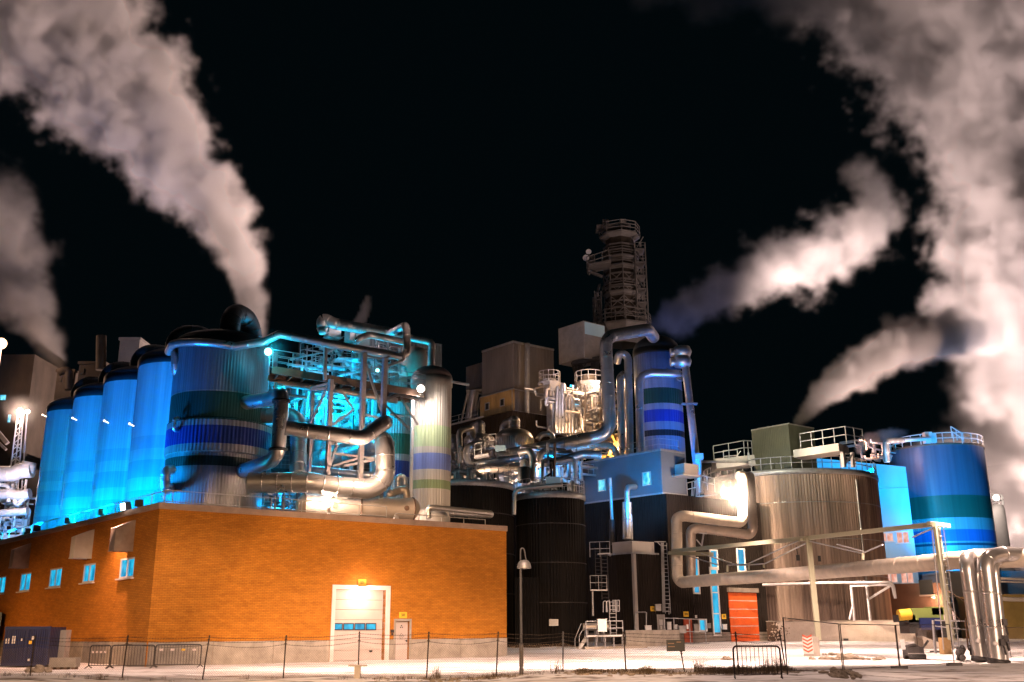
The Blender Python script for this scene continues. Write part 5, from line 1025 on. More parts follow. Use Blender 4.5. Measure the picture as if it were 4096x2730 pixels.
part(TK, 'sheet_seam', M['clad2'], lambda mb: [mb.lathe(cK, [(RK+.045, z), (RK+.075, z+.02), (RK+.075, z+.07), (RK+.045, z+.09)], seg=120) for z in [zK-3.4-3.6*i for i in range(int((zK-zKb-2)/3.6))]]); part(TK, 'downpipe', M['clad2'], lambda mb: [mb.tube([Vector((cK.x+(RK+.15)*math.cos(a), cK.y+(RK+.15)*math.sin(a), z)) for z in (zK-1, zKb)], .1, 8) for a in (-1.05,)])
for x, y in ((3192, 2232), (3276, 2236)): q = P(x, y, cK.y-RK+.1); mb = MB(); mb.box(q, (.28, .3, .55)); mb.tube([q+Vector((0, 0, .3)), q+Vector((-.1, 0, 1.2))], .04, 6); solo('gauge_box', mb, M['dark'], 'small dark gauge hanging %s of the olive gantry post' % ('left' if x < 3200 else 'right'), 'gauge')
# things on the tank roof
KG = P(3166, 1850, 101); KG.z = 0; FG = Fr(KG, dR, (.6, -.8)); FG2 = Fr(KG, dL, (-.7, -.6)); g1, g2 = FG.at(3262, 1790)[0], FG2.at(3010, 1790)[0]; zg = zat(3166, 1698, 101)
t = thing('cooling_box', KG+Vector((0, 0, zK)), 'big olive green corrugated box on the roof of the streaked tank', 'roof unit')
part(t, 'wall', M['corrgreen'], lambda mb: mb.prism([(p.x, p.y) for p in (KG, KG+dR*g1, KG+dR*g1+dL*g2, KG+dL*g2)], zK+.25, zg)); part(t, 'roof_edge', M['greybox'], lambda mb: (FG.box(mb, -.05, zg, g1, zg+.12, -.1, .06), FG2.box(mb, -.05, zg, g2, zg+.12, -.1, .06)))
part(t, 'base_frame', M['dark'], lambda mb: mb.prism([(p.x, p.y) for p in (KG+dR*.3+dL*.3, KG+dR*(g1-.3)+dL*.3, KG+dR*(g1-.3)+dL*(g2-.3), KG+dR*.3+dL*(g2-.3))], zK-.2, zK+.25))
t = thing('roof_walkway', P(3300, 1830, 100), 'concrete coloured roof walkway with guard rail right of the olive box', 'platform')
a, b = P(3195, 1822, 99), P(3375, 1795, 96); part(t, 'deck', M['panel'], lambda mb: mb.beam(a, b, 2.4, .75)); part(t, 'guard_rail', M['galv'], lambda mb: mb.rail([a+Vector((0, -1, .4)), b+Vector((0, -1, .4)), b+Vector((2.2, .6, .4))], 1.6, 1.3, .05, 1)); part(t, 'leg', M['steel'], lambda mb: mb.beam(P(3370, 1810, 96), P(3376, 1870, 96), .35)); part(t, 'leg', M['steel'], lambda mb: mb.beam(P(3408, 1810, 98), P(3412, 1870, 98), .3)); part(t, 'brace', M['steel'], lambda mb: mb.beam(P(3378, 1860, 96), P(3408, 1820, 97), .12))
t = thing('roof_stair_platform', P(2920, 1850, 104), 'railed stair platform at the left of the streaked tank roof', 'platform')
part(t, 'guard_rail', M['galv'], lambda mb: (mb.rail([P(2856, 1842, 103), P(2978, 1820, 103), P(3010, 1820, 105)], 1.5, 1.4, .05, 1), mb.rail([P(2896, 1850, 102), P(2952, 1845, 102)], 1.2, 1.1, .05, 1), mb.beam(P(2935, 1842, 102.5), P(2962, 1805, 102.5), .08)))
part(t, 'deck', M['panel'], lambda mb: mb.beam(P(2856, 1862, 103), P(3010, 1846, 103), 2.2, 1.0))
mb = MB(); mb.tube([P(2797, 1920, 97), P(2795, 1830, 97)], .28, 14); q = P(2795, 1828, 97); mb.box(q, (.8, .7, .6)); solo('vent_stack', mb, M['cladwarm'], 'short vent pipe with a square cap at the tank roof left end', 'vent')
pipe([(2800, 1848, 98), (2990, 1848, 101)], .12, 'thin pipe running from the vent pipe along the tank roof', 'galv', bend=0)
mb = MB(); q = P(2996, 1850, 99); mb.tube([q+Vector((0, 0, .2)), q+Vector((0, 0, 1.0))], .2, 12, r2=.06); solo('vent_cone', mb, M['galv'], 'tiny pointed vent left of the olive box', 'vent')
# wall flood star
q = P(2900, 1978, 86.2); t = thing('yard_floodlight', q, 'blazing white floodlight high on the black plant wall', 'floodlight')
part(t, 'lens', M['lamp'], lambda mb: mb.sphere(q, .34)); part(t, 'arm', M['galv'], lambda mb: (mb.beam(q, P(2905, 1990, 90), .1), mb.beam(q+Vector((0, .2, .4)), q+Vector((0, .3, .5)), .6, .1)))
light('SPOT', 'yard_flood_light', q+Vector((.2, -.5, 0)), 30000, (1, .74, .52), .25, P(3250, 2150, 97), 110, .7)
light('POINT', 'yard_flood_light', q+Vector((.0, -.8, .0)), 2400, (1, .70, .48), .25)
# twin stepped pipes
pipe([(2958, 1905, 92), (2972, 1905, 89), (2974, 2074, 87), (2960, 2092, 87), (2735, 2064, 84.5), (2706, 2072, 84.5), (2709, 2310, 84.5), (2725, 2330, 84.3), (3350, 2284, 67), (3850, 2241, 52.5), (4500, 2222, 48), (7000, 2140, 36)], .46, 'fat pipe that steps down the black wall and crosses the whole yard', 'wrap', bend=.9, seam=2.6, seg=24, res=8)
pipe([(2990, 1915, 93), (3000, 1905, 90), (3012, 2120, 88), (2998, 2140, 88), (2790, 2112, 86), (2762, 2122, 86), (2764, 2320, 86.3)], .42, 'second fat pipe nested inside the stepped one on the black wall', 'cladwarm', bend=.9, seam=2, seg=22, res=8)
t = thing('pipe_bracket', P(2822, 2150, 86), 'thin steel bracket holding the nested stepped pipe', 'bracket'); part(t, 'hanger', M['galv'], lambda mb: (mb.beam(P(2822, 2080, 86), P(2824, 2135, 86), .1), mb.beam(P(2795, 2132, 86), P(2828, 2136, 86), .1), mb.beam(P(2815, 2135, 88), P(2806, 2185, 89), .12), mb.beam(P(2786, 2160, 88), P(2812, 2190, 89), .08)))
# gantry
t = thing('pipe_gantry', P(3277, 2560, 62.3), 'long olive gantry of beams, tie rods and posts carrying the yard pipe', 'gantry')
g0, g1_, g2_ = P(2690, 2205, 84), P(3222, 2155, 62.5), P(3735, 2098, 52)
part(t, 'beam', M['olive'], lambda mb: mb.beam(g0, g1_, .27, .27)); part(t, 'beam', M['olive'], lambda mb: mb.beam(g1_+Vector((.1, -.1, .02)), g2_, .22, .24)); part(t, 'beam', M['olive'], lambda mb: mb.beam(P(2682, 2213, 84.3), P(2845, 2218, 80), .5, .3))
part(t, 'post', M['olive'], lambda mb: (mb.beam(P(3236, 2150, 62.3), P(3277, 2562, 62.3), .14, .26), mb.beam(P(3228, 2152, 62.1), P(3269, 2562, 62.1), .08, .2)))
part(t, 'post', M['olive'], lambda mb: (mb.beam(P(3738, 2092, 52.2), P(3802, 2560, 52.2), .16, .22), mb.beam(P(3752, 2100, 53.5), P(3816, 2560, 53.5), .14, .14)))
part(t, 'cross_arm', M['olive'], lambda mb: (mb.beam(P(3205, 2158, 62.1), P(3268, 2152, 63.6), .2, .16), mb.beam(P(3715, 2094, 52), P(3795, 2104, 53.6), .2, .2)))
for q in ((2745, 2222, 82.5, 2875, 2262, 78.5), (2805, 2215, 80.5, 2950, 2262, 75.5), (2995, 2255, 74.3, 3190, 2165, 63), (3055, 2258, 72, 3222, 2175, 62.6), (2910, 2262, 76.5, 2995, 2257, 74.3), (2960, 2263, 75, 3055, 2256, 72.2), (3240, 2166, 62, 3450, 2215, 58), (3348, 2178, 59.6, 3455, 2207, 57.5), (3455, 2212, 57.6, 3530, 2180, 55.6), (3650, 2150, 53.8, 3730, 2115, 52.4)): part(t, 'tie_rod', M['galv'], lambda mb: mb.tube([P(q[0], q[1], q[2]), P(q[3], q[4], q[5])], .045, 6))
for q in ((2910, 2262, 76.4, 2910, 2288), (2995, 2257, 74, 2995, 2280), (3055, 2258, 72, 3056, 2272), (3452, 2213, 57.6, 3452, 2240)): part(t, 'hanger', M['olive'], lambda mb: mb.beam(P(q[0], q[1], q[2]), P(q[3], q[4], q[2]), .1))
part(t, 'ladder', M['galv'], lambda mb: mb.ladder(P(3826, 2600, 51.6), P(3762, 2110, 51.6), (1, 0, 0), .28, .3, .025))
part(t, 'tie_rod', M['galv'], lambda mb: mb.tube([P(3775, 2600, 51), P(3726, 2110, 51)], .03, 6)); part(t, 'tie_rod', M['brown'], lambda mb: mb.tube([P(3790, 2365, 52), P(3862, 2407, 52)], .03, 6)); part(t, 'tie_rod', M['brown'], lambda mb: mb.tube([P(3785, 2405, 52), P(3838, 2480, 52)], .03, 6))
# concrete base block with chevrons
p = ground_at(3268, 2628); q1, q2 = P(3244, 2628, p.y), P(3268, 2628, p.y); bb = thing('striped_base_block', p, 'concrete block with red and white chevrons under the middle gantry post', 'block')
wB = 1.05; ds = Vector((.62, .78, 0)); o0 = Vector((q2.x-.18, p.y, gz(p.x, p.y)-.2)); e1 = Vector((-.62*.0-.38*1.9*.6, .0, 0)); fl = Vector((-.60, .55, 0)).normalized()*.62; frn = Vector((.80, .60, 0))*.62; hB = zat(3260, 2548, p.y)-o0.z
part(bb, 'block', M['concrete'], lambda mb: mb.obox(o0, frn, fl, Vector((0, 0, hB))))
M['chev'] = mat('chevron_white', (.75, .62, .58), .6); M['chevr'] = mat('chevron_red', (.55, .09, .04), .6)
nn = Vector((-fl.y, fl.x, 0)).normalized(); nn = nn if nn.y < 0 else -nn
part(bb, 'chevron_board', M['chev'], lambda mb: mb.obox(o0+nn*.004+Vector((0, 0, .35)), fl, nn*.02, Vector((0, 0, hB-.38))))
def chev(mb):
    for k in range(5):
        z = .42+k*.2
        for s in (0, 1):
            a = o0+nn*.028+fl*(0.02 if s == 0 else .5)+Vector((0, 0, z+(.14 if s == 0 else 0))); b_ = o0+nn*.028+fl*(.5 if s == 0 else .98)+Vector((0, 0, z+(0 if s == 0 else .14)))
            mb.quad(a, b_, b_+Vector((0, 0, .1)), a+Vector((0, 0, .1)))
part(bb, 'chevron_stripe', M['chevr'], chev)
# retaining wall
W0, W1 = P(3068, 2530, 95), P(3660, 2530, 90); W0.z = W1.z = 0; FW = Fr(W0, W1-W0, (0, -1)); LW = (W1-W0).length
t = thing('retaining_wall', W0, 'pale concrete retaining wall at the foot of the streaked tank, soot-spattered at its left end', 'wall')
m = noisy(mat('retaining_concrete', (.50, .42, .35), .85), 1.0, .2, None, .1)[0]; b = m.node_tree.nodes['Principled BSDF']; base = b.inputs['Base Color'].links[0].from_socket
g = N(m, 'ShaderNodeNewGeometry'); n = N(m, 'ShaderNodeTexNoise'); n.inputs['Scale'].default_value = 5; n.inputs['Detail'].default_value = 6; L_(m, g.outputs['Position'], n.inputs['Vector'])
sp = N(m, 'ShaderNodeSeparateXYZ'); L_(m, g.outputs['Position'], sp.inputs[0]); r = N(m, 'ShaderNodeMapRange'); r.inputs[1].default_value = W0.x+3; r.inputs[2].default_value = W0.x; r.inputs[3].default_value = -.25; r.inputs[4].default_value = .25; L_(m, sp.outputs['X'], r.inputs[0])
ad = N(m, 'ShaderNodeMath'); ad.operation = 'ADD'; L_(m, n.outputs[0], ad.inputs[0]); L_(m, r.outputs[0], ad.inputs[1]); rp = N(m, 'ShaderNodeMapRange'); rp.inputs[1].default_value = .55; rp.inputs[2].default_value = .62; L_(m, ad.outputs[0], rp.inputs[0])
mx = N(m, 'ShaderNodeMixRGB'); mx.inputs[2].default_value = (.06, .035, .02, 1); L_(m, base, mx.inputs[1]); L_(m, rp.outputs[0], mx.inputs[0]); L_(m, mx.outputs[0], b.inputs['Base Color']); M['ret'] = m
zw = zat(3300, 2486, 93); part(t, 'wall', M['ret'], lambda mb: FW.box(mb, 0, -.2, LW, zw, -12, 0)); part(t, 'coping', M['concrete'], lambda mb: FW.box(mb, -.03, zw, LW, zw+.06, -12, .05)); part(t, 'vent', M['dark'], lambda mb: FW.box(mb, *FW.rect(3374, 2555, 3394, 2563), .002, .03))
# pipe frame with spray arm
t = thing('spray_stand', P(3430, 2485, 88), 'white frame with a drooping pipe arm in front of the streaked tank', 'steel frame')
Yf = 90
part(t, 'pipe_arm', M['white'], lambda mb: mb.tube([P(3050, 2340, 92), P(3300, 2332, Yf), P(3562, 2330, 84), P(3574, 2345, 84), P(3582, 2395, 84)], .12, 10, .4)); part(t, 'pipe_arm', M['white'], lambda mb: mb.tube([P(3480, 2342, 86), P(3566, 2340, 83.6), P(3576, 2385, 83.6)], .06, 8, .3))
for q in ((3404, 2345, 3418, 2484), (3466, 2345, 3482, 2484), (3412, 2425, 3398, 2480), (3474, 2398, 3560, 2345)): part(t, 'leg' if q[2]-q[0] < 20 else 'brace', M['white'], lambda mb: mb.beam(P(q[0], q[1], 87), P(q[2], q[3], 87), .16))
part(t, 'crossbar', M['white'], lambda mb: mb.beam(P(3400, 2345, 87), P(3566, 2341, 85), .14))
# cyan building behind the tank
KX = P(3622, 1865, 118); KX.z = 0; t = thing('cyan_lit_building', KX, 'flat-walled building lit cyan at the top, between the streaked and the blue tanks', 'building')
A0 = P(3200, 1950, 122); A0.z = 0; zx = zat(3622, 1868, 118); FX = Fr(A0, KX-A0, (0, -1)); lx = (KX-A0).length
part(t, 'wall', M['cyanwall'], lambda mb: mb.prism([(p.x, p.y) for p in (A0, KX, KX+Vector((2, 14, 0)), A0+Vector((0, 14, 0)))], 0, zx))
part(t, 'sloped_wall_top', M['cyanwall'], lambda mb: mb.obox(FX.p(0, zx+.004, -.3), FX.d*.01, FX.n*.3, Vector((0, 0, 1.9))) and (mb.poly([FX.p(0, zx, -.002), FX.p(lx, zx, -.002), FX.p(0, zx+2.0, -.002)]), mb.poly([FX.p(0, zx, -.3), FX.p(0, zx+2.0, -.3), FX.p(lx, zx, -.3)]), mb.quad(FX.p(0, zx+2.0, -.002), FX.p(lx, zx, -.002), FX.p(lx, zx, -.3), FX.p(0, zx+2.0, -.3)))); zx2 = zat(3560, 1955, 119); part(t, 'joint_strip', M['galv'], lambda mb: FX.box(mb, 0, zx2-.05, lx, zx2+.05, .0, .05))
def xw(x0, y0, x1, y1): 
    q = FX.rect(x0, y0, x1, y1); g = part(t, 'window', M['white'], lambda mb: (FX.box(mb, q[0]-.2, q[3], q[2]+.2, q[3]+.15, 0, .1), FX.box(mb, q[0]-.2, q[1]-.15, q[2]+.2, q[1], 0, .1), FX.box(mb, (q[0]+q[2])/2-.05, q[1], (q[0]+q[2])/2+.05, q[3], 0.03, .1))); mb = MB(); FX.box(mb, *q, .001, .05); make('pane', mb, M['winwarm'], t).parent = g
for q in ((3522, 2135, 3572, 2166), (3588, 2130, 3634, 2172), (3540, 2292, 3588, 2330), (3606, 2290, 3652, 2332)): xw(*q)
# lower brown annex at its foot
a0, a1_ = P(3540, 2500, 108), P(3790, 2500, 104); a0.z = a1_.z = 0; FY = Fr(a0, a1_-a0, (0, -1)); ly = (a1_-a0).length
M['brownwall'] = noisy(mat('brown_render_wall', (.20, .12, .09), .7), .5, .3)[0]
t = thing('brown_annex', a0, 'low brown annex with a dark opening and a glowing orange wall lamp', 'building'); zy = zat(3650, 2335, 106)
part(t, 'wall', M['brownwall'], lambda mb: mb.prism([(p.x, p.y) for p in (a0, a1_, a1_+Vector((0, 6, 0)), a0+Vector((0, 6, 0)))], 0, zy)); q = FY.rect(3678, 2320, 3732, 2380); part(t, 'opening', M['black'], lambda mb: FY.box(mb, *q, .004, .05)); part(t, 'lintel', M['panel'], lambda mb: FY.box(mb, q[0], q[1]-.15, q[2]+.3, q[1], .0, .4))
q = P(3736, 2391, 104.2); mb = MB(); mb.sphere(q, .13); mb.beam(q, q+Vector((0, 1, .05)), .08); solo('wall_lamp', mb, M['lampor'], 'orange wall lamp glowing on the brown annex', 'lamp'); light('POINT', 'annex_lamp_light', q+Vector((.2, -.8, -.2)), 500, (1, .45, .22), .15)
# blue tank
YB = 128; kb = mpp(3745, 1900, YB); RB_ = 178*kb; cB_ = P(3753, 1900, YB); cB_.z = 0; zq = lambda y: zat(3745, y, YB-RB_)
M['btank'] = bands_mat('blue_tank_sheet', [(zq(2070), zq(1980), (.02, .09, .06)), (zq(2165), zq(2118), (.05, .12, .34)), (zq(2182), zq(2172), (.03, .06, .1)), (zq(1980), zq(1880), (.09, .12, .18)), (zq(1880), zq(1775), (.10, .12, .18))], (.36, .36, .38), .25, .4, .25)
t = thing('banded_tank', Vector((cB_.x, cB_.y, 0)), 'big blue-lit tank with green and blue bands at the far right', 'tank')
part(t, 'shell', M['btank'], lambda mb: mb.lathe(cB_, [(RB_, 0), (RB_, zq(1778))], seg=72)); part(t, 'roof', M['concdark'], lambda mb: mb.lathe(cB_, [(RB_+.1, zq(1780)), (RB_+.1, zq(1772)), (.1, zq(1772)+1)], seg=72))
part(t, 'guard_rail', M['white'], lambda mb: mb.rail([(cB_.x+RB_*math.cos(a), cB_.y+RB_*math.sin(a), zq(1772)) for a in [2*math.pi*i/28 for i in range(28)]], 1.3, 1.6, .06, 1, closed=True))
part(t, 'roof_gear', M['white'], lambda mb: (mb.rail([P(3808, 1745, 120), P(3850, 1772, 120)], 1.2, .7, .06, 1), mb.box(P(3710, 1752, 121), (.9, .9, 1.3)), mb.box(P(3735, 1753, 121), (.5, .5, 1.2)), mb.tube([P(3556, 1765, 118), P(3720, 1755, 120)], .25, 10)))
pipe([(3548, 1850, 115), (3540, 1765, 115), (3610, 1762, 117)], .35, 'dark vertical pipe left of the blue-lit tank top', 'clad2', bend=.8)
# far tank right
cF = P(3975, 2080, 150); kF = mpp(3975, 2050, 150); cF.z = 0; t = thing('far_tank', cF, 'pale far tank with a white railing behind the blue-lit tank', 'tank'); zF = zat(3975, 2022, 150)
part(t, 'shell', M['panel'], lambda mb: mb.lathe(cF, [(46*kF, 0), (46*kF, zF-.6), (40*kF, zF)], seg=40)); part(t, 'guard_rail', M['white'], lambda mb: mb.rail([(cF.x+44*kF*math.cos(a), cF.y+44*kF*math.sin(a), zF) for a in [2*math.pi*i/14 for i in range(14)]], 1.4, 1.5, .08, 1, closed=True)); q = P(3985, 1992, 146); part(t, 'lamp', M['lamp'], lambda mb: mb.sphere(q, .45))
light('POINT', 'far_tank_light', q+Vector((0, -1.5, 0)), 1500, (1, .85, .75), .4)
# background sheds right
for (x0, x1, yt, Y, mt, lb) in ((3985, 4200, 2385, 100, 'yb', 'yellowish low shed at the right edge'), (3820, 4005, 2290, 112, 'panel', 'pale flat shed wall behind the tall bent pipes'), (3950, 4260, 2290, 125, 'panel', 'long pale shed furthest back at the right edge')):
    M.setdefault('yb', noisy(mat('ochre_shed_sheet', (.40, .26, .08), .7), .6, .3)[0]); a, b = P(x0, 2500, Y), P(x1, 2500, Y); mb = MB(); z = zat(x0, yt, Y); mb.obox(Vector((a.x, Y, -.1)), Vector((b.x-a.x, 0, 0)), Vector((0, 8, 0)), Vector((0, 0, z))); mb.obox(Vector((a.x-.1, Y-.1, z-.1)), Vector((b.x-a.x+.2, 0, 0)), Vector((0, 8.2, 0)), Vector((0, 0, .25))); solo('shed', mb, M[mt], lb, 'shed')
for k, (y, r) in enumerate(((2316, .12), (2328, .08), (2395, .12), (2402, .09))): pipe([(3975, y-2, 90), (4200, y+6, 88)], r, ['topmost', 'second', 'third', 'lowest'][k]+' straight thin pipe at the right edge behind the bent pipes', 'cladwarm', bend=0, seam=0, grp='straight thin pipes at the right edge')
# riser pipes
def riser(xt, yt, xb, yb, Y, r, label, tail):
    pv = [P(xb, yb, Y), P(xt, yt+10, Y)]+tail
    t = thing('riser_pipe', P(xb, yb, Y), label, 'pipe', 'tall bent pipes at the right'); part(t, 'run', M['clad'], lambda mb: mb.tube(pv, r, 22, .75, 1.6, res=9)); part(t, 'foot', M['dark'], lambda mb: mb.tube([P(xb, yb+8, Y), P(xb, yb-12, Y)], r*1.25, 18)); part(t, 'clamp', M['white'], lambda mb: mb.sphere(P(xb-10, yb-75, Y-r), .12)); return t
riser(3862, 2222, 3922, 2640, 50.5, .34, 'leftmost tall shiny bent pipe rising from the ground at the right', [P(3905, 2222, 54), P(3990, 2216, 60)])
riser(3898, 2228, 3956, 2642, 51.6, .26, 'thin tall bent pipe squeezed between the two thick ones', [P(3920, 2225, 55), P(3990, 2222, 62)])
riser(3940, 2222, 3990, 2650, 49.5, .36, 'rightmost thick tall bent pipe running out of frame', [P(4010, 2216, 50.5), P(4400, 2236, 52), P(7000, 2300, 56)])
riser(3974, 2240, 4018, 2652, 50, .22, 'thin tall bent pipe at the right of the thickest one', [P(4010, 2240, 52), P(4400, 2256, 54), P(7000, 2320, 58)])
t = thing('valve_cluster', P(3870, 2650, 51), 'dark valves and a wooden box clustered at the foot of the tall bent pipes', 'valves')
part(t, 'wooden_box', noisy(mat('plywood', (.45, .28, .12), .8), 2, .3)[0], lambda mb: mb.obox(P(3776, 2618, 52.5), Vector((.42, 0, 0)), Vector((0, .5, 0)), Vector((0, 0, .8)))); rr = random.Random(4)
for k in range(9): x = 3835+rr.random()*60; y = 2585+rr.random()*50; part(t, 'valve', M['dark'], lambda mb: (mb.sphere(P(x, y, 50.6+rr.random()), .11+.08*rr.random(), seg=8, rings=6), mb.beam(P(x, y, 51), P(x+rr.randint(-8, 8), y+28, 51), .1)))
for x, y in ((4010, 2570), (4022, 2555), (4018, 2490)): part(t, 'valve', M['dark'], lambda mb: (mb.box(P(x, y, 49), (.2, .2, .3)), mb.beam(P(x, y, 49), P(x+14, y+50, 49), .07)))
part(t, 'post', M['brown'], lambda mb: mb.beam(P(3878, 2475, 51), P(3890, 2590, 51), .16)); part(t, 'post', M['brown'], lambda mb: mb.beam(P(3862, 2475, 51), P(3872, 2590, 51), .06)); part(t, 'rail', M['galv'], lambda mb: (mb.beam(P(3740, 2482, 54), P(3872, 2486, 52), .07), mb.beam(P(3740, 2505, 54), P(3872, 2520, 52), .06), mb.beam(P(3732, 2482, 54), P(3742, 2615, 54), .1)))

# ------------------------------------------------------------------ foreground
def gp(px, Y):        # ground point under pixel column px at distance Y
    p = P(px, 2700, Y); return Vector((p.x, Y, gz(p.x, Y)))
# concrete-chain-link fence: posts, mesh, barbed wire
M['mesh'] = m = bpy.data.materials.new('chain_link'); m.use_nodes = True; nt = m.node_tree; b = nt.nodes['Principled BSDF']
b.inputs['Base Color'].default_value = (.16, .11, .08, 1); b.inputs['Metallic'].default_value = .4; b.inputs['Roughness'].default_value = .5
uv = N(m, 'ShaderNodeUVMap'); uv.uv_map = 'UVMap'; sp = N(m, 'ShaderNodeSeparateXYZ'); L_(m, uv.outputs[0], sp.inputs[0]); outs = []
for op in ('ADD', 'SUBTRACT'):
    a = N(m, 'ShaderNodeMath'); a.operation = op; L_(m, sp.outputs['X'], a.inputs[0]); L_(m, sp.outputs['Y'], a.inputs[1])
    d = N(m, 'ShaderNodeMath'); d.operation = 'DIVIDE'; d.inputs[1].default_value = .085; L_(m, a.outputs[0], d.inputs[0])
    f = N(m, 'ShaderNodeMath'); f.operation = 'PINGPONG'; f.inputs[1].default_value = .5; L_(m, d.outputs[0], f.inputs[0])
    c = N(m, 'ShaderNodeMath'); c.operation = 'LESS_THAN'; c.inputs[1].default_value = .035; L_(m, f.outputs[0], c.inputs[0]); outs.append(c)
mxx = N(m, 'ShaderNodeMath'); mxx.operation = 'MAXIMUM'; L_(m, outs[0].outputs[0], mxx.inputs[0]); L_(m, outs[1].outputs[0], mxx.inputs[1]); L_(m, mxx.outputs[0], b.inputs['Alpha'])
YFp = [(-180, -165), (120, 140), (488, 512), (808, 838), (1133, 1145), (1432, 1438), (1705, 1716), (1983, 1993), (2252, 2252), (2506, 2494), (2743, 2723), (2957, 2942), (3148, 3118)]
YFn = 36.8; tops = []; bots = []
post_lab = ['fence post at the far left, in front of the navy container', 'leaning fence post left of the crowd barriers', 'leaning fence post in front of the crowd barriers', 'thin fence post right of the crowd barriers', 'fence post before the middle of the brick wall', 'fence post before the roller door, standing over the square concrete stub', 'fence post right of the narrow steel door', 'fence post at the right end of the brick wall', 'pale fence post right of the lone lamp pole', 'fence post in front of the small galvanised platform', 'fence post between the dark notice board and the road', 'fence post in front of the orange door', 'last fence post by the crowd barrier and the grass clump']
lean = random.Random(2)
for k, (xb, xt) in enumerate(YFp):
    bpt = gp(xb, YFn); tp = P(xt, 2530+(15 if k < 5 else 0)+(70 if k == 10 else 0), YFn); tops.append(tp); bots.append(bpt)
    mb = MB(); mb.tube([bpt-Vector((0, 0, .3)), tp], .024, 8); mb.sphere(tp, .032, seg=8, rings=5)
    for f in (.82, .92): q = bpt+(tp-bpt)*f; mb.tube([q-Vector((.05, 0, 0)), q+Vector((.05, 0, 0))], .012, 5)
    solo('fence_post', mb, M['wire'] if k != 8 else M['pole'], post_lab[k], 'fence post', 'posts of the chain link fence')
del tops[10], bots[10]
t = thing('chain_link_fence', bots[0], 'sagging chain link fence with three strands of barbed wire along the snowy road', 'fence')
for k in range(len(tops)-1):
    mb = MB(); n = 8; a, b_, c, d = bots[k], bots[k+1], tops[k+1], tops[k]; L = (b_-a).length; wv = lambda s: 0.02*math.sin(s*9+k)
    for i in range(n):
        s0, s1 = i/n, (i+1)/n; sag = lambda s: .74-.12*math.sin(math.pi*s)*(.6+.5*math.sin(k*1.7)); y0 = Vector((0, wv(s0), 0)); y1 = Vector((0, wv(s1), 0))
        p0, p1 = a.lerp(b_, s0)+y0, a.lerp(b_, s1)+y1; q0, q1 = p0.lerp(d.lerp(c, s0), sag(s0)), p1.lerp(d.lerp(c, s1), sag(s1)); h0 = (q0-p0).length; h1 = (q1-p1).length
        mb.quad(p0, p1, q1, q0, [(L*(k+s0), 0), (L*(k+s1), 0), (L*(k+s1), h1), (L*(k+s0), h0)])
    make('mesh_panel', mb, M['mesh'], t)
for f, sg in ((.80, .10), (.89, .06), (.97, .05)):
    mb = MB()
    for k in range(len(tops)-1):
        pts = []
        for i in range(9): s = i/8; q = bots[k].lerp(tops[k], f).lerp(bots[k+1].lerp(tops[k+1], f), s); q.z -= sg*math.sin(math.pi*s)+lean.uniform(-.012, .012); pts.append(q)
        mb.tube(pts, .006, 4, bend=0)
        for i in range(28): s = (i+.5)/28; q = bots[k].lerp(tops[k], f).lerp(bots[k+1].lerp(tops[k+1], f), s); q.z -= sg*math.sin(math.pi*s); mb.beam(q-Vector((.012, 0, .022)), q+Vector((.012, 0, .022)), .007)
    make('barbed_wire', mb, M['wire'], t)
mb = MB(); p = gp(1430, 36.2); mb.box(p+Vector((0, 0, .1)), (.20, .20, .62)); mb.box(p+Vector((0, 0, .43)), (.62, .3, .05)); solo('concrete_stub', mb, M['concrete'], 'square concrete stub with a flat plate before the roller door', 'bollard')
# lamp pole
LPY = 37.8; pb = gp(2086, LPY); ptop = P(2098, 2262, LPY); t = thing('yard_lamp_post', pb, 'unlit grey lamp post with a hooked neck and round shade', 'street lamp'); x0 = pb.x
part(t, 'pole', M['pole'], lambda mb: mb.tube([pb, Vector((x0, LPY, pb.z+1.1))], .075, 12) and mb.tube([Vector((x0, LPY, pb.z+1.1)), Vector((x0, LPY, ptop.z))], .05, 12))
part(t, 'neck', M['pole'], lambda mb: mb.tube([Vector((x0, LPY, ptop.z-.05)), Vector((x0, LPY, ptop.z+.62)), Vector((x0+.13, LPY, ptop.z+.62)), Vector((x0+.22, LPY, ptop.z+.1))], .028, 8, .14))
part(t, 'lamp_shade', M['galv'], lambda mb: mb.lathe((x0+.13, LPY, 0), [(.26, ptop.z-.12), (.265, ptop.z-.06), (.23, ptop.z+.08), (.15, ptop.z+.17), (.02, ptop.z+.2)], seg=24)); part(t, 'glass', M['white'], lambda mb: mb.lathe((x0+.13, LPY, 0), [(.02, ptop.z-.13), (.25, ptop.z-.12)], seg=24)); part(t, 'service_hatch', M['dark'], lambda mb: mb.box((x0, LPY-.07, pb.z+.7), (.09, .04, .3)))
# dark notice board on fence
a, b_ = P(2667, 2606, YFn-.08), P(2738, 2560, YFn-.08); mb = MB(); t = thing('notice_board', Vector(((a.x+b_.x)/2, a.y, a.z)), 'small dark notice board wired to the fence', 'sign'); part(t, 'board', M['black'], lambda mb: mb.box((a+b_)/2, (b_.x-a.x, .02, b_.z-a.z)))
for (x0_, x1_, z_) in ((.08, .42, .68), (.55, .8, .8), (.08, .45, .4)): part(t, 'text_line', M['brown'], lambda mb: mb.box(Vector((a.x+(b_.x-a.x)*(x0_+x1_)/2, a.y-.014, a.z+(b_.z-a.z)*z_)), ((b_.x-a.x)*(x1_-x0_), .006, .03)))
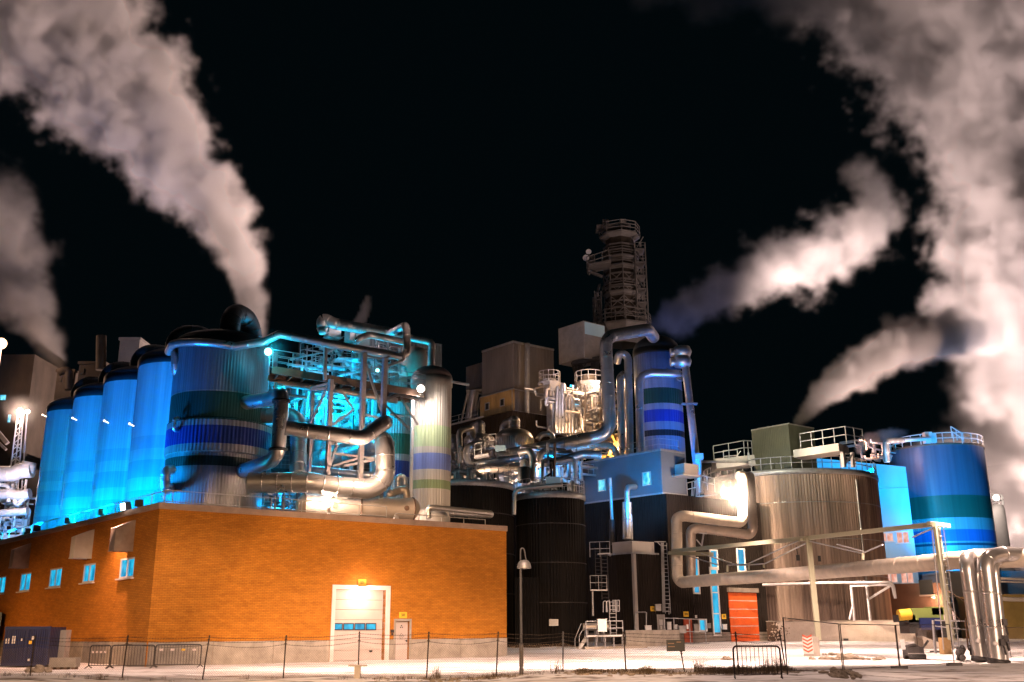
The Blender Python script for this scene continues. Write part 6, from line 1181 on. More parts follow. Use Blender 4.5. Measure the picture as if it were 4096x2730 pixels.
# left group: container, cabinet, block, clutter
gl_ = lambda px, py: ground_at(px, py)
pc = gl_(193, 2668); c0 = Vector((pc.x, pc.y, 0)); cd = Vector((-.66, .75, 0)); cn = Vector((.75, .66, 0))
hc = zat(193, 2509, pc.y); t = thing('shipping_container', pc, 'navy blue steel container with small stickers against the left brick wall', 'container'); cF_ = Fr(c0+Vector((0, 0, 0)), -cd, (-.7, -.6)); 
ux = Vector((-.96, -.28, 0)); cw = 4.6
a = P(193, 2600, pc.y); b_ = P(10, 2600, pc.y-.2); 
FCn = Fr((a.x, a.y), (b_.x-a.x, b_.y-a.y), (0, -1)); LC = (Vector((b_.x-a.x, b_.y-a.y, 0))).length
M['bluerib'] = corrugate(noisy(mat('navy_ribbed_sheet', (.004, .012, .07), .45), 2, .3)[0], .22, .9, .05)
part(t, 'body', M['bluerib'], lambda mb: mb.prism([tuple(FCn.p(0, 0, 0))[:2], tuple(FCn.p(0, 0, -2.3))[:2], tuple(FCn.p(LC, 0, -2.3))[:2], tuple(FCn.p(LC, 0, 0))[:2]], .12, hc))
part(t, 'frame', M['bluebox'], lambda mb: (FCn.box(mb, -.02, .1, .1, hc+.02, -.1, .03), FCn.box(mb, LC*.48, .1, LC*.52, hc, -.1, .035), FCn.box(mb, 0, hc-.12, LC, hc+.03, -.1, .04), FCn.box(mb, 0, .05, LC, .2, -.1, .04)))
part(t, 'sticker', M['white'], lambda mb: FCn.box(mb, *FCn.rect(129, 2546, 138, 2560), .05, .06)); part(t, 'sticker', M['yellow'], lambda mb: FCn.box(mb, *FCn.rect(117, 2564, 129, 2577), .05, .06)); part(t, 'sticker', M['white'], lambda mb: FCn.box(mb, *FCn.rect(112, 2636, 121, 2645), .05, .06))
for k, (x, y0_, y1_) in enumerate(((24, 2555, 2575), (34, 2553, 2575), (50, 2545, 2575), (58, 2545, 2575), (86, 2555, 2565))): part(t, 'marking', M['white'], lambda mb: FCn.box(mb, *FCn.rect(x, y0_, x+5, y1_), .05, .06))
p = gl_(222, 2664); z1_ = zat(222, 2521, p.y); a, b_ = P(186, 2600, p.y), P(258, 2600, p.y); mb = MB(); w = b_.x-a.x
t = thing('steel_cabinet', Vector(((a.x+b_.x)/2, p.y, gz(a.x, p.y))), 'tall pale grey steel cabinet right of the navy container', 'cabinet'); part(t, 'body', M['greybox'], lambda mb: mb.box(((a.x+b_.x)/2, p.y+.3, z1_/2), (w, .6, z1_))); part(t, 'door', M['greybox'], lambda mb: mb.box(((a.x+b_.x)/2, p.y-.015, z1_/2), (w*.92, .02, z1_*.94))); part(t, 'notice', M['white'], lambda mb: mb.box((a.x+w*.45, p.y-.035, z1_*.8), (.2, .01, .26))); part(t, 'lifting_eye', M['dark'], lambda mb: mb.tube([Vector((a.x+w*.5, p.y+.3, z1_)), Vector((a.x+w*.5, p.y+.3, z1_+.14))], .02, 6))
p = gl_(255, 2681); a, b_ = P(202, 2600, p.y), P(309, 2600, p.y); z0_, z1_ = .12, zat(255, 2632, p.y)
t = thing('concrete_block', p, 'low pale concrete block on small wooden feet in front of the grey cabinet', 'block'); part(t, 'block', M['concrete'], lambda mb: mb.box(((a.x+b_.x)/2, p.y+.25, (z0_+z1_)/2), (b_.x-a.x, .5, z1_-z0_)))
for f in (.1, .35, .62, .9): part(t, 'foot', M['brown'], lambda mb: mb.box((a.x+(b_.x-a.x)*f, p.y+.22, .03), (.16, .4, .2)))
rr = random.Random(9); p = gl_(155, 2690)
for k, (dx, s, lb) in enumerate(((-.28, .16, 'snow-dusted stone left of the concrete block, leftmost of three'), (0, .22, 'biggest snow-dusted stone of three left of the concrete block'), (.26, .15, 'snow-dusted stone nearest the concrete block'))): mb = MB(); mb.sphere(p+Vector((dx*1.5, 0, s*.5)), s, 1.2, 1, .9, 8, 6, .18); solo('stone', mb, M['rock'], lb, 'stone')
# crowd barriers
def barrier(x0, x1, yb, label, h=1.05, Yoff=0, mt='dark', grp='crowd control barriers'):
    p = gl_((x0+x1)/2, yb); Y = p.y+Yoff; a, b_ = P(x0, yb, Y), P(x1, yb, Y); a.z = gz(a.x, Y); b_.z = gz(b_.x, Y); t = thing('crowd_barrier', (a+b_)/2, label, 'barrier', grp); U = Vector((0, 0, 1))
    part(t, 'frame', M[mt], lambda mb: (mb.tube([a+U*.12, a+U*h, b_+U*h, b_+U*.12], .028, 8, .12), mb.tube([a+U*.15, b_+U*.15], .02, 6)))
    n = max(6, int((b_-a).length/.13))
    part(t, 'bars', M[mt], lambda mb: [mb.tube([a.lerp(b_, i/n)+U*.15, a.lerp(b_, i/n)+U*(h-.02)], .011, 5) for i in range(1, n)])
    for q in (a, b_): part(t, 'foot', M[mt], lambda mb: mb.tube([q+Vector((-.05, -.28, .03)), q+U*.14, q+Vector((.05, .28, .03))], .022, 6, bend=0))
    return t, a, b_
for (x0, x1, lb, n_) in ((353, 435, 'crowd barrier at the left end of the row, with faded white tags', 4), (440, 612, 'crowd barrier in the middle of the row, barred and untagged', 0), (616, 800, 'crowd barrier at the right end of the row, with four pale tags', 4)):
    t, a, b_ = barrier(x0, x1, 2676 if x0 < 600 else 2672, lb)
    for i in range(n_): q = a.lerp(b_, .13+.24*i if x0 > 600 else .15+.2*i)+Vector((0, -.03, .82 if x0 > 600 else .75)); s = .17 if x0 > 600 else .1; part(t, 'tag', M['yellow'] if (x0 > 600 and i == 2) else M['chev'], lambda mb: mb.box(q, (s, .01, .09)))
barrier(2940, 3128, 2718, 'dark crowd barrier with rounded corners standing in the roadside grass', 1.0, .2, 'wire')
# temporary fence panels on the right
def tfence(x0, x1, y0b, y1b, label, h=1.75):
    a, b_ = gl_(x0, y0b), gl_(x1, y1b); t = thing('mesh_fence_panel', (a+b_)/2, label, 'fence', 'temporary site fence panels'); U = Vector((0, 0, 1))
    part(t, 'frame', M['wire'], lambda mb: (mb.tube([a, a+U*h], .021, 8), mb.tube([b_, b_+U*h], .021, 8), mb.tube([a+U*h, b_+U*h], .017, 6), mb.tube([a+U*.12, b_+U*.12], .014, 6)))
    m2 = MB(); L = (b_-a).length; m2.quad(a+U*.12, b_+U*.12, b_+U*h, a+U*h, [(0, 0), (L, 0), (L, h), (0, h)]); make('mesh_panel', m2, M['mesh2'], t)
    part(t, 'foot', M['dark'], lambda mb: mb.box(b_+U*.06, (.62, .26, .13)))
M['mesh2'] = M['mesh'].copy()
for nd in M['mesh2'].node_tree.nodes:
    if nd.type == 'MATH' and nd.operation == 'LESS_THAN': nd.inputs[1].default_value = .03
tfence(3150, 3372, 2700, 2692, 'temporary mesh fence panel right of the roadside grass clump'); tfence(3378, 3598, 2692, 2678, 'temporary mesh fence panel in front of the stone pile'); tfence(3602, 3818, 2678, 2664, 'temporary mesh fence panel in front of the small tracked machine')
tfence(3674, 3742, 2612, 2612, 'short mesh fence panel behind the tracked machine', 1.5); tfence(4045, 4180, 2636, 2634, 'mesh fence panel at the right edge behind the bent pipes', 1.6)
# rubble piles: one heap of uncountable rubble each
def heap(px, py, w, n, s, label, name='rubble_heap'):
    p = gl_(px, py); mb = MB()
    for _ in range(n):
        x = rr.gauss(0, w*.45); y = rr.gauss(0, .4); z = max(0, (1-abs(x)/w))*s*1.5*rr.random(); q = p+Vector((x, y, 0)); q.z = gz(q.x, q.y)+z; mb.sphere(q, s*rr.uniform(.5, 1.1), rr.uniform(.8, 1.5), 1, rr.uniform(.5, .9), 7, 5, .2)
    o = solo(name, mb, M['rock'], label, 'rubble'); o['kind'] = 'stuff'; return o
heap(3385, 2640, 1.7, 60, .17, 'heap of snowy broken stones before the retaining wall'); heap(3380, 2712, .6, 40, .12, 'low dark heap of earth at the right roadside'); heap(2905, 2642, .35, 10, .14, 'small mound of stones on the snowy road before the orange door'); heap(3320, 2622, .8, 24, .10, 'scatter of broken stones beside the chevron block')
# tracked machine
p = gl_(3660, 2638); t = thing('compact_machine', p, 'small dark tracked machine with a raised arm on the snow', 'machine'); s = 1.0
part(t, 'body', M['dark'], lambda mb: (mb.box(p+Vector((-.05, 0, .42)), (.85, .8, .42)), mb.tube([p+Vector((-.48, -.1, .62)), p+Vector((.0, -.1, .72)), p+Vector((.36, -.1, .5))], .1, 8)))
for sg in (-1, 1): part(t, 'track', M['black'], lambda mb: mb.tube([p+Vector((-.42, sg*.4, .14)), p+Vector((.42, sg*.4, .14))], .14, 12))
part(t, 'arm', M['dark'], lambda mb: (mb.beam(p+Vector((.36, 0, .4)), p+Vector((.62, 0, .72)), .07), mb.beam(p+Vector((.62, 0, .72)), p+Vector((.82, 0, .95)), .1))); part(t, 'side_panel', M['white'], lambda mb: mb.beam(p+Vector((-.52, 0, .5)), p+Vector((-.58, 0, 1.02)), .28, .05)); part(t, 'stripe', M['greybox'], lambda mb: mb.box(p+Vector((-.05, -.41, .3)), (.86, .02, .05)))
# parked machinery behind
q0 = P(3590, 2500, 72); t = thing('parked_loader', Vector((q0.x, 72, gz(q0.x, 72))), 'green and yellow tracked loader parked behind the machine at the retaining wall end', 'loader'); g0z = gz(q0.x, 72)
pp_ = lambda x, y, Y=72: P(x, y, Y)
part(t, 'engine_drum', M['yellow'], lambda mb: mb.tube([pp_(3594, 2462), pp_(3642, 2458)], .38, 16)); part(t, 'body', M['greenpaint'], lambda mb: (mb.obox(pp_(3640, 2490), Vector((2.4, 0, 0)), Vector((0, 1.6, 0)), Vector((0, 0, .95))), mb.obox(pp_(3730, 2460), Vector((1.0, 0, 0)), Vector((0, 1.4, 0)), Vector((0, 0, .55))))); part(t, 'chassis', M['black'], lambda mb: (mb.obox(pp_(3640, 2535), Vector((3.4, 0, 0)), Vector((0, 1.8, 0)), Vector((0, 0, .9))), mb.obox(pp_(3595, 2490), Vector((1.2, 0, 0)), Vector((0, 1, 0)), Vector((0, 0, .5))))); part(t, 'cab', M['bluebox'], lambda mb: mb.obox(pp_(3680, 2520), Vector((1.4, 0, 0)), Vector((0, -.2, 0)), Vector((0, 0, .8))))
for x in (3700, 3735, 3775): part(t, 'wheel', M['black'], lambda mb: mb.tube([pp_(x, 2540)+Vector((0, -.1, 0)), pp_(x, 2540)+Vector((0, .3, 0))], .55, 18))
mb = MB(); a = P(3690, 2545, 66); mb.poly([a, a+Vector((1.9, 0, -.75)), a+Vector((0, 0, -.75))]); mb.poly([a+Vector((0, 1.5, 0)), a+Vector((0, 1.5, -.75)), a+Vector((1.9, 1.5, -.75))]); mb.quad(a, a+Vector((0, 1.5, 0)), a+Vector((1.9, 1.5, -.75)), a+Vector((1.9, 0, -.75))); solo('ramp', mb, M['concrete'], 'small sloping ramp at the retaining wall end', 'ramp')
mb = MB(); a, b_ = P(3740, 2560, 75), P(3800, 2500, 75); mb.obox(P(3737, 2497, 74), Vector((1.6, 0, 0)), Vector((0, .6, 0)), Vector((0, 0, .9))); solo('pale_skip', mb, M['chev'], 'pale crate next to the parked loader under the gantry post', 'crate')
# dry grass
mb = MB(); rr = random.Random(21)
def tuft(x, y, n, h):
    z = gz(x, y)
    for _ in range(n):
        a = rr.uniform(0, 6.28); l = rr.uniform(.4, 1)*h; b0 = Vector((x+rr.gauss(0, .09), y+rr.gauss(0, .09), z-.02)); d = Vector((math.cos(a)*l*.4, math.sin(a)*l*.4, l)); w = Vector((-math.sin(a), math.cos(a), 0))*.006
        m1 = b0+d*.55+Vector((0, 0, l*.05)); mb.poly([b0-w, b0+w, m1+w*.7, m1-w*.7]); mb.poly([m1-w*.7, m1+w*.7, b0+d*1.0-Vector((0, 0, l*.12))])
for _ in range(520):
    px = rr.choice((rr.uniform(1500, 3150), rr.uniform(2300, 2700), rr.uniform(2780, 3160), rr.uniform(0, 1500) if rr.random() < .5 else rr.uniform(2900, 3180)))
    q = gp(px, rr.uniform(35.3, 37.6)); k = math.sin(px*.02)*.5+math.sin(px*.051+1)*.5
    if px < 1500 and rr.random() < .6: continue
    tuft(q.x, q.y, 12+int(10*max(0, k)), .16+.22*max(0, k)*rr.random()+(.12 if 2830 < px < 3160 else 0))
for px in (2225, 2790, 2812, 1745, 3060, 3090, 3120, 3140): q = gp(px, 36.9); tuft(q.x, q.y, 60, .62)
o = make('dry_grass', mb, M['grass']); o['label'] = 'dry brown grass poking through the snow along the fence'; o['category'] = 'grass'; o['kind'] = 'stuff'
mb = MB()
for _ in range(420):
    q = gp(rr.uniform(1500, 3400), rr.gauss(35.9, .45)); mb.sphere(q+Vector((0, 0, .0)), rr.uniform(.02, .07), rr.uniform(1, 2.2), 1, .5, 6, 4, .3)
o = make('roadside_clods', mb, M['rock']); o['label'] = 'dark clods of earth and snow along the roadside'; o['category'] = 'rubble'; o['kind'] = 'stuff'

# ------------------------------------------------------------------ far left background
t = thing('lattice_mast', P(62, 2180, 100), 'white lattice mast with a glowing lamp on top at the left', 'mast'); a, b_ = P(55, 2000, 100), P(90, 1655, 100); z0_ = a.z; w = .35
pm = [(a+Vector((dx*w*1.5, dy, 0)), b_+Vector((dx*w*.8, dy, 0))) for dx in (-1, 1) for dy in (-.4, .4)]
part(t, 'leg', M['white'], lambda mb: [mb.beam(p0, p1, .12) for p0, p1 in pm]); part(t, 'lattice', M['white'], lambda mb: [mb.beam(pm[0][0].lerp(pm[0][1], k/14), pm[2][0].lerp(pm[2][1], (k+1)/14), .07) for k in range(14)]+[mb.beam(pm[2][0].lerp(pm[2][1], k/14), pm[0][0].lerp(pm[0][1], (k+1)/14), .07) for k in range(0, 14, 2)])
part(t, 'lamp', M['lamp'], lambda mb: (mb.sphere(b_+Vector((-.3, 0, .3)), .3), mb.sphere(b_+Vector((.5, 0, .2)), .22))); light('POINT', 'mast_light', b_+Vector((0, -1, 0)), 1500, (1, .68, .5), .5)
M['leftmetal'] = noisy(mat('bright_cladding', (.6, .56, .54), .4, .3), .8, .3)[0]
LX = [([(-60, 1900), (60, 1895), (75, 1885), (130, 1880)], .75, 'fat pale pipe lying across the left edge'), ([(100, 1895), (112, 1870), (118, 1850)], .7, 'upturned fat pale pipe beside the furthest silo'), ([(-60, 1985), (40, 1975), (70, 1985), (120, 1975)], .5, 'lower pale pipe across the left edge'), ([(-60, 2060), (110, 2045)], .35, 'straight pale pipe under the lower pale pipe'), ([(60, 1985), (62, 2030), (100, 1990)], .25, 'small bent pipe at the left edge'), ([(0, 1940), (35, 1945), (35, 2010)], .2, 'thin drooping pipe at the left edge')]
for k, (pp, r, lb) in enumerate(LX): pipe([(x, y, 96) for x, y in pp], r, lb, 'leftmetal', bend=.8, seam=1.2)
t = thing('pipe_rack', P(40, 2120, 98), 'blue-lit truss rack of beams under the pale pipes at the left edge', 'pipe rack')
for q in ((-40, 2075, 112, 2085), (-40, 2100, 110, 2098), (-40, 2130, 100, 2122), (-30, 2075, 20, 2130), (30, 2080, 70, 2125), (60, 2125, 105, 2082), (85, 2100, 88, 2180), (20, 2060, 18, 2180), (-40, 2150, 90, 2145), (-20, 2130, 30, 2080)): part(t, 'beam', M['steel'], lambda mb: mb.beam(P(q[0], q[1], 98), P(q[2], q[3], 98), .3))
t = thing('left_process_block', P(-20, 1800, 130), 'dim process block with a small cyan window at the left edge', 'building')
part(t, 'wall', M['tower'], lambda mb: mb.obox(P(-250, 2200, 130), Vector((9.2, 0, 0)), Vector((0, 12, 0)), Vector((0, 0, 26)))); q = [P(0, 1601, 129.9), P(24, 1581, 129.9)]; part(t, 'window', M['win3'], lambda mb: mb.box((q[0]+q[1])/2, (abs(q[1].x-q[0].x), .1, abs(q[1].z-q[0].z)))); q = [P(30, 1690, 129.9), P(44, 1660, 129.9)]; part(t, 'window', M['win3'], lambda mb: mb.box((q[0]+q[1])/2, (abs(q[1].x-q[0].x), .1, abs(q[1].z-q[0].z))))
part(t, 'gallery', M['steel'], lambda mb: (mb.beam(P(-40, 1690, 128), P(30, 1775, 128), .5), mb.beam(P(-40, 1740, 128), P(25, 1800, 128), .3)))
for (x0, x1, y0, y1, Y, lb) in ((30, 48, 1820, 1870, 120, 'narrow pale box left behind the lattice mast'), (48, 98, 1815, 1905, 122, 'grey block behind the lattice mast'), (210, 298, 1480, 1640, 125, 'grey block with a ledge behind the furthest silos'), (468, 560, 1352, 1480, 118, 'pale box standing up behind the middle silos'), (306, 420, 1448, 1560, 122, 'dark mass of plant behind the silos, under the short chimney')):
    a, b_ = P(x0, y1, Y), P(x1, y0, Y); mb = MB(); mb.obox((a.x, Y, a.z-8), Vector((b_.x-a.x, 0, 0)), Vector((0, 5, 0)), Vector((0, 0, b_.z-a.z+8))); mb.obox((a.x-.15, Y-.15, b_.z-.3), Vector((b_.x-a.x+.3, 0, 0)), Vector((0, 5.3, 0)), Vector((0, 0, .35))); mb.obox((a.x+.2, Y-.1, b_.z-1.6), Vector((.5, 0, 0)), Vector((0, .2, 0)), Vector((0, 0, .7))); solo('plant_block', mb, M['panel'] if x0 == 468 else M['tower'], lb, 'building')
pipe([(403, 1480, 120), (405, 1345, 120)], .62, 'short banded chimney behind the silos', 'tower', 'chimney', 'chimney', bend=0, seam=2.5); pipe([(236, 1490, 122), (276, 1478, 122), (276, 1560, 122)], .5, 'dim bent duct behind the furthest silo', 'tower', bend=.5)
for px, py, Y, pw, c_ in ((30, 1930, 92, 1500, (1, .70, .60)), (60, 1990, 90, 700, (1, .8, .8)), (60, 2120, 92, 2500, (.1, .4, 1)), (8, 1370, 118, 2500, (1, .6, .4))): light('POINT', 'left_plant_light', P(px, py, Y), pw, c_, .4)
q = P(4, 1375, 120); mb = MB(); mb.sphere(q, .7); mb.beam(q, q-Vector((0, 0, 6)), .3); solo('area_lamp', mb, M['lampor'], 'glowing lamp in the steam at the left edge', 'lamp')

# ------------------------------------------------------------------ dense small pipework
def bundle(name, label, x0, x1, y0, y1, Y0, Y1, n, mts, seed, grp=None, rmax=.16):
    q = random.Random(seed); p0 = P((x0+x1)/2, y1, (Y0+Y1)/2); t = thing(name, p0, label, 'pipework', grp)
    for k in range(n):
        x, y, Y = q.uniform(x0, x1), q.uniform(y0, y1), q.uniform(Y0, Y1); pts = [P(x, y, Y)]; c = pts[0].copy()
        for _ in range(q.randint(2, 4)):
            ax = q.choice('xxzzzd'); l = q.uniform(.5, 2.6)*q.choice((-1, 1)); c = c.copy()
            if ax == 'x': c += dR*l
            elif ax == 'z': c.z += l*.9
            else: c += dL*abs(l)
            pts.append(c)
        lo_, hi_ = P(x0, y1, Y).z, P(x0, y0, Y).z
        for p in pts: p.z = min(max(p.z, lo_), hi_)
        pts = [pts[0]]+[b for a, b in zip(pts, pts[1:]) if (b-a).length > .05]
        if len(pts) < 2: continue
        r = q.uniform(.05, rmax); part(t, 'tube', M[q.choice(mts)], lambda mb: mb.tube(pts, r, 9, r*2.5, cap=True, res=4))
    for k in range(max(2, n//7)):
        x, y, Y = q.uniform(x0, x1), q.uniform(y0, y1), q.uniform(Y0, Y1); a = P(x, y, Y)
        part(t, 'post', M['steel'], lambda mb: mb.beam(a, Vector((a.x, a.y, P(x0, y1, Y).z)), .16)); part(t, 'crossbar', M['steel'], lambda mb: mb.beam(a-dR*1.2, a+dR*1.2, .14))
        if k % 2: b = a+dR*q.uniform(1.5, 3); part(t, 'guard_rail', M['steel'], lambda mb: mb.rail([a, b], 1.0, .8, .03, 1))
    return t
bundle('pipe_bundle', 'tangle of thin cyan-lit pipes and posts under the catwalk, right of the nearest silo', 1075, 1240, 1520, 1700, 70, 80, 26, ('clad', 'white', 'clad2'), 1)
bundle('pipe_bundle', 'tangle of thin cyan-lit pipes and posts in the middle of the steel frame', 1250, 1420, 1560, 1760, 73, 82, 40, ('clad', 'white', 'clad2'), 2, rmax=.2)
bundle('pipe_bundle', 'tangle of thin cyan-lit pipes and posts at the right of the steel frame', 1410, 1560, 1520, 1720, 73, 82, 26, ('clad', 'white', 'clad2'), 3)
bundle('pipe_bundle', 'tangle of small dim pipes and rails above the catwalk', 1200, 1640, 1380, 1500, 72, 79, 34, ('clad2', 'dark', 'steel'), 4, rmax=.12)
bundle('pipe_bundle', 'tangle of small pipes low on the roof seen under the thickest pipe', 1050, 1200, 1960, 2035, 66, 70, 16, ('clad', 'steel'), 5, rmax=.1)
bundle('pipe_bundle', 'tangle of small pipes left of the big evaporator', 1800, 1990, 1800, 1905, 92, 99, 34, ('clad', 'cladwarm', 'clad2'), 6, rmax=.16)
bundle('pipe_bundle', 'tangle of small pipes between the big evaporator and the windowed storey', 2130, 2330, 1800, 1925, 90, 97, 46, ('clad', 'cladwarm', 'clad2', 'white'), 7, rmax=.2)
bundle('pipe_bundle', 'tangle of warm-lit small pipes and rails among the process columns', 2190, 2420, 1540, 1730, 104, 112, 54, ('clad', 'cladwarm', 'steel'), 8, rmax=.2)
bundle('pipe_bundle', 'tangle of gold-lit small pipes round the orange lattice', 2400, 2500, 1740, 1850, 99, 105, 20, ('cladwarm', 'steel', 'ochre'), 9, rmax=.2)
bundle('pipe_bundle', 'tangle of bright pipes at the left edge under the fat pale pipe', -60, 110, 1920, 2130, 97, 102, 40, ('leftmetal', 'steel', 'white'), 10, rmax=.22)
bundle('pipe_bundle', 'tangle of pink-lit pipes and rails beside the blue-lit tank top', 3440, 3570, 1765, 1840, 122, 128, 24, ('cladwarm', 'steel'), 12, rmax=.18)
light('POINT', 'plant_light', P(3500, 1790, 120), 300, (1, .62, .5), .3)
light('POINT', 'plant_light', P(1300, 1430, 70.5), 260, (.1, .6, .9), .3)

# ------------------------------------------------------------------ street lamps out of frame, and unseen spots added over the yard snow
def yard(x, y, pw, col=(1, .70, .58), h=10, half=52, dy=4.5):
    light('SPOT', 'snow_fill_light', (x, y, h), pw*4.2, col, .4, (x, y+dy, 0), half*2, .5)  # added overhead spot brightening the snow, no lamp stands there
for x_, y_, p_ in ((-25, 44, 350), (-14, 43, 1000), (-4, 45, 2600), (6, 48, 3000), (15, 51, 3000), (24, 52, 3000), (34, 50, 2600), (14, 66, 1800), (26, 68, 2600), (26, 84, 1500)): yard(x_, y_, p_)
for x_, y_, p_ in ((-12, 31, 330), (0, 31, 450), (10, 32, 450), (20, 33, 450)): yard(x_, y_, p_, dy=3)
GOLD = (1, .62, .34)
def street(x, y, tx, ty, pw, col, h=12, half=13, tz=2.0):
    light('SPOT', 'street_light', (x, y, h), pw, col, .5, (tx, ty, tz), half*2, .3)
street(-6, -8, -14, 54, 66000, GOLD, half=12, tz=-1.5); street(2, -8, -4, 60, 105000, GOLD, half=12, tz=-1.2); street(24, -6, 20, 60, 75000, PEACH, half=14, tz=-2.2); street(34, -4, 30, 58, 60000, PEACH, half=14, tz=-2.0)
light('SPOT', 'street_light', (-44, 18, 9), 26000, (1, .52, .22), .5, (-27, 60, -3.5), 30, .5)
light('SPOT', 'left_yard_light', (-40, 56, 6), 2600, (1, .50, .20), .3, (-34, 66, -3), 90, .8)
# blue floods: nearest silo, far right tank, cyan building
for u_, tgt, hf, pw_ in ((8, (-30.5, 76, 22), 25, 9000), (14, (-27.5, 74, 20), 42, 9000), (21, (-33.5, 82, 20), 42, 9000), (27, (-38.5, 87, 20), 42, 8000)):
    light('SPOT', 'blue_flood_light', FL.p(u_, 8.4, -.2), pw_*1.15, (.0, .235, 1.0), .15, tgt, hf*2, .6)
    light('SPOT', 'cyan_wash_light', FL.p(u_, 8.4, -.2), pw_*.45, (.0, .80, 1.0), .15, (tgt[0], tgt[1], 9), hf*2, .9)  # second, cyan spot added to brighten the silo feet
light('SPOT', 'blue_flood_light', FL.p(12.0, 8.4, -.3), 13000, (.0, .26, 1.0), 1.2, (-20.0, 65.5, 14.5), 82, .7)
light('SPOT', 'cyan_wash_light', FL.p(15.5, 8.4, -.3), 1500, (.0, .75, 1.0), .15, (-20.5, 65, 11), 62, .6)
light('SPOT', 'blue_flood_light', P(3890, 2260, 108), 44000, (.0, .36, 1.0), .3, P(3800, 1950, 124), 80, .9)
light('SPOT', 'cyan_wash_light', P(3480, 1880, 108), 12000, (.0, .45, 1.0), .3, P(3520, 1900, 118), 120, .9)
light('SPOT', 'peach_flood_light', P(3560, 2150, 111), 1300, (1, .8, .75), .3, P(3580, 2250, 118), 110, .9)
light('SPOT', 'roof_top_light', P(3000, 1700, 92), 5000, (.9, .85, .6), .3, P(3150, 1800, 102), 120, .9)
light('SPOT', 'plant_top_light', P(1990, 1750, 104), 3000, (1, .55, .22), .4, P(1990, 1600, 117), 90, .9)
light('SPOT', 'plant_top_light', P(2230, 1560, 100), 1800, (.85, .75, .9), .4, P(2100, 1430, 118), 90, .9)
light('SPOT', 'plant_top_light', P(2130, 1900, 88), 2600, (1, .66, .42), .3, P(2060, 1760, 99), 120, .9)
light('SPOT', 'plant_top_light', P(2270, 1780, 99), 1000, (1, .62, .36), .3, P(2400, 1650, 106), 110, .9)
light('POINT', 'plant_light', P(2220, 1885, 91), 350, (.0, .35, 1), .3)
light('POINT', 'plant_light', P(1930, 1900, 87), 900, (1, .7, .5), .3)
light('POINT', 'plant_light', P(2270, 1700, 103), 900, (1, .66, .40), .3)
light('SPOT', 'platform_light', P(2400, 2440, 72), 500, PEACH, .2, P(2400, 2540, 76), 120, .9)

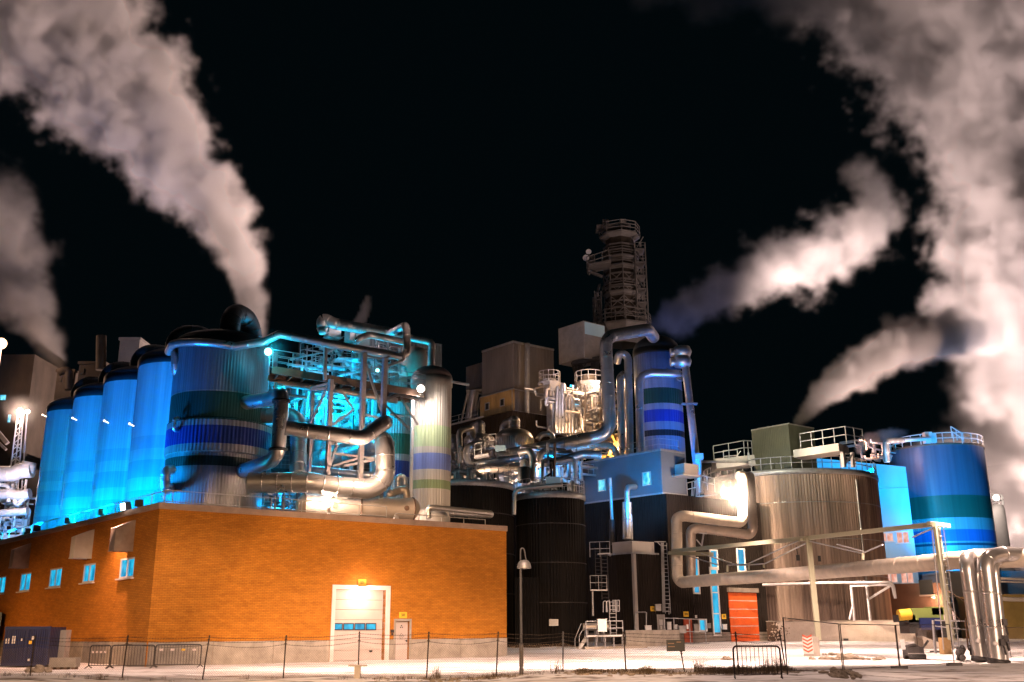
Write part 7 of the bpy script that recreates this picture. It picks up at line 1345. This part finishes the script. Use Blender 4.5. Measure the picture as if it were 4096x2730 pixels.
# ------------------------------------------------------------------ steam plumes: density grids swept along each plume's path
def steam_mat(name, col, dens, aniso=.15):
    m = bpy.data.materials.new(name); m.use_nodes = True; nt = m.node_tree; nt.nodes.remove(nt.nodes['Principled BSDF'])
    v = nt.nodes.new('ShaderNodeVolumePrincipled'); v.inputs['Color'].default_value = (*col, 1); v.inputs['Density'].default_value = dens
    v.inputs['Density Attribute'].default_value = 'density'; v.inputs['Anisotropy'].default_value = aniso
    nt.links.new(v.outputs[0], nt.nodes['Material Output'].inputs['Volume']); return m
def plume(name, label, pts, dens, col=(.93, .88, .87), nscale=.16, edge=2.2, thr=.55, amp=1.9, voxel=.6, seed=0., detail=5, warp=1.2):
    """pts: (px, py, half width in px, Y, density factor)"""
    path = []
    for k in range(len(pts)-1):
        a, b = pts[k], pts[k+1]; n = 14
        for i in range(n):
            t = i/n; v = [a[j]+(b[j]-a[j])*t for j in range(5)]; path.append(v)
    path.append(list(pts[-1]))
    vs, rad, den = [], [], []
    for (x, y, hw, Y, d) in path: vs.append(P(x, y, Y)); rad.append(max(.3, hw*mpp(x, y, Y))); den.append(d)
    # light smoothing of the polyline
    for _ in range(10):
        vs = [vs[0]]+[(vs[i-1]+vs[i]*2+vs[i+1])/4 for i in range(1, len(vs)-1)]+[vs[-1]]; rad = [rad[0]]+[(rad[i-1]+rad[i]*2+rad[i+1])/4 for i in range(1, len(rad)-1)]+[rad[-1]]
    lo = Vector([min(v[i]-r*1.5 for v, r in zip(vs, rad)) for i in range(3)]); hi = Vector([max(v[i]+r*1.5 for v, r in zip(vs, rad)) for i in range(3)])
    me = bpy.data.meshes.new(name); me.from_pydata([tuple(v) for v in vs], [], [])
    at = me.attributes.new('rad', 'FLOAT', 'POINT'); at.data.foreach_set('value', rad); at = me.attributes.new('den', 'FLOAT', 'POINT'); at.data.foreach_set('value', den)
    o = bpy.data.objects.new(name, me); S.collection.objects.link(o); o['kind'] = 'stuff'; o['label'] = label; o['category'] = 'steam'
    g = bpy.data.node_groups.new(name, 'GeometryNodeTree'); g.interface.new_socket('Geometry', in_out='INPUT', socket_type='NodeSocketGeometry'); g.interface.new_socket('Geometry', in_out='OUTPUT', socket_type='NodeSocketGeometry')
    A = lambda t: g.nodes.new(t); K = g.links.new
    gi, go = A('NodeGroupInput'), A('NodeGroupOutput'); pos = A('GeometryNodeInputPosition')
    # warp the sample position with vector noise
    wn = A('ShaderNodeTexNoise'); wn.inputs['Scale'].default_value = nscale*.55; wn.inputs['Detail'].default_value = 2
    sh = A('ShaderNodeVectorMath'); sh.operation = 'ADD'; sh.inputs[1].default_value = (seed, seed*.7, -seed); K(pos.outputs[0], sh.inputs[0]); K(sh.outputs[0], wn.inputs['Vector'])
    ws = A('ShaderNodeVectorMath'); ws.operation = 'SUBTRACT'; ws.inputs[1].default_value = (.5, .5, .5); K(wn.outputs['Color'], ws.inputs[0])
    sn = A('GeometryNodeSampleNearest'); sn.domain = 'POINT'; K(gi.outputs[0], sn.inputs[0])
    def samp(dt, src):
        s = A('GeometryNodeSampleIndex'); s.data_type = dt; s.domain = 'POINT'; K(gi.outputs[0], s.inputs[0]); K(src, s.inputs['Value'] if 'Value' in s.inputs else s.inputs[1]); K(sn.outputs[0], s.inputs['Index']); return s
    def attr(nm): a = A('GeometryNodeInputNamedAttribute'); a.data_type = 'FLOAT'; a.inputs[0].default_value = nm; return a.outputs[0]
    sr = samp('FLOAT', attr('rad')); sd_ = samp('FLOAT', attr('den')); pv = samp('FLOAT_VECTOR', A('GeometryNodeInputPosition').outputs[0])
    wsc = A('ShaderNodeVectorMath'); wsc.operation = 'SCALE'; K(ws.outputs[0], wsc.inputs[0]); wm = A('ShaderNodeMath'); wm.operation = 'MULTIPLY'; wm.inputs[1].default_value = warp; K(sr.outputs[0], wm.inputs[0]); K(wm.outputs[0], wsc.inputs['Scale'])
    p2 = A('ShaderNodeVectorMath'); p2.operation = 'ADD'; K(pos.outputs[0], p2.inputs[0]); K(wsc.outputs[0], p2.inputs[1])
    K(pos.outputs[0], sn.inputs['Sample Position'])
    dd = A('ShaderNodeVectorMath'); dd.operation = 'DISTANCE'; K(p2.outputs[0], dd.inputs[0]); K(pv.outputs[0], dd.inputs[1])
    q = A('ShaderNodeMath'); q.operation = 'DIVIDE'; K(dd.outputs['Value'], q.inputs[0]); K(sr.outputs[0], q.inputs[1])
    n = A('ShaderNodeTexNoise'); n.inputs['Scale'].default_value = nscale; n.inputs['Detail'].default_value = detail; n.inputs['Roughness'].default_value = .62; n.inputs['Distortion'].default_value = .35; K(sh.outputs[0], n.inputs['Vector'])
    # f = edge*(1-q) + amp*2*(noise-.5)
    a1 = A('ShaderNodeMath'); a1.operation = 'SUBTRACT'; a1.inputs[0].default_value = 1; K(q.outputs[0], a1.inputs[1])
    a2 = A('ShaderNodeMath'); a2.operation = 'MULTIPLY'; a2.inputs[1].default_value = edge; K(a1.outputs[0], a2.inputs[0])
    n1 = A('ShaderNodeMath'); n1.operation = 'SUBTRACT'; n1.inputs[1].default_value = .5; K(n.outputs[0], n1.inputs[0])
    n2 = A('ShaderNodeMath'); n2.operation = 'MULTIPLY_ADD'; n2.inputs[1].default_value = amp*2; K(n1.outputs[0], n2.inputs[0]); K(a2.outputs[0], n2.inputs[2])
    n3 = A('ShaderNodeMapRange'); n3.interpolation_type = 'SMOOTHSTEP'; n3.inputs[1].default_value = 0; n3.inputs[2].default_value = thr; K(n2.outputs[0], n3.inputs[0])
    n4 = A('ShaderNodeMath'); n4.operation = 'MULTIPLY'; K(n3.outputs[0], n4.inputs[0]); K(sd_.outputs[0], n4.inputs[1])
    vc = A('GeometryNodeVolumeCube'); K(n4.outputs[0], vc.inputs['Density']); vc.inputs['Min'].default_value = lo; vc.inputs['Max'].default_value = hi
    for i, ax in enumerate('XYZ'): vc.inputs['Resolution '+ax].default_value = max(8, int((hi[i]-lo[i])/voxel))
    sm = A('GeometryNodeSetMaterial'); sm.inputs['Material'].default_value = steam_mat(name+'_vapour', col, dens); K(vc.outputs[0], sm.inputs[0]); K(sm.outputs[0], go.inputs[0])
    md = o.modifiers.new('steam', 'NODES'); md.node_group = g
    print('plume', name, [int((hi[i]-lo[i])/voxel) for i in range(3)]); return o
# (px, py, half width px, Y, density)
plume('steam_plume', 'broad steam plume rising from behind the nearest silo to the top left', [(1045, 1345, 24, 84, 1.2), (1015, 1220, 56, 84, 1.1), (968, 1060, 88, 84, 1), (900, 900, 125, 85, 1), (805, 740, 152, 86, 1), (680, 590, 185, 87, 1), (540, 430, 232, 88, .9), (395, 270, 275, 89, .85), (260, 90, 310, 90, .8), (100, -120, 350, 91, .7)], .6, voxel=.36, nscale=.36, seed=3, amp=2.5, thr=1.25, warp=1.5)
plume('steam_plume', 'small steam plume drifting off the left edge behind the silos', [(245, 1480, 24, 126, 1.1), (190, 1400, 60, 126, 1), (120, 1250, 100, 126, .9), (40, 1060, 150, 126, .8), (-60, 880, 190, 126, .7), (-160, 760, 220, 126, .6)], .32, voxel=.6, nscale=.2, seed=11, amp=2.8, thr=1.3)
plume('steam_wisp', 'tiny wisp of steam over the swan neck pipe', [(1395, 1345, 22, 76, .7), (1440, 1290, 26, 76, .8), (1468, 1225, 22, 76, 1.), (1472, 1195, 14, 76, .7)], .5, voxel=.16, nscale=.8, seed=5, amp=1.8)
plume('steam_plume', 'steam plume drifting right from behind the dim tower', [(2600, 1300, 36, 160, .5), (2690, 1280, 75, 160, .9), (2790, 1225, 95, 160, .95), (2900, 1180, 110, 160, .85), (3050, 1120, 125, 160, .65), (3210, 1060, 135, 160, .6), (3360, 1000, 130, 161, .42), (3480, 900, 125, 162, .32), (3490, 780, 110, 163, .24), (3440, 700, 90, 164, .16)], .30, voxel=.6, nscale=.17, seed=21, amp=3.3, thr=1.5, warp=1.6)
plume('steam_plume', 'pink steam plume rising from the olive roof box to the right', [(3182, 1702, 14, 106, 1.2), (3225, 1645, 34, 107, 1.2), (3305, 1560, 58, 108, 1.1), (3400, 1490, 78, 110, 1.1), (3500, 1430, 92, 112, 1), (3640, 1370, 105, 117, .9), (3780, 1340, 105, 124, .6), (3900, 1330, 100, 134, .25), (3990, 1330, 90, 142, .05)], .7, voxel=.36, nscale=.30, seed=31, amp=2.2, thr=1.2)
plume('steam_cloud', 'dense billowing steam cloud rising along the right edge', [(4420, 1950, 280, 170, .5), (4260, 1600, 260, 170, .8), (4120, 1300, 290, 170, 1.0), (4080, 1080, 310, 170, 1.1), (4120, 850, 320, 171, .9), (4140, 600, 380, 172, .8), (4060, 380, 430, 173, .7), (3960, 120, 470, 174, .65), (3860, -150, 500, 175, .6)], .24, voxel=.8, nscale=.17, seed=43, amp=2.6, thr=1.2, warp=1.5)
plume('steam_cloud', 'soft steam bank hanging along the top right of the sky', [(4150, 60, 330, 182, .6), (3700, -40, 260, 182, .55), (3300, -20, 170, 182, .45), (2950, -20, 120, 182, .3), (2620, -40, 90, 182, .2)], .16, voxel=1.0, nscale=.12, seed=53, amp=2.8, thr=1.5)
plume('steam_cloud', 'pale steam bank low behind the blue-lit tank', [(4400, 1500, 500, 205, .5), (4180, 1800, 400, 205, .6), (4050, 2050, 330, 205, .5), (3800, 1880, 170, 205, .3)], .13, voxel=1.4, nscale=.09, seed=63, amp=1.6)
plume('steam_wisp', 'small curl of orange-lit steam beside the blue-lit tank top', [(3440, 1800, 20, 124, 1), (3470, 1762, 28, 124, 1), (3540, 1750, 26, 124, .6), (3620, 1735, 20, 124, .3)], .6, voxel=.3, nscale=.5, seed=73, amp=2.2)
# unseen spots added only to brighten the steam
SL = (1, .72, .64)
light('SPOT', 'steam_light', (26, 30, 7), 1500000, SL, 2, P(430, 270, 89), 25, .3)
light('SPOT', 'steam_light', (-5, 108, 12), 130000, SL, 1, P(560, 560, 88), 62, .6)
light('SPOT', 'steam_light', (-14, 98, 12), 5000, SL, .6, P(960, 1080, 84), 60, .8)
light('SPOT', 'steam_light', (-25, 150, 12), 200000, SL, 1, P(60, 1100, 126), 60, .8)
light('SPOT', 'steam_light', (75, 105, 8), 85000, SL, 1, P(3080, 1020, 160), 34, .6)
light('SPOT', 'steam_light', (24, 158, 26), 16000, (.35, .40, 1), 1, P(2660, 1260, 160), 60, .8)
light('SPOT', 'steam_light', (52, 106, 12), 90000, SL, 1, P(3480, 1430, 112), 70, .7)
light('SPOT', 'steam_light', (30, 140, 6), 2500000, (1, .75, .69), 3, P(4000, 700, 172), 56, .5)
light('SPOT', 'steam_light', (50, 150, 6), 90000, (1, .74, .72), 3, P(3960, 1250, 171), 50, .8)
light('SPOT', 'steam_light', (75, 160, 6), 800000, (1, .74, .66), 3, P(4060, 1850, 203), 80, .8)
light('SPOT', 'steam_light', (45, 130, 10), 1500000, SL, 3, P(3350, 0, 182), 46, .8)
light('POINT', 'steam_light', P(3480, 1790, 121), 900, (1, .5, .32), .4)
light('POINT', 'steam_light', P(1450, 1290, 73), 420, (.9, .7, .75), .3)

# lamp halos: thin volumes added round the brightest lamps to imitate their glow
for (x, y, Y, hw, d, lb) in ((2900, 1978, 85.2, 150, .07, 'thin added halo volume round the blazing wall floodlight'), (1073, 1408, 62.6, 95, .09, 'thin added teal halo volume beside the nearest silo'), (1683, 1556, 65.6, 60, .08, 'thin added halo volume round the catwalk end lamp'), (90, 1650, 99, 90, .09, 'thin added halo volume round the mast lamp'), (1447, 2350, 57.6, 60, .06, 'thin added halo volume round the roller door lamp')):
    plume('lamp_halo', lb, [(x-8, y, hw, Y, 1), (x+8, y, hw, Y, 1)], d, voxel=.3, nscale=.4, seed=81, amp=.25, edge=1.0, thr=1.1, warp=.1, detail=2)
